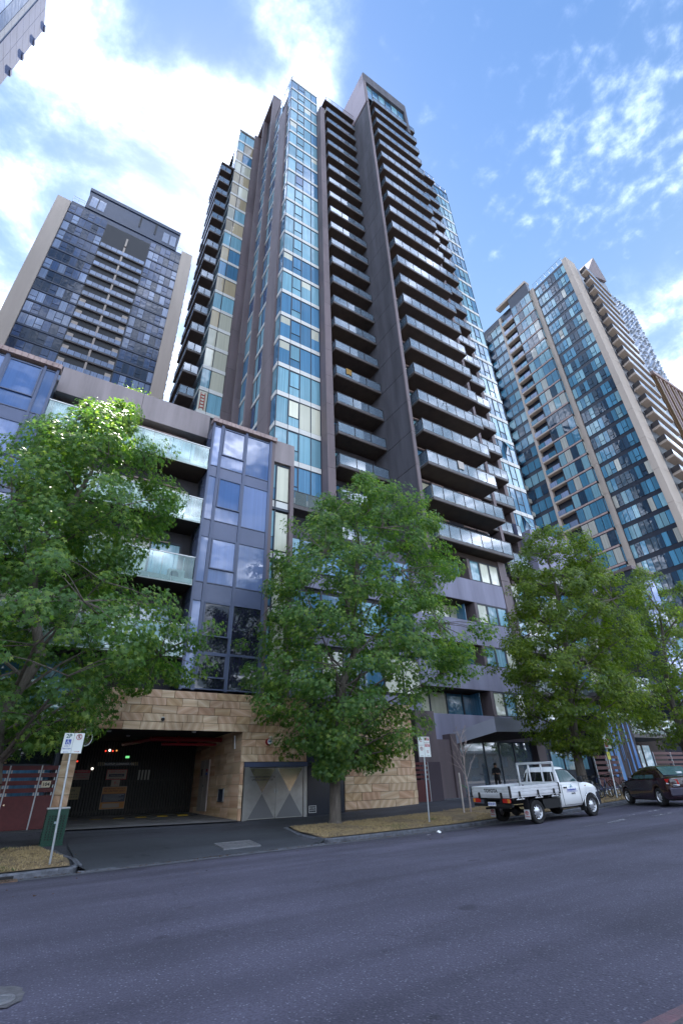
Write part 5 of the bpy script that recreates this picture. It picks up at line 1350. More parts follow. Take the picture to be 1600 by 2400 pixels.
# ================================================================== the other side of the street, behind the viewer, seen only in glass
op = thing('opposite_building', (15, -24, 0), 'sand coloured low block across the street, met only as a reflection in glass', 'building')
M['sand'] = mat('sand render', (.34, .27, .19), .8, var=.15, scale=.5)
mb = MB(); mb.box(-45, 120, -40, -24, -1.3, 6.4); build('wall', mb, M['sand'], op)
wn_ = MB(); 
for k in range(2):
    for i in range(40):
        x = -43+i*4.0; wn_.box(x, x+2.2, -24, -23.9, .8+3.2*k, 2.6+3.2*k)
build('window', wn_, M['night'], op, kind='stuff')
mb = MB(); mb.box(-45.3, 120.3, -40.3, -23.6, 6.4, 6.9); build('cornice', mb, M['band'], op)
# ================================================================== street trees
def leaf_mat(name, c1, c2, c3):
    m = bpy.data.materials.new(name); m.use_nodes = True
    nt = m.node_tree; N, L = nt.nodes, nt.links; N.clear()
    g = N.new('ShaderNodeNewGeometry'); n = N.new('ShaderNodeTexNoise'); n.inputs['Scale'].default_value = .55; n.inputs['Detail'].default_value = 3
    L.new(g.outputs['Position'], n.inputs['Vector'])
    cr = N.new('ShaderNodeValToRGB'); e = cr.color_ramp.elements
    e[0].color = (*c1, 1); e[0].position = .0; e[1].color = (*c3, 1); e[1].position = 1
    q = e.new(.62); q.color = (*c2, 1)
    ad = N.new('ShaderNodeMath'); ad.operation = 'MULTIPLY_ADD'; L.new(g.outputs['Random Per Island'], ad.inputs[0]); ad.inputs[1].default_value = .8
    mr = N.new('ShaderNodeMapRange'); L.new(n.outputs[0], mr.inputs[0]); mr.inputs[1].default_value = .3; mr.inputs[2].default_value = .7; mr.inputs[3].default_value = -.05; mr.inputs[4].default_value = .3
    L.new(mr.outputs[0], ad.inputs[2]); L.new(ad.outputs[0], cr.inputs[0])
    b = N.new('ShaderNodeBsdfPrincipled'); b.inputs['Roughness'].default_value = .38; b.inputs['Specular IOR Level'].default_value = .38
    L.new(cr.outputs[0], b.inputs['Base Color'])
    t = N.new('ShaderNodeBsdfTranslucent'); h = N.new('ShaderNodeMixRGB'); h.blend_type = 'MULTIPLY'; h.inputs[0].default_value = 1; h.inputs[2].default_value = (1.7, 1.9, .65, 1); L.new(cr.outputs[0], h.inputs[1]); L.new(h.outputs[0], t.inputs[0])
    mx = N.new('ShaderNodeMixShader'); mx.inputs[0].default_value = .5; L.new(b.outputs[0], mx.inputs[1]); L.new(t.outputs[0], mx.inputs[2])
    o = N.new('ShaderNodeOutputMaterial'); L.new(mx.outputs[0], o.inputs[0]); return m
M['bark'] = mat('grey bark', (.17, .145, .125), .9, c2=(.065, .052, .045), var=.3, scale=14, bump=1.0, bscale=24, streak=True)
# five-pointed sweetgum leaf with a little fold
_tips = [(90, 1.0), (90-62, .92), (90+62, .92), (90-128, .72), (90+128, .72)]
def leaf_template():
    ang = sorted([(a % 360, r) for a, r in _tips])
    pts = []
    for i, (a, r) in enumerate(ang):
        a2, r2 = ang[(i+1) % 5]; d = ((a2-a) % 360)
        pts.append((r*math.cos(R(a)), r*math.sin(R(a)), -.16*r)); m = a+d/2
        rr = .36 if d < 90 else .22
        pts.append((rr*math.cos(R(m)), rr*math.sin(R(m)), .03))
    return np.array([(0, 0, .05)]+pts)
LT = leaf_template()
LF = np.array([(0, i, i % 10+1) for i in range(1, 11)])
def make_leaves(P, Nrm, S, rg):
    n = len(P)
    Nrm = Nrm/np.linalg.norm(Nrm, axis=1, keepdims=True)
    up = rg.normal(size=(n, 3)); up[:, 2] -= 1.2                       # tips hang
    T = up-(up*Nrm).sum(1, keepdims=True)*Nrm; T /= np.linalg.norm(T, axis=1, keepdims=True)+1e-9
    B = np.cross(Nrm, T)
    V = (LT[None, :, 0, None]*B[:, None]+LT[None, :, 1, None]*T[:, None]+LT[None, :, 2, None]*Nrm[:, None])*S[:, None, None]+P[:, None]
    F = (LF[None]+np.arange(n)[:, None, None]*11)
    return V.reshape(-1, 3), F.reshape(-1, 3)
def tri_mesh(name, V, F, m):
    me = bpy.data.meshes.new(name); nv, nf = len(V), len(F)
    me.vertices.add(nv); me.vertices.foreach_set('co', V.astype(np.float32).ravel())
    me.loops.add(nf*3); me.loops.foreach_set('vertex_index', F.astype(np.int32).ravel())
    me.polygons.add(nf); me.polygons.foreach_set('loop_start', np.arange(nf, dtype=np.int32)*3); me.polygons.foreach_set('loop_total', np.full(nf, 3, np.int32))
    me.materials.append(m); me.update(calc_edges=True); return me
def street_tree(base_, prof, label, m, seed, n_cl=330, per=125, trunk_r=.2, fork=None, lean=(0, 0)):
    rg = np.random.RandomState(seed); bx_, by_ = base_; bz = (walk_z(bx_, by_))
    t = thing('street_tree', (bx_, by_, bz), label, 'tree', 'leafy trees along the kerb')
    hw = np.random.RandomState(seed+50); prof = [(z, l*1.06*hw.uniform(.86, 1.1), r*1.06*hw.uniform(.86, 1.1)) for z, l, r in prof]
    d = math.hypot(bx_, by_); v = np.array([bx_/d, by_/d]); r_ = np.array([v[1], -v[0]])
    zs = [p[0] for p in prof]; le = [p[1] for p in prof]; ri = [p[2] for p in prof]
    def env(z, ph):
        l, r = np.interp(z, zs, le), np.interp(z, zs, ri); mid = (l+r)/2; half = (r-l)/2
        dep = min(half, 4.6)*1.0
        c, s = math.cos(ph), math.sin(ph)
        rad = 1/math.sqrt((c/max(.15, half))**2+(s/max(.15, dep))**2)
        return mid, rad
    def pos(z, ph, k):
        mid, rad = env(z, ph); a = mid+rad*k*math.cos(ph); b = rad*k*math.sin(ph)
        return np.array([bx_+r_[0]*a+v[0]*b, by_+r_[1]*a+v[1]*b, z])
    z0, z1 = zs[0], zs[-1]
    # trunk follows the middle of the crown
    tk = []
    for i in range(9):
        z = bz-.1+(z1*.9-bz)*i/8; mid = np.interp(z, zs, [(a+b)/2 for a, b in zip(le, ri)]) if z > z0 else 0
        f = min(1, max(0, (z-bz-1.2)/4.5))*.75
        tk.append(Vector((bx_+r_[0]*mid*f+rg.normal(0, .05)*(i > 1), by_+r_[1]*mid*f+rg.normal(0, .05)*(i > 1), z)))
    mb = MB(); rr = [trunk_r*(1.45 if i == 0 else 1.0)*(1-i/8.6)**.8+.015 for i in range(9)]
    mb.path([tk[0]+Vector((0, 0, -.05)), tk[0]+Vector((0, 0, .22))]+tk[1:], [trunk_r*1.75, trunk_r*1.15]+rr[1:], 12)
    tz = np.array([p.z for p in tk])
    def trunk_at(z): return Vector([float(np.interp(z, tz, [p[k] for p in tk])) for k in range(3)])
    # limbs
    nodes = []; br = MB()
    for i in range(34):
        z = z0+.6+(z1-z0-.8)*((i+rg.rand())/34); ph = i*2.399+rg.normal(0, .3)
        q = Vector(pos(z, ph, .72)); ll = (q-trunk_at(z)).length
        p = trunk_at(max(bz+1.9, z-ll*.65)); mid = p.lerp(q, .5)+Vector((rg.normal(0, .15), rg.normal(0, .15), ll*.05))
        w = max(.02, trunk_r*.36*(1-(z-z0)/(z1-z0)*.75)); br.path([p, mid, q], [w, w*.65, w*.25], 6); nodes += [mid, q, p.lerp(mid, .6), mid.lerp(q, .5)]
    P, Nn, S = [], [], []
    wz = np.linspace(z0, z1, 60); ww = np.array([max(.12, env(z, 0)[1]*.6+.3) for z in wz]); ww /= ww.sum()
    for c in range(n_cl):
        z = rg.choice(wz, p=ww)+rg.normal(0, .12); z = min(max(z, z0), z1)
        ph = rg.uniform(0, 6.283); k = 1-abs(rg.normal(0, .22)) if rg.rand() < .8 else rg.uniform(.25, .9)
        k = max(.15, k-.06)+(rg.uniform(.04, .2) if rg.rand() < .14 else 0)
        ctr = pos(z, ph, k)
        nd = min(nodes, key=lambda q: (q.x-ctr[0])**2+(q.y-ctr[1])**2+(q.z-ctr[2])**2*1.2)
        br.path([nd, nd.lerp(Vector(ctr), .5)+Vector((0, 0, .08)), Vector(ctr)], [.022, .014, .006], 4)
        cs = rg.uniform(.32, .72); n = int(per*(cs/.55)**1.6*rg.uniform(.75, 1.25))
        dirs = rg.normal(size=(n, 3)); dirs /= np.linalg.norm(dirs, axis=1, keepdims=True)
        rad = cs*np.cbrt(rg.uniform(.12, 1, n))
        off = dirs*rad[:, None]*np.array([1.1, 1.1, .72]); off[:, 2] -= .12*np.hypot(off[:, 0], off[:, 1])
        out = np.array([ctr[0]-bx_, ctr[1]-by_, .0]); out /= np.linalg.norm(out)+1e-6
        nn = dirs*.5+out*.75+np.array([0, 0, .45])+rg.normal(0, .38, (n, 3))
        P.append(ctr+off); Nn.append(nn); S.append(rg.uniform(.075, .138, n))
    V, F = make_leaves(np.concatenate(P), np.concatenate(Nn), np.concatenate(S), rg)
    V -= np.array([bx_, by_, bz])
    build('trunk', mb, M['bark'], t, at=(bx_, by_, bz)); build('branches', br, M['bark'], t, at=(bx_, by_, bz))
    me = tri_mesh('crown', V, F, m); o = bpy.data.objects.new('crown', me); link(o, t, (bx_, by_, bz)); o['kind'] = 'stuff'
    return t
PM = [(2.0, -.6, 1.2), (3.0, -1.9, 3.1), (3.7, -2.3, 4.2), (5, -3.6, 4.9), (6, -4.5, 6.0), (7, -4.2, 6.6), (7.7, -4.0, 5.9), (8.8, -3.6, 5.4), (10, -3.0, 5.8), (11.2, -2.4, 5.8), (12.4, -1.9, 5.6), (13.7, -1.4, 5.0), (15, -.7, 3.4), (15.9, .8, 2.6)]
PL = [(3.1, -2.5, 1.4), (3.6, -4.2, 2.0), (4.3, -5, 3.2), (5.1, -5, 4.4), (6.4, -5, 4.5), (7.4, -5, 2.8), (8.2, -5, 1.8), (9, -4.6, 2.1), (10.1, -4.4, 2.9), (11.7, -3.9, 2.85), (13, -3, 2.5), (14, -2.1, 1.6), (15.1, -1.0, .9), (15.8, -.1, .5)]
PR = [(2.9, -.3, 1.3), (3.5, -2.0, 2.6), (5, -3.3, 4.1), (6.6, -3.9, 5.2), (7.8, -3.5, 5.4), (9, -3.0, 5.3), (10.7, -2.4, 5.2), (12, -1.6, 5.0), (13, -1.2, 4.8), (14.3, -.9, 4.1), (15.4, .3, 2.8), (16.1, .8, 1.6)]
leafA = leaf_mat('sweetgum leaf', (.052, .125, .038), (.108, .205, .055), (.27, .35, .075))
leafB = leaf_mat('olive sweetgum leaf', (.066, .118, .016), (.120, .185, .024), (.25, .30, .040))
street_tree((11.2, 18.7), PM, 'big leafy tree in the middle, trunk in the dry verge before the sandstone', leafA, 5, 480, 114, .21)
street_tree((-.2, 17.8), [(z, l+.5, r+.5) for z, l, r in PL], 'leafy tree on the left overhanging the disabled parking sign', leafA, 8, 480, 114, .2)
street_tree((26.0, 17.9), PR, 'olive green leafy tree right, standing behind the white ute', leafB, 13, 450, 110, .24)
P4 = [(z*.92+.6, l*1.0, r*.9) for z, l, r in PR]
street_tree((37.6, 17.9), P4, 'olive green leafy tree cut off by the right edge, above the dark sedan', leafB, 21, 270, 90, .22)

# bare young tree tied to a stake
bz = foot_z(17.5, 17.8)
sp = thing('bare_sapling', (17.5, 17.8, bz), 'leafless young tree beside a short stake behind the ute tray', 'tree')
mb = MB(); rg = np.random.RandomState(4)
def twig(p, d, L_, r, depth):
    q = p+d*L_; mb.tube(p, q, r, r*.65, 5)
    if depth == 0: return
    for i in range(3 if depth > 1 else 2):
        dd = (d+Vector((rg.normal(0, .42), rg.normal(0, .42), rg.normal(.1, .15)))).normalized(); twig(p+d*L_*(.55+.22*i), dd, L_*rg.uniform(.5, .75), r*.55, depth-1)
p0 = Vector((17.5, 17.8, bz-.05)); tr = MB(); pts = [p0, p0+Vector((.02, 0, .9)), p0+Vector((-.02, .02, 1.6)), p0+Vector((.03, 0, 2.3)), p0+Vector((0, 0, 3.0))]
tr.path(pts, [.04, .034, .028, .02, .01], 7)
for i, (h, a) in enumerate(((1.25, 0), (1.4, 3.1), (1.6, 1.5), (1.8, 4.4), (2.0, .4), (2.15, 2.9), (2.35, 5.2), (2.5, 1.2), (2.7, 3.6), (2.9, .2))):
    twig(p0+Vector((0, 0, h)), Vector((math.cos(a)*.55, math.sin(a)*.4, .8)).normalized(), .75-.03*i, .016, 2)
M['pale_bark'] = mat('pale bark', (.34, .27, .25), .85, var=.2, scale=10)
build('trunk', tr, M['pale_bark'], sp, at=p0); build('branches', mb, M['pale_bark'], sp, at=p0)
st = thing('tree_stake', (17.0, 17.7, bz), 'pale timber stake with green tie beside the leafless young tree', 'stake')
mb = MB(); mb.bbox(16.97, 17.03, 17.67, 17.73, bz-.1, bz+1.5, .01); build('stake', mb, M['putty'], st)
mb = MB(); mb.tube((17.0, 17.7, bz+1.05), (17.5, 17.8, bz+.9), .018); build('tie', mb, mat('green tie', (.05, .16, .06), .7), st)
# ================================================================== vehicles
M['glass_dark'] = pane_mat('dark car glass', (.008, .01, .012), ior=1.55, wob=.0)
M['glass_teal'] = pane_mat('tinted car glass', (.05, .10, .105), ior=1.55, wob=.0)
M['tyre'] = mat('tyre', (.011, .0105, .011), .85, bump=.2, bscale=60)
M['under'] = mat('underbody', (.006, .006, .007), .75)
M['lamp_red'] = mat('red lamp lens', (.42, .02, .015), .18, coat=.6)
M['lamp_amber'] = mat('amber lamp lens', (.55, .20, .03), .2, coat=.6)
M['white_car'] = mat('white car paint', (.80, .81, .81), .28, coat=.8)
M['black_car'] = mat('dark plum car paint', (.022, .006, .010), .2, coat=1.0)
def L_(name, mb, m, parent, loc=(0, 0, 0)):
    o = build(name, mb, m, parent, local=True); o.location = loc; return o
def wheel(parent, x, y, r, w, side, spokes, rim_m):
    mb = MB(); prof = [(r*.62, -w*.45), (r*.90, -w*.5), (r*.985, -w*.40), (r, -w*.2), (r, w*.2), (r*.985, w*.40), (r*.90, w*.5), (r*.62, w*.45)]
    mb.lathe(prof, (0, 0, 0), 'y', 32); t = L_('wheel', mb, M['tyre'], parent, (x, y, r))
    s = side; mb = MB(); f = w*.42*s
    mb.lathe([(r*.66, f), (r*.62, f+.004*s), (r*.58, f-.03*s), (r*.50, f-.045*s), (r*.30, f-.012*s), (r*.18, f+.012*s), (r*.10, f+.016*s), (0, f+.016*s)], (0, 0, 0), 'y', 32)
    rim = L_('rim', mb, rim_m, t)
    mb = MB()
    n = spokes
    for i in range(n):
        a = 2*math.pi*i/n; 
        for rad, sz in (((.47 if n > 8 else .42), (.042 if n > 8 else .06)),):
            c, d = math.cos(a)*r*rad, math.sin(a)*r*rad
            mb.lathe([(0, f-.018*s), (r*sz*1.6, f-.020*s), (r*sz*1.6, f-.05*s)], (c, 0, d), 'y', 8)
    L_('rim_hole', mb, M['under'], t)
    return t
def poly3(v, t=0.012):
    """thin curved-free pane from 3D outline, extruded along its normal"""
    v = [Vector(p) for p in v]; n = Vector((0, 0, 0))
    for i in range(len(v)): n += v[i].cross(v[(i+1) % len(v)])
    n.normalize(); a = [p for p in v]; b = [p+n*t for p in v]; k = len(v)
    return MB().add(a+b, [list(range(k))[::-1], list(range(k, 2*k))]+[(i, (i+1) % k, k+(i+1) % k, k+i) for i in range(k)])
def hull(stations, body=.93):
    secs = []
    for x, zb, zt, hw in stations:
        h = zt-zb
        half = [(hw*.90, zb), (hw*.985, zb+h*.12), (hw, zb+h*.42), (hw*.985, zb+h*.72), (hw*.955, zt-h*.06), (hw*.86, zt), (hw*.45, zt+.012)]
        pts = [(x, -y, z) for y, z in half]+[(x, 0, zt+.016)]+[(x, y, z) for y, z in half[::-1]]
        secs.append(pts)
    return MB().loft(secs)
# ---- white tray-back ute
UX, UY = 16.45, 14.30
uz = (road_z(16.45, 13.4)+0.012)
ute = thing('parked_ute', (UX, UY, uz), 'white single cab ute with aluminium drop-side tray parked along the kerb', 'ute')
ute.rotation_euler = (R(1.2), -math.atan2(road_z(19.68, 13.4)-road_z(16.45, 13.4), 3.23), 0)
WB = 3.235; TR = .365
for x, y, s in ((0, -.79, -1), (0, .79, 1), (WB, -.79, -1), (WB, .79, 1)): wheel(ute, x, y, TR, .24, s, 10, M['alu'])
def arch(x, c, r, lo, hi):
    d = abs(x-c); return max(lo, math.sqrt(max(0, r*r-d*d))+.34) if d < r else lo
st = []
for x, zt, hw in ((1.50, 1.13, .83), (1.56, 1.15, .87), (2.0, 1.16, .89), (2.5, 1.165, .89), (2.72, 1.17, .89), (2.82, 1.175, .89), (2.9, 1.18, .895), (3.0, 1.175, .90), (3.1, 1.165, .905), (3.235, 1.15, .905), (3.37, 1.12, .905), (3.5, 1.09, .90), (3.6, 1.06, .895), (3.68, 1.035, .885), (3.78, .99, .86), (3.88, .93, .82), (3.95, .86, .78)):
    st.append((x, arch(x, WB, .44, .40, 1), zt, hw))
cab = L_('cab_body', hull(st), M['white_car'], ute)
mb = MB()                                   # upper cab with pillars and roof
lo = [(1.50, .80), (2.86, .80)]
secs = []
for z, xb, xf, hw in ((1.12, 1.50, 2.92, .845), (1.30, 1.52, 2.74, .80), (1.50, 1.56, 2.54, .735), (1.62, 1.60, 2.38, .69), (1.70, 1.66, 2.26, .63), (1.735, 1.78, 2.12, .5)):
    secs.append([(xb, -hw*.93, z), (xb+.05, -hw, z), (xf-.12, -hw, z), (xf-.02, -hw*.86, z), (xf, 0, z), (xf-.02, hw*.86, z), (xf-.12, hw, z), (xb+.05, hw, z), (xb, hw*.93, z), (xb-.01, 0, z)])
mb.loft(secs); L_('cab_roof', mb, M['white_car'], ute)
for s in (-1, 1):
    v = [(1.64, s*.822, 1.20), (2.70, s*.822, 1.20), (2.42, s*.712, 1.56), (2.20, s*.70, 1.605), (1.70, s*.70, 1.605)]
    if s < 0: v = v
    else: v = v[::-1]
    L_('side_window', poly3(v, .02), M['glass_teal'], ute)
    mb = MB(); mb.path([(2.42, s*.735, 1.57), (2.74, s*.835, 1.19)], .022, 6); mb.path([(2.42, s*.735, 1.57), (2.2, s*.715, 1.625), (1.68, s*.715, 1.625)], .014, 6); L_('window_trim', mb, M['black'], ute)
    mb = MB(); mb.bbox(2.62, 2.74, s*.99-.09, s*.99+.09, 1.16, 1.36, .03); L_('mirror', mb, M['black'], ute)
    mb = MB(); mb.box(1.72, 1.90, s*.89-.012, s*.89+.012, 1.0, 1.045); L_('door_handle', mb, M['black'], ute)
    mb = MB(); mb.box(1.58, 1.59, s*.893-.004, s*.893+.004, .46, 1.16); mb.box(2.66, 2.67, s*.893-.004, s*.893+.004, .52, 1.17); mb.box(1.58, 2.67, s*.892-.004, s*.892+.004, .455, .465); L_('door_seam', mb, M['under'], ute)
    mb = MB(); mb.bbox(3.02, 3.07, s*.90-.012, s*.90+.012, 1.02, 1.05, .004); L_('indicator', mb, M['lamp_amber'], ute)
    v = [(3.66, s*.80, .98), (3.84, s*.62, .92), (3.93, s*.66, .80), (3.74, s*.87, .86)]
    L_('headlight', poly3(v if s < 0 else v[::-1], .03), M['chrome'], ute)
    mb = MB()                                # front arch lip
    for i in range(12):
        a, b = math.pi*i/12, math.pi*(i+1)/12
        mb.tube((WB+.44*math.cos(a), s*.895, .36+.44*math.sin(a)), (WB+.44*math.cos(b), s*.895, .36+.44*math.sin(b)), .018, n=5)
    L_('arch_lip', mb, M['white_car'], ute)
    mb = MB(); mb.box(WB-.50, WB-.47, s*.80-.11, s*.80+.11, .22, .50); L_('mud_flap', mb, M['black'], ute)
L_('rear_window', poly3([(1.505, .60, 1.24), (1.505, -.60, 1.24), (1.575, -.53, 1.56), (1.575, .53, 1.56)], .02), M['glass_dark'], ute)
for s in (-1, 1): v = [(1.512, s*.78, 1.24), (1.512, s*.66, 1.24), (1.578, s*.58, 1.55), (1.59, s*.64, 1.55)]; L_('quarter_window', poly3(v if s > 0 else v[::-1], .02), M['glass_dark'], ute)
L_('windscreen', poly3([(2.88, -.68, 1.20), (2.88, .68, 1.20), (2.40, .56, 1.61), (2.40, -.56, 1.61)], .02), M['glass_dark'], ute)
mb = MB(); mb.loft([[(x, -w, a), (x+.1*k, -w*.8, a), (x+.12*k, 0, a), (x+.1*k, w*.8, a), (x, w, a), (x, w, b), (x+.1*k, w*.8, b), (x+.12*k, 0, b), (x+.1*k, -w*.8, b), (x, -w, b)] for x, w, a, b, k in ((3.62, .90, .40, .78, 0), (3.86, .88, .38, .80, .3), (3.96, .78, .42, .76, .4))], caps=True); L_('bumper', mb, mat('dark bumper', (.014, .017, .03), .5), ute)
# tray
M['tray'] = mat('mill aluminium', (.66, .67, .69), .4, metal=.3, var=.08, scale=4)
mb = MB(); mb.box(-1.30, 1.42, -.90, .90, .85, .91); tray = L_('tray_deck', mb, M['tray'], ute)
def dropside(x0, x1, y0, y1, flat):
    mb = MB(); n = 3; h = .30/n
    for i in range(n):
        z0 = .90+i*h; 
        if flat == 'x': mb.bbox(x0, x1, y0, y1, z0+.004, z0+h-.004, .008)
        else: mb.bbox(x0, x1, y0, y1, z0+.004, z0+h-.004, .008)
    return L_('drop_side', mb, M['tray'], ute)
dropside(-1.27, 1.42, -.925, -.885, 'y'); dropside(-1.27, 1.42, .885, .925, 'y'); dropside(-1.325, -1.285, -.89, .89, 'x'); 
for x in (-1.30, 1.40):
    for s in (-1, 1): mb = MB(); mb.bbox(x-.035, x+.035, s*.91-.03, s*.91+.03, .86, 1.22, .008); L_('corner_post', mb, M['black'], ute)
for x in (-.85, .15, 1.05):
    mb = MB(); mb.bbox(x-.045, x+.045, -.955, -.925, .88, 1.04, .01); mb.tube((x-.02, -.96, .90), (x+.05, -.975, .80), .012, n=5); L_('latch', mb, M['black'], ute)
    mb = MB(); mb.box(x-.18, x+.22, -.935, -.915, .785, .815); mb.box(x-.1, x-.07, -.93, -.91, .815, .86); mb.box(x+.12, x+.15, -.93, -.91, .815, .86); L_('tie_rail', mb, M['tray'], ute)
for y in (-.52, .52): mb = MB(); mb.bbox(-1.355, -1.322, y-.05, y+.05, .82, 1.02, .01); L_('latch', mb, M['black'], ute)
t_ = bpy.data.curves.new('lettering', 'FONT'); t_.body = 'TOYOTA'; t_.size = .155; t_.align_x = 'CENTER'; t_.align_y = 'CENTER'; t_.extrude = .002; t_.offset = .005; t_.materials.append(M['ink'])
o = font_mesh('lettering', t_); col.objects.link(o); o.parent = ute; o.location = (-1.331, -.05, 1.07); o.rotation_euler = (R(90), 0, R(-90))
def ltext(body, size, loc, rot, m, parent, bold=0):
    c = bpy.data.curves.new('lettering', 'FONT'); c.body = body; c.size = size; c.align_x = 'CENTER'; c.align_y = 'CENTER'; c.extrude = .0015; c.offset = bold; c.materials.append(m)
    o = font_mesh('lettering', c); col.objects.link(o); o.parent = parent; o.location = loc; o.rotation_euler = [R(a) for a in rot]; return o
mb = MB()                                    # headboard
for y in (-.84, -.30, .30, .84): mb.bbox(1.36, 1.42, y-.028, y+.028, .91, 1.86, .008)
mb.bbox(1.35, 1.43, -.87, .87, 1.84, 1.92, .01); mb.bbox(1.36, 1.42, -.84, .84, 1.14, 1.22, .01)
for s in (-1, 1): mb.path([(1.38, s*.86, 1.86), (1.42, s*.88, 1.2)], .03, 6)
mb.path([(1.38, .30, 1.84), (1.38, .55, .95)], .022, 6)
L_('headboard', mb, M['tray'], ute)
for y, s in ((-.70, -1), (.70, 1)):
    mb = MB(); mb.bbox(-1.335, -1.27, y-.17, y+.17, .70, .83, .012); lf = L_('taillight', mb, M['lamp_red'], ute)
    mb = MB(); mb.bbox(-1.342, -1.30, y-.165 if s < 0 else y+.06, y-.06 if s < 0 else y+.165, .705, .825, .008); L_('indicator', mb, M['lamp_amber'], lf)
mb = MB(); mb.box(-1.29, -1.28, -.16, .20, .60, .72); pl = L_('number_plate', mb, M['white'], ute)
ltext('0XA\u00b7074', .095, (-1.293, .02, .66), (90, 0, -90), M['ink_blue'], pl, .003)
mb = MB(); mb.box(-1.25, 1.5, -.42, -.34, .62, .80); mb.box(-1.25, 1.5, .34, .42, .62, .80)
for x in (-1.15, -.6, .1, .8, 1.3): mb.box(x-.04, x+.04, -.88, .88, .78, .85)
mb.box(-1.27, -1.20, -.9, .9, .58, .66); mb.tube((0, -.7, TR), (0, .7, TR), .06); mb.lathe([(0, -.15), (.13, -.12), (.17, 0), (.13, .12), (0, .15)], (0, .1, TR), 'x', 14)
mb.lathe([(.18, -.1), (.34, -.1), (.35, .1), (.18, .1)], (-.75, .05, .60), 'z', 24); mb.tube((-1.1, .5, .5), (1.2, .45, .45), .035); mb.box(.4, 1.4, -.86, -.45, .42, .72); mb.box(1.5, 3.6, -.7, .7, .34, .6)
L_('chassis', mb, M['under'], ute)
for s in (-1, 1):
    mb = MB()
    for i in range(8):
        a, b = math.pi*(.04+.92*i/8), math.pi*(.04+.92*(i+1)/8)
        p, q = (.44*math.cos(a), .38+.44*math.sin(a)*.9), (.44*math.cos(b), .38+.44*math.sin(b)*.9)
        mb.add([(p[0], s*.66, p[1]), (p[0], s*.90, p[1]), (q[0], s*.90, q[1]), (q[0], s*.66, q[1])], [(0, 1, 2, 3)])
    mb.box(-.47, -.455, s*.80-.11, s*.80+.11, .48, .80); L_('mudguard', mb, M['black'], ute)
    mb = MB(); mb.bbox(-.49, -.475, s*.80-.125, s*.80+.125, .17, .46, .01); fl = L_('mud_flap', mb, mat('white mudflap', (.55, .55, .55), .6), ute)
    mb = MB()
    for sx, sz, rr in ((.075, .05, 0), (.028, .05, 0), (.05, .02, .018)):
        n = 20
        for i in range(n):
            a, b = 2*math.pi*i/n, 2*math.pi*(i+1)/n
            mb.tube((-.494, s*.80+sx*math.cos(a), .36+rr+sz*math.sin(a)), (-.494, s*.80+sx*math.cos(b), .36+rr+sz*math.sin(b)), .006, n=4)
    L_('emblem', mb, M['ink_red'], fl); ltext('TOYOTA', .05, (-.494, s*.80, .25), (90, 0, -90), M['ink_red'], fl, .002)
# door signwriting
mb = MB(); mb.add([(2.12, -.9, 1.02), (2.17, -.9, 1.12), (2.20, -.9, 1.02), (2.17, -.9, 1.05)], [(0, 1, 2, 3)]); mb2 = poly3([(2.10, -.897, 1.01), (2.15, -.897, 1.01), (2.17, -.897, 1.10), (2.16, -.897, 1.12)], .004); L_('emblem', mb2, mat('teal logo', (.03, .30, .34), .5), ute)
mb2 = poly3([(2.20, -.897, 1.01), (2.235, -.897, 1.01), (2.18, -.897, 1.11)], .004); L_('emblem', mb2, M['ink_blue'], ute)
ltext('Amalgamated', .10, (2.16, -.8995, .945), (90, 0, 0), M['ink_blue'], ute, .003); ltext('1300 700', .062, (2.22, -.8995, .81), (90, 0, 0), M['ink'], ute, .002)
mb = MB()
for i in range(8): mb.box(1.84+i*.085, 1.90+i*.085, -.902, -.898, .87, .885)
L_('small_print', mb, M['ink_blue'], ute)

# ---- dark sedan, nose to the kerb
ang = math.atan2(2.1, 1.4)
rear = Vector((22.95, 12.45)); nose = Vector((math.cos(ang), math.sin(ang))); left = Vector((-nose.y, nose.x))
cc = rear-left*.78
cz0, cz1 = road_z(cc.x, cc.y), road_z(cc.x+nose.x*2.7, cc.y+nose.y*2.7)
car = thing('parked_sedan', (cc.x, cc.y, cz0+.01), 'very dark plum sedan parked at an angle, nose in to the kerb', 'car')
car.rotation_euler = (0, -math.atan2(cz1-cz0, 2.7), ang)
for x, y, s in ((0, -.76, -1), (0, .76, 1), (2.7, -.76, -1), (2.7, .76, 1)): wheel(car, x, y, .315, .21, s, 7, M['alu'])
st = []
for x, zt, hw in ((-.93, .86, .66), (-.90, .95, .76), (-.80, 1.0, .82), (-.6, 1.015, .86), (-.38, 1.01, .875), (-.2, 1.0, .88), (-.1, .995, .88), (0, .99, .88), (.1, .985, .88), (.2, .98, .88), (.40, .975, .875), (.9, .965, .875), (1.6, .955, .875), (2.1, .945, .875), (2.30, .935, .875), (2.42, .925, .875), (2.55, .905, .875), (2.7, .885, .87), (2.85, .86, .865), (2.98, .83, .855), (3.10, .80, .84), (3.3, .74, .79), (3.45, .68, .70), (3.53, .60, .58)):
    zb = max(arch(x, 0, .37, .20, 1)-.04 if abs(x) < .37 else .22, arch(x, 2.7, .37, .20, 1)-.04 if abs(x-2.7) < .37 else .22)
    if x < -.8: zb = .30
    if x > 3.2: zb = .26
    st.append((x, zb, zt, hw))
L_('car_body', hull(st), M['black_car'], car)
xs_ = [-.50, -.2, .12, .42, .75, 1.1, 1.45, 1.8, 2.1, 2.36]; zr = [.99, 1.17, 1.32, 1.40, 1.43, 1.43, 1.385, 1.26, 1.10, .95]
secs = []
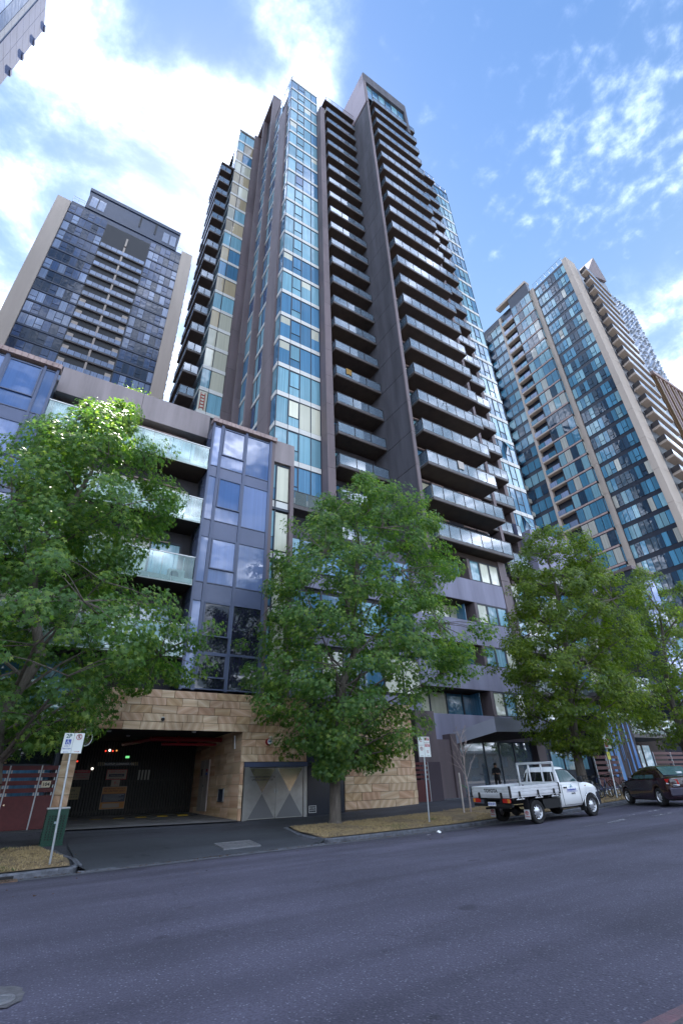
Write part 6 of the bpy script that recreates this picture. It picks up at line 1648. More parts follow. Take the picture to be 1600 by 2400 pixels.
for x, z in zip(xs_, zr):
    f = (z-.93)/.5; w0 = .83; w1 = .83-.25*f
    secs.append([(x, -w0, .92), (x, -(w0*.55+w1*.45), .92+(z-.92)*.55), (x, -w1, z-.05*f), (x, -w1*.7, z), (x, 0, z+.01), (x, w1*.7, z), (x, w1, z-.05*f), (x, w0*.55+w1*.45, .92+(z-.92)*.55), (x, w0, .92)])
L_('roof', MB().loft(secs), M['black_car'], car)
def side_pt(x, t, s):
    z = float(np.interp(x, xs_, zr)); f = (z-.93)/.5; w1 = .83-.25*f; return (x, s*((.83*(1-t)+w1*t)+.008), .96+(z-.06*f-.99)*t)
for s in (-1, 1):
    for xa, xb, xc, xd in ((.02, .78, .86, .44), (.86, 1.95, 1.42, .93)):
        v = [side_pt(xa, .02, s), side_pt(xb, .02, s), side_pt(xc, .88, s), side_pt(xd, .88, s)]
        L_('side_window', poly3(v if s < 0 else v[::-1], .012), M['glass_teal'], car)
    mb = MB(); mb.bbox(1.78, 1.92, s*.92-.08, s*.92+.08, .93, 1.06, .03); L_('mirror', mb, M['black_car'], car)
    for x in (.30, 1.18): mb = MB(); mb.bbox(x-.09, x+.09, s*.885-.014, s*.885+.014, .80, .83, .006); L_('door_handle', mb, M['black_car'], car)
    v = [(-.945, s*.42, .72), (-.925, s*.70, .74), (-.80, s*.83, .80), (-.74, s*.85, .93), (-.87, s*.78, .93), (-.94, s*.44, .90)]
    tl = L_('taillight', poly3(v if s > 0 else v[::-1], .03), M['lamp_red'], car)
    v = [(-.952, s*.42, .69), (-.935, s*.70, .71), (-.79, s*.845, .76), (-.80, s*.84, .80), (-.93, s*.70, .745), (-.95, s*.42, .725)]
    L_('reverse_lamp', poly3(v if s > 0 else v[::-1], .034), M['white'], tl)
L_('rear_window', poly3([(-.40, .62, 1.06), (-.40, -.62, 1.06), (.20, -.52, 1.375), (.20, .52, 1.375)], .014), M['glass_teal'], car)
L_('windscreen', poly3([(2.28, -.66, 1.0), (2.28, .66, 1.0), (1.52, .54, 1.375), (1.52, -.54, 1.375)], .014), M['glass_dark'], car)
mb = MB(); mb.bbox(-.965, -.90, -.84, .84, .34, .62, .05); L_('bumper', mb, mat('grey plum bumper', (.05, .045, .07), .35, coat=.5), car)
mb = MB(); mb.box(-.975, -.955, -.24, .24, .74, .86); L_('number_plate', mb, M['white'], car)
mb = MB(); mb.bbox(-.955, -.93, .45, .68, .655, .685, .004); L_('badge', mb, M['chrome'], car)
mb = MB(); mb.box(-.7, 3.3, -.7, .7, .18, .34); L_('underbody', mb, M['under'], car)
mb = MB(); mb.bbox(-.30, -.12, -.2, .0, 1.12, 1.18, .01); L_('parcel_paper', mb, M['white'], car)
# ================================================================== street furniture and small things
def signpost(name, label, p0, p1, ztop):
    mb = MB(); d = 0
    mb.tube(p0, p1, .026, n=10); return mb
# --- disabled parking sign
sg = thing('parking_sign', (1.445, 16.0, .17), 'pale parking sign reading 2P disabled only on a leaning steel pole, beside the bin', 'sign')
mb = MB(); mb.tube((1.445, 16.0, .10), (1.335, 16.03, 3.05), .027, n=10); build('pole', mb, M['steel'], sg, at=(1.445, 16, .1))
M['sign_white'] = mat('sign face', (.72, .76, .74), .4)
bx('panel', 1.105, 1.345, 15.975, 15.985, 2.63, 3.125, M['sign_white'], sg, .004); bx('panel', 1.352, 1.60, 15.975, 15.985, 2.63, 3.125, M['sign_white'], sg, .004)
ty = 15.972
M['sign_green'] = mat('dark sign green', (.03, .12, .13), .5)
text('lettering', '2P', .135, (1.225, ty, 3.045), M['sign_green'], sg, bold=.003)
bx('symbol_panel', 1.165, 1.30, ty, ty+.002, 2.845, 2.97, M['ink_blue'], sg)
def ring(c, r, t, m, parent, name='ring', y=ty-.002, a0=0, a1=6.2832):
    mb = MB(); n = 22
    for i in range(n):
        a, b = a0+(a1-a0)*i/n, a0+(a1-a0)*(i+1)/n
        mb.tube((c[0]+r*math.cos(a), y, c[1]+r*math.sin(a)), (c[0]+r*math.cos(b), y, c[1]+r*math.sin(b)), t, n=5)
    return build(name, mb, m, parent)
ring((1.230, 2.885), .032, .0055, M['sign_white'], sg, 'symbol', a0=2.3, a1=6.6)
mb = MB(); y = ty-.003
mb.lathe([(0, -.003), (.012, -.003), (.012, 0)], (1.222, y, 2.952), 'y', 12); mb.path([(1.222, y, 2.938), (1.226, y, 2.895), (1.258, y, 2.893), (1.272, y, 2.862), (1.284, y, 2.866)], .006, 5); mb.tube((1.224, y, 2.918), (1.25, y, 2.916), .005, n=5); build('symbol', mb, M['sign_white'], sg)
text('lettering', 'ONLY', .05, (1.225, ty, 2.805), M['ink_blue'], sg); text('lettering', '7am-11pm', .048, (1.225, ty, 2.745), M['ink_blue'], sg, bold=.001)
def arrow(x0, x1, z, m, parent, left):
    mb = MB(); mb.box(x0, x1, ty-.002, ty, z-.004, z+.004); t = x0 if left else x1; s = -1 if left else 1
    mb.prism([(t+s*.012, z), (t-s*.014, z+.012), (t-s*.014, z-.012)], 'y', ty-.003, ty); build('arrow', mb, m, parent)
arrow(1.17, 1.28, 2.662, M['ink_blue'], sg, True); arrow(1.42, 1.54, 2.672, M['ink_red'], sg, False)
ring((1.475, 3.03), .066, .007, M['ink_red'], sg); text('lettering', 'S', .11, (1.475, ty-.001, 3.03), M['ink'], sg, bold=.003)
mb = MB(); mb.tube((1.43, ty-.006, 3.075), (1.52, ty-.006, 2.985), .006, n=5); build('slash', mb, M['ink_red'], sg)
# --- loading zone sign
sz0 = foot_z(14.09, 16.6)
s2 = thing('loading_sign', (14.09, 16.6, sz0), 'white and red loading zone parking sign on a straight steel pole in the verge', 'sign')
mb = MB(); mb.tube((14.09, 16.6, sz0-.1), (14.21, 16.62, 3.25), .03, n=10); build('pole', mb, M['steel'], s2, at=(14.09, 16.6, sz0))
ty = 16.57
for a, b, c, d in ((13.91, 14.205, 3.0, 3.31), (13.91, 14.205, 2.57, 2.99), (14.215, 14.52, 3.10, 3.31), (14.215, 14.52, 2.57, 3.09)): bx('panel', a, b, ty, ty+.01, c, d, M['sign_white'], s2, .003)
ty -= .003
for c, d in ((3.17, 3.285), (2.93, 3.06)):
    for zc, w in (((c+d)/2+.03, .05), ((c+d)/2-.03, .055)):
        bx('red_band', 14.25, 14.49, ty, ty+.002, zc-.027, zc+.027, M['ink_red'], s2)
    text('lettering', 'LOADING', .05, (14.37, ty-.001, (c+d)/2+.03), M['ink_white'], s2, bold=.001); text('lettering', 'ZONE', .05, (14.37, ty-.001, (c+d)/2-.03), M['ink_white'], s2, bold=.001)
text('lettering', '7am-\n6pm', .06, (14.06, ty, 3.17), M['ink_red'], s2); text('lettering', '6pm-\n7am', .06, (14.37, ty, 2.76), M['ink_red'], s2)
ring((14.055, 2.87), .065, .007, M['ink_red'], s2, y=ty-.002); text('lettering', 'S', .11, (14.055, ty-.001, 2.87), M['ink'], s2, bold=.003)
arrow(14.0, 14.12, 2.61, M['ink'], s2, True); arrow(14.31, 14.43, 2.61, M['ink'], s2, False)
# --- third sign by the bicycles
sz3 = foot_z(26.04, 16.3)
s3 = thing('street_sign', (26.04, 16.3, sz3), 'red and white parking sign over a yellow one, on a pole among the bicycles', 'sign')
mb = MB(); mb.tube((26.04, 16.3, sz3-.1), (26.40, 16.33, 3.4), .032, n=10); build('pole', mb, M['steel'], s3, at=(26.04, 16.3, sz3))
bx('panel', 26.16, 26.75, 16.27, 16.28, 2.95, 3.6, M['sign_white'], s3, .003); bx('red_band', 26.2, 26.45, 16.262, 16.268, 3.0, 3.25, M['ink_red'], s3); bx('red_band', 26.5, 26.72, 16.262, 16.268, 3.3, 3.5, M['ink_red'], s3)
bx('yellow_panel', 26.16, 26.42, 16.27, 16.28, 2.42, 2.78, mat('yellow sign face', (.62, .60, .06), .5), s3, .003); ty = 16.262; text('lettering', 'P', .16, (26.29, 16.264, 2.62), M['sign_green'], s3)

# --- green perforated bin
gb = thing('street_bin', (1.63, 19.2, .36), 'dark green perforated steel litter bin beside the leaning sign pole', 'bin')
M['bin_green'] = mat('bin green', (.004, .048, .030), .4, var=.2, scale=6)
bz0, bz1 = foot_z(1.6, 19)-.03, 1.36
def perforated(x0, x1, z0, z1, nx, nz, hole, mk):
    mb = MB(); px, pz = (x1-x0)/nx, (z1-z0)/nz
    for j in range(nz):
        a, b = z0+j*pz, z0+(j+1)*pz; h = (pz-hole)/2
        mk(mb, x0, x1, a, a+h); mk(mb, x0, x1, b-h, b)
        for i in range(nx+1):
            c = x0+i*px; w = (px-hole)/2; mk(mb, max(x0, c-w), min(x1, c+w), a+h, b-h)
    return mb
mf = lambda mb, a, b, c, d: mb.box(a, b, 19.0, 19.012, c, d)
ms = lambda mb, a, b, c, d: mb.box(1.345, 1.357, a, b, c, d)
mb = perforated(1.40, 1.87, bz0+.14, bz1-.20, 6, 10, .040, mf); mf(mb, 1.345, 1.40, bz0+.05, bz1-.05); mf(mb, 1.87, 1.925, bz0+.05, bz1-.05); mf(mb, 1.40, 1.87, bz0+.05, bz0+.14); mf(mb, 1.40, 1.87, bz1-.20, bz1-.05)
build('front_panel', mb, M['bin_green'], gb)
mb = perforated(19.06, 19.42, bz0+.14, bz1-.20, 4, 10, .044, ms); ms(mb, 19.012, 19.06, bz0+.05, bz1-.05); ms(mb, 19.42, 19.46, bz0+.05, bz1-.05); ms(mb, 19.06, 19.42, bz0+.05, bz0+.14); ms(mb, 19.06, 19.42, bz1-.20, bz1-.05)
build('side_panel', mb, M['bin_green'], gb)
mb = MB(); mb.box(1.913, 1.925, 19.012, 19.46, bz0+.05, bz1-.05); mb.box(1.345, 1.925, 19.46, 19.472, bz0+.05, bz1-.05); build('back_panel', mb, M['bin_green'], gb)
bx('liner', 1.38, 1.89, 19.04, 19.43, bz0+.08, bz1-.12, M['ink'], gb); bx('plinth', 1.33, 1.94, 18.99, 19.48, bz0-.06, bz0+.05, M['bin_green'], gb); bx('lid', 1.33, 1.94, 18.985, 19.485, bz1-.05, bz1, M['alu'], gb, .012)
bx('sticker', 1.585, 1.645, 18.994, 18.999, bz0+.56, bz0+.62, mat('pale sticker', (.3, .4, .45), .5), gb)

# --- iron in the ground
def grate(name, label, x0, x1, y0, y1, fz, bars, m, along='x', skew=0):
    g = thing(name, ((x0+x1)/2, (y0+y1)/2, fz((x0+x1)/2, (y0+y1)/2)), label, 'grate')
    z = lambda x, y: fz(x, y)+.012
    mb = MB(); xm, ym = (x0+x1)/2, (y0+y1)/2
    def slab(a, b, c, d, t=.02):
        v = [(x, y, z(x, y)+dz) for dz in (-.03, t) for x, y in ((a, c), (b, c), (b, d), (a, d))]
        mb.add(v, [(3, 2, 1, 0), (4, 5, 6, 7), (0, 1, 5, 4), (1, 2, 6, 5), (2, 3, 7, 6), (3, 0, 4, 7)])
    w = .035; slab(x0, x1, y0, y0+w); slab(x0, x1, y1-w, y1); slab(x0, x0+w, y0+w, y1-w); slab(x1-w, x1, y0+w, y1-w)
    build('frame', mb, m, g); mb = MB(); slab(x0+w, x1-w, y0+w, y1-w, -.015); build('pit', mb, M['ink'], g)
    for i in range(1, bars):
        mb = MB(); c = x0+(x1-x0)*i/bars if along == 'x' else y0+(y1-y0)*i/bars
        if along == 'x': slab(c-.018, c+.018, y0+w, y1-w, .015)
        else: slab(x0+w, x1-w, c-.018, c+.018, .015)
        build('bar', mb, m, g)
    return g
M['iron'] = mat('worn iron', (.20, .20, .215), .55, metal=.4, var=.3, scale=9)
g1 = grate('drain_cover', 'steel framed access cover set in the driveway asphalt', 5.9, 7.05, 16.15, 17.05, lambda x, y: walk_z(x, y)+.01, 6, M['iron'])
for i in range(6):
    for j in range(2):
        a = 5.95+i*.183; c = 16.2+j*.41; mb = MB(); zz = [walk_z(x, y)+.03 for x, y in ((a, c), (a+.15, c), (a+.15, c+.38), (a, c+.38))]
        mb.add([(a, c, zz[0]), (a+.15, c, zz[1]), (a+.15, c+.38, zz[2]), (a, c+.38, zz[3]), (a, c, zz[0]-.03), (a+.15, c, zz[1]-.03), (a+.15, c+.38, zz[2]-.03), (a, c+.38, zz[3]-.03)], [(0, 1, 2, 3), (4, 5, 1, 0), (5, 6, 2, 1), (6, 7, 3, 2), (7, 4, 0, 3)]); build('plate', mb, M['iron'], g1)
grate('gutter_grate', 'rusty barred gutter grate against the kerb at the left edge', -.35, .80, 15.12, 15.56, lambda x, y: road_z(x, y)-.004, 18, mat('rusty iron', (.13, .085, .06), .8, var=.4, scale=12))
mb = MB(); zz = gz(.2); mb.box(-.3, .72, KY-.004, KY+.0, zz-.02, zz+.085); o = build('kerb_inlet', mb, M['ink']); tag(o, 'dark storm water slot in the kerb face above the gutter grate', 'inlet')
mh = thing('manhole_cover', (.40, 5.95, .2), 'round iron cover in a rough concrete patch at the lower left corner', 'manhole')
mz = road_z(.40, 5.95)
mb = MB(); n = 28; rg = np.random.RandomState(2); ro = [.17+rg.uniform(-.02, .02) for _ in range(n)]
mb.add([(.40, 5.95, mz+.008)]+[(.40+ro[i]*1.0*math.cos(6.283*i/n), 5.95+ro[i]*1.8*math.sin(6.283*i/n), mz+.006) for i in range(n)], [(0, i+1, (i+1) % n+1) for i in range(n)]); build('concrete_patch', mb, mat('rough concrete patch', (.105, .10, .105), .9, var=.35, scale=9, bump=.6), mh)
mb = MB(); mb.lathe([(0, .02), (.07, .02), (.075, .012), (.085, .012), (.09, .022), (.11, .022), (.115, .008)], (.38, 5.85, mz), 'z', 28); build('cover', mb, M['iron'], mh)
for nm, x, y, r, lab in (('crushed_cup', 12.75, 14.6, .11, 'crushed white paper cup lying at the kerb below the loading sign'), ('paper_scrap', 12.2, 14.45, .08, 'flat white paper scrap just left of the crushed cup')):
    mb = MB(); rg = np.random.RandomState(int(x*10)); z = road_z(x, y)+.012
    v = [(x+r*1.3*math.cos(6.283*i/9)*rg.uniform(.6, 1), y+r*.6*math.sin(6.283*i/9)*rg.uniform(.6, 1), z+rg.uniform(0, .07 if 'cup' in nm else .015)) for i in range(9)]
    mb.add(v+[(x, y, z+(.09 if 'cup' in nm else .01))], [(i, (i+1) % 9, 9) for i in range(9)]); o = build(nm, mb, M['white']); tag(o, lab, 'litter')

# --- bicycles on the rack
def make_bike(x, y, rot, frame_m, label, lean=0, scale=1.0):
    z = foot_z(x, y)+.02
    b = thing('parked_bicycle', (x, y, z), label, 'bicycle', 'bicycles crowded on the kerbside rack'); b.rotation_euler = (R(lean), 0, R(rot)); b.scale = (scale,)*3
    for wx in (-.52, .52):
        mb = MB(); mb.torus((0, 0, 0), .325, .017, 'y', 32, 6); w = L_('wheel', mb, M['tyre'], b, (wx, 0, .342))
        mb = MB(); mb.torus((0, 0, 0), .303, .009, 'y', 32, 5); mb.tube((0, -.05, 0), (0, .05, 0), .016, n=8)
        for i in range(16):
            a = 6.283*i/16; mb.tube((.012*math.cos(a+1.2), .02*(-1)**i, .012*math.sin(a+1.2)), (.30*math.cos(a), 0, .30*math.sin(a)), .0022, n=3, caps=False)
        L_('rim', mb, M['chrome'], w)
    bb, st_, hd, rx, fx = (-.10, 0, .30), (-.24, 0, .80), (.36, 0, .86), (-.52, 0, .342), (.52, 0, .342)
    hb = (.40, 0, .70)
    mb = MB()
    for p, q, r in ((bb, st_, .016), (bb, hb, .018), (st_, hd, .016), (hd, hb, .02)): mb.tube(p, q, r, n=8)
    for s in (-.045, .045):
        mb.tube((bb[0], s*.6, bb[2]), (rx[0], s, rx[2]), .009, n=6); mb.tube((st_[0], s*.4, st_[2]-.03), (rx[0], s, rx[2]), .008, n=6); mb.tube((hb[0], s, hb[2]-.02), (fx[0], s, fx[2]), .011, n=6)
    L_('frame', mb, frame_m, b)
    mb = MB(); mb.tube(st_, (-.27, 0, .94), .013, n=6); mb.loft([[(-.40, -w, .945), (-.40, w, .945), (-.40, w, .985), (-.40, -w, .985)] if i == 0 else [(-.40+.27*i/3, -w, .95), (-.40+.27*i/3, w, .95), (-.40+.27*i/3, w, .985-.005*i), (-.40+.27*i/3, -w, .985-.005*i)] for i, w in enumerate((.075, .07, .035, .02))]); L_('saddle', mb, M['black'], b)
    mb = MB(); mb.tube(hd, (.34, 0, 1.0), .014, n=6); mb.path([(.26, -.29, 1.02), (.38, -.22, 1.0), (.38, .22, 1.0), (.26, .29, 1.02)], .013, 6); L_('handlebar', mb, M['black'], b)
    mb = MB(); mb.lathe([(.085, -.004), (.095, 0), (.085, .004)], (bb[0], -.05, bb[2]), 'y', 20); mb.tube((bb[0], -.06, bb[2]), (bb[0]+.12, -.06, bb[2]-.12), .008, n=5); mb.tube((bb[0], .06, bb[2]), (bb[0]-.12, .06, bb[2]+.12), .008, n=5); mb.box(bb[0]+.08, bb[0]+.16, -.14, -.06, bb[2]-.135, bb[2]-.11); mb.box(bb[0]-.16, bb[0]-.08, .06, .14, bb[2]+.11, bb[2]+.135); L_('crank', mb, M['steel'], b)
    return b
silver = mat('silver bike frame', (.35, .35, .37), .3, metal=.6); 
make_bike(24.9, 16.9, 62, silver, 'silver framed bicycle nearest the ute bonnet on the rack', 6)
make_bike(25.5, 17.2, 75, M['black'], 'black framed bicycle second from the ute on the rack', -4)
make_bike(26.1, 17.0, 68, mat('dark blue bike frame', (.03, .05, .14), .3), 'dark blue bicycle just left of the sign pole', 5)
make_bike(26.9, 16.9, 55, mat('dark red bike frame', (.16, .02, .02), .3), 'dark red bicycle just right of the sign pole', -6)
make_bike(27.7, 17.1, 70, M['rail'], 'charcoal bicycle at the far end of the rack beside the sedan nose', 3)
rk = thing('bike_rack', (26.2, 17.3, foot_z(26, 17.3)), 'low blue steel rack holding the crowded bicycles', 'rack')
mb = MB(); zz = foot_z(26, 17.3)
mb.tube((24.6, 17.0, foot_z(24.6, 17)+.38), (28.0, 17.0, foot_z(28, 17)+.38), .03)
for x in (24.6, 25.4, 26.2, 27.1, 28.0): mb.tube((x, 17.0, foot_z(x, 17)-.02), (x, 17.0, foot_z(x, 17)+.38), .025)
build('rail', mb, mat('rack blue', (.04, .05, .14), .45), rk)
# --- the person at the lobby doors
def make_person(x, y, z, rot):
    J = {'pel': (0, 0, .95), 'wst': (0, .01, 1.12), 'chs': (0, .02, 1.33), 'nk': (0, -.01, 1.50), 'hd': (0, -.05, 1.62), 'top': (0, -.04, 1.74),
         'hl': (.10, 0, .92), 'kl': (.115, -.02, .50), 'al': (.12, .03, .09), 'tl': (.13, -.14, .04), 'hr': (-.10, 0, .92), 'kr': (-.11, -.03, .50), 'ar': (-.115, .02, .09), 'tr': (-.13, -.15, .04),
         'sl': (.19, .02, 1.43), 'el': (.25, .0, 1.16), 'wl': (.12, -.24, 1.14), 'fl': (.07, -.31, 1.17), 'sr': (-.19, .02, 1.43), 'er': (-.25, .03, 1.15), 'wr': (-.11, -.22, 1.12), 'fr': (-.05, -.29, 1.15)}
    Rr = {'pel': .155, 'wst': .135, 'chs': .16, 'nk': .058, 'hd': .098, 'top': .075, 'hl': .095, 'kl': .062, 'al': .045, 'tl': .035, 'hr': .095, 'kr': .062, 'ar': .045, 'tr': .035, 'sl': .065, 'el': .047, 'wl': .033, 'fl': .028, 'sr': .065, 'er': .047, 'wr': .033, 'fr': .028}
    Ed = [('pel', 'wst'), ('wst', 'chs'), ('chs', 'nk'), ('nk', 'hd'), ('hd', 'top'), ('pel', 'hl'), ('hl', 'kl'), ('kl', 'al'), ('al', 'tl'), ('pel', 'hr'), ('hr', 'kr'), ('kr', 'ar'), ('ar', 'tr'), ('chs', 'sl'), ('sl', 'el'), ('el', 'wl'), ('wl', 'fl'), ('chs', 'sr'), ('sr', 'er'), ('er', 'wr'), ('wr', 'fr')]
    ks = list(J); me = bpy.data.meshes.new('person'); me.from_pydata([J[k] for k in ks], [(ks.index(a), ks.index(b)) for a, b in Ed], []); me.update()
    tmp = bpy.data.objects.new('person', me); col.objects.link(tmp)
    sk = tmp.modifiers.new('skin', 'SKIN')
    for i, k in enumerate(ks):
        me.skin_vertices[0].data[i].radius = (Rr[k]*(1.15 if k in ('pel', 'wst', 'chs') else 1), Rr[k]*(.8 if k in ('pel', 'wst', 'chs') else 1)); me.skin_vertices[0].data[i].use_root = (k == 'pel')
    ss = tmp.modifiers.new('sub', 'SUBSURF'); ss.levels = 2; ss.render_levels = 2
    dg = bpy.context.evaluated_depsgraph_get(); m2 = bpy.data.meshes.new_from_object(tmp.evaluated_get(dg)); bpy.data.objects.remove(tmp)
    for mm in (mat('skin', (.36, .20, .14), .5), mat('black shirt', (.015, .016, .022), .8), mat('dark trousers', (.012, .012, .016), .8)): m2.materials.append(mm)
    for p in m2.polygons:
        c = p.center; p.material_index = 0 if c.z > 1.50 or (c.y < -.10 and 1.0 < c.z < 1.3) else (2 if c.z < .98 else 1); p.use_smooth = True
    o = bpy.data.objects.new('person', m2); link(o, None, (x, y, z)); o.rotation_euler = (0, 0, R(rot))
    tag(o, 'person in dark shirt and trousers standing at the lobby doors looking down', 'person')
    mb = MB(); mb.lathe([(0, .10), (.06, .09), (.095, .045), (.104, 0), (.10, -.05)], (0, -.03, 1.665), 'z', 16); h = L_('hair', mb, mat('dark hair', (.02, .014, .01), .7), o)
    for i in range(5):
        for s in (-1, 1):
            fx = s*(.035+.0)-.0; mbf = MB(); bx0 = (s*.055+(i-2)*.016, -.29, 1.165)
            if i < 4: mbf.path([bx0, (bx0[0]*.8, -.33-.008*(1.5-abs(i-1.5)), 1.17), (bx0[0]*.6, -.345, 1.145)], [.010, .009, .007], 6)
            else: mbf.path([(s*.085, -.27, 1.17), (s*.07, -.315, 1.19), (s*.05, -.34, 1.185)], [.012, .01, .008], 6)
            L_('finger', mbf, bpy.data.materials['skin'], o)
    mb = MB(); mb.bbox(-.035, .035, -.36, -.345, 1.12, 1.25, .004); ph = build('phone', mb, M['ink'], o, local=True)
    return o
make_person(26.2, 23.95, .905, -62)
# --- things standing on balconies
def pot_plant(x, y, z, label):
    t = thing('potted_palm', (x, y, z), label, 'plant'); mb = MB(); mb.lathe([(0, 0), (.13, 0), (.18, .32), (.16, .32), (0, .28)], (x, y, z), 'z', 14); build('pot', mb, M['cap'], t)
    mb = MB(); rg = np.random.RandomState(5)
    for i in range(26):
        a = rg.uniform(0, 6.28); l = rg.uniform(.6, 1.0); h = rg.uniform(.3, .9); q = [(x, y, z+.3), (x+math.cos(a)*l*.4, y+math.sin(a)*l*.4, z+.4+h), (x+math.cos(a)*l, y+math.sin(a)*l, z+.3+h*.7)]
        n = Vector((-math.sin(a), math.cos(a), 0))*.03
        v = [Vector(q[0])-n*.4, Vector(q[0])+n*.4, Vector(q[1])+n, Vector(q[2]), Vector(q[1])-n]; mb.add(v, [(0, 1, 2, 4), (4, 2, 3)])
    o = build('fronds', mb, mat('palm green', (.07, .11, .03), .6), t); o['kind'] = 'stuff'; return t
pot_plant(26.4, 23.35, 17.5+3.435*4+.22, 'spiky palm in a pot poking over a large balcony of the tall tower')
def ac_unit(x, y, z, label, w=.8):
    t = thing('air_conditioner', (x, y, z), label, 'air conditioner', 'air conditioners on the balconies'); bx('case', x-w/2, x+w/2, y, y+.3, z, z+.6, M['band'], t, .02)
    mb = MB(); mb.torus((x-.1, y-.005, z+.3), .2, .012, 'y', 20, 5); mb.lathe([(0, -.004), (.19, -.004)], (x-.1, y, z+.3), 'y', 20); build('fan_grille', mb, M['frame'], t); return t
for x, z, lab in ((21.3, 17.2+.2+3.405*2, 'air conditioner at the right end of a middle balcony low on the tall tower'), (21.4, 17.4+3.405*1, 'air conditioner on the balcony one below that of the two red bicycles'), (21.3, 17.4+3.405*6, 'air conditioner on the middle balcony stack higher up beside the fin wall')): ac_unit(x, 27.2, z, lab)
ac_unit(4.75, 22.5, 10.53, 'white air conditioner on the glass balcony beside the blue bay')
def chairs(x, y, z, label):
    t = thing('balcony_table', (x, y, z), label, 'table'); mb = MB(); mb.lathe([(0, .70), (.33, .70), (.33, .73), (0, .73)], (x, y, z), 'z', 18); mb.tube((x, y, z), (x, y, z+.7), .03); mb.lathe([(0, 0), (.2, 0), (.2, .02), (0, .03)], (x, y, z), 'z', 14); build('top', mb, M['white'], t)
chairs(24.6, 23.8, 17.5+.22+3.435, 'small round white table behind the glass of a low large balcony')
for k, (x, lab) in enumerate(((19.6, 'red bicycle standing on a middle balcony of the tall tower'), (20.5, 'darker bicycle beside the red one on the same balcony'))):
    b = make_bike(x, 27.2, 8, mat('red bike frame' if k == 0 else 'maroon bike frame', (.45, .02, .03) if k == 0 else (.12, .01, .03), .3), lab); b.location = (x, 27.2, 17.42+3.405*1.0+.0); b['group'] = 'bicycles on a tower balcony'

# --- more life on the balconies and windows
def towel(x, y, z, w, h, m, label):
    t = thing('hanging_towel', (x, y, z), label, 'towel'); mb = MB(); n = 7
    for k in range(2):
        v = []
        for i in range(n+1):
            for j in range(5): v.append((x-w/2+w*i/n, y-.03-.02*math.sin(i*2.1+j*.6)*(j/4)-k*.012, z-h*j/4-.03*math.sin(i*1.3)*(j == 4)))
        mb.add(v, [(i*5+j, (i+1)*5+j, (i+1)*5+j+1, i*5+j+1) for i in range(n) for j in range(4)])
    build('cloth', mb, m, t); return t
towel(37.4, 26.36, 24.02, .55, 1.25, mat('navy cloth', (.012, .016, .05), .85), 'navy cloth hanging over the end of a small stepped balcony beside the blue corner glazing')
towel(27.2, 22.95, 19.03+3.435*2, .7, .8, mat('pale cloth', (.45, .42, .40), .85), 'pale towel over the rail of the third large balcony from the bottom')
towel(18.3, 26.38, 18.58+3.405*5, .6, .7, mat('ochre cloth', (.30, .18, .05), .85), 'ochre towel over the rail of a middle balcony above the bicycles')
def chair(x, y, z, rot, m, label):
    c = thing('folding_chair', (x, y, z), label, 'chair'); mb = MB()
    mb.bbox(-.22, .22, -.2, .2, .43, .46, .01); L_('seat', mb, m, c); mb = MB(); mb.bbox(-.21, .21, .18, .21, .55, .88, .01); L_('backrest', mb, m, c)
    for sx in (-.2, .2):
        for sy in (-.18, .19): mb = MB(); mb.tube((sx, sy, 0), (sx, sy, .44 if sy < 0 else .88), .014, n=6); L_('leg', mb, M['steel'], c)
    c.rotation_euler = (0, 0, R(rot)); return c
chair(25.6, 23.7, 17.72+3.435, 60, M['white'], 'white folding chair right of the round table on a low large balcony')
chair(23.9, 23.8, 17.72+3.435, -60, M['white'], 'white folding chair left of the round table on a low large balcony')
chair(28.9, 23.7, 17.72+3.435*3, 20, M['putty'], 'beige folding chair on the fourth large balcony from the bottom')
chair(18.4, 27.0, 17.4+3.405*2, 30, M['white'], 'white folding chair on a middle balcony two above the bicycles')
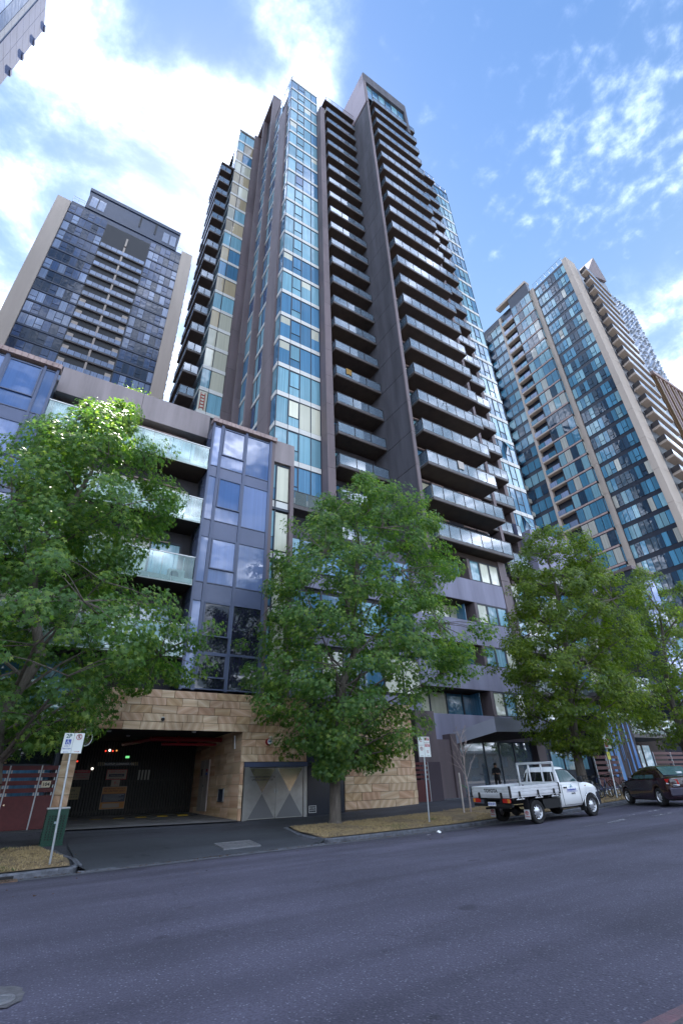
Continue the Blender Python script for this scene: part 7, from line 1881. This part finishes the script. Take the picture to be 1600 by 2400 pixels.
pot_plant(30.4, 23.4, 17.72+3.435*6, 'bushy potted palm at the right end of a large balcony mid height')
pot_plant(17.6, 26.9, 17.4+3.405*8, 'potted palm at the left end of a middle balcony high on the stack')
sh = thing('red_ladder_shelf', (8.5, 40.5, 37.7), 'red ladder shelf standing behind the lowest corner window of the rear left wing', 'shelf')
mb = MB()
for xx in (8.28, 8.72): mb.box(xx-.04, xx+.04, 40.56, 40.60, 37.5, 39.9)
build('upright', mb, mat('red shelf', (.32, .03, .02), .5), sh)
for i in range(5): bx('rung', 8.30, 8.70, 40.565, 40.60, 37.7+.45*i, 37.82+.45*i, bpy.data.materials['red shelf'], sh)
bs = thing('parapet_shrub', (1.1, 23.4, 21.6), 'dry yellow green shrub poking over the taupe parapet', 'shrub')
rg = np.random.RandomState(9); n = 420; P_ = np.stack([1.1+rg.normal(0, .42, n), 23.4+rg.normal(0, .15, n), 21.62+np.abs(rg.normal(0, .26, n))], 1)
V, F = make_leaves(P_, rg.normal(size=(n, 3))+np.array([0, -.4, .6]), rg.uniform(.04, .09, n), rg); V -= np.array([1.1, 23.4, 21.6])
me = tri_mesh('foliage', V, F, leafB); o = bpy.data.objects.new('foliage', me); link(o, bs, (1.1, 23.4, 21.6)); o['kind'] = 'stuff'
for (x0, x1, z0, z1) in ((41.0, 41.8, 34.95, 36.75), (40.95, 41.75, 24.75, 26.5)):
    mb = MB(); w = .06; h = z1-z0
    for a, b, c, d in ((x0, x1, 0, w), (x0, x1, h-w, h), (x0, x0+w, w, h-w), (x1-w, x1, w, h-w)): mb.box(a, b, -.02, .02, -d, -c)
    c_, s_ = math.cos(R(22)), math.sin(R(22))
    mb.v = [(x, 27.6+y*c_+z*s_, z1+z*c_-y*s_) for x, y, z in mb.v]; sa = build('open_sash', mb, M['frame'], tw)
    mb = MB(); mb.box(x0+w, x1-w, -.006, .006, -h+w, -w); mb.v = [(x, 27.6+y*c_+z*s_, z1+z*c_-y*s_) for x, y, z in mb.v]; build('window_pane', mb, M['cool'], sa)
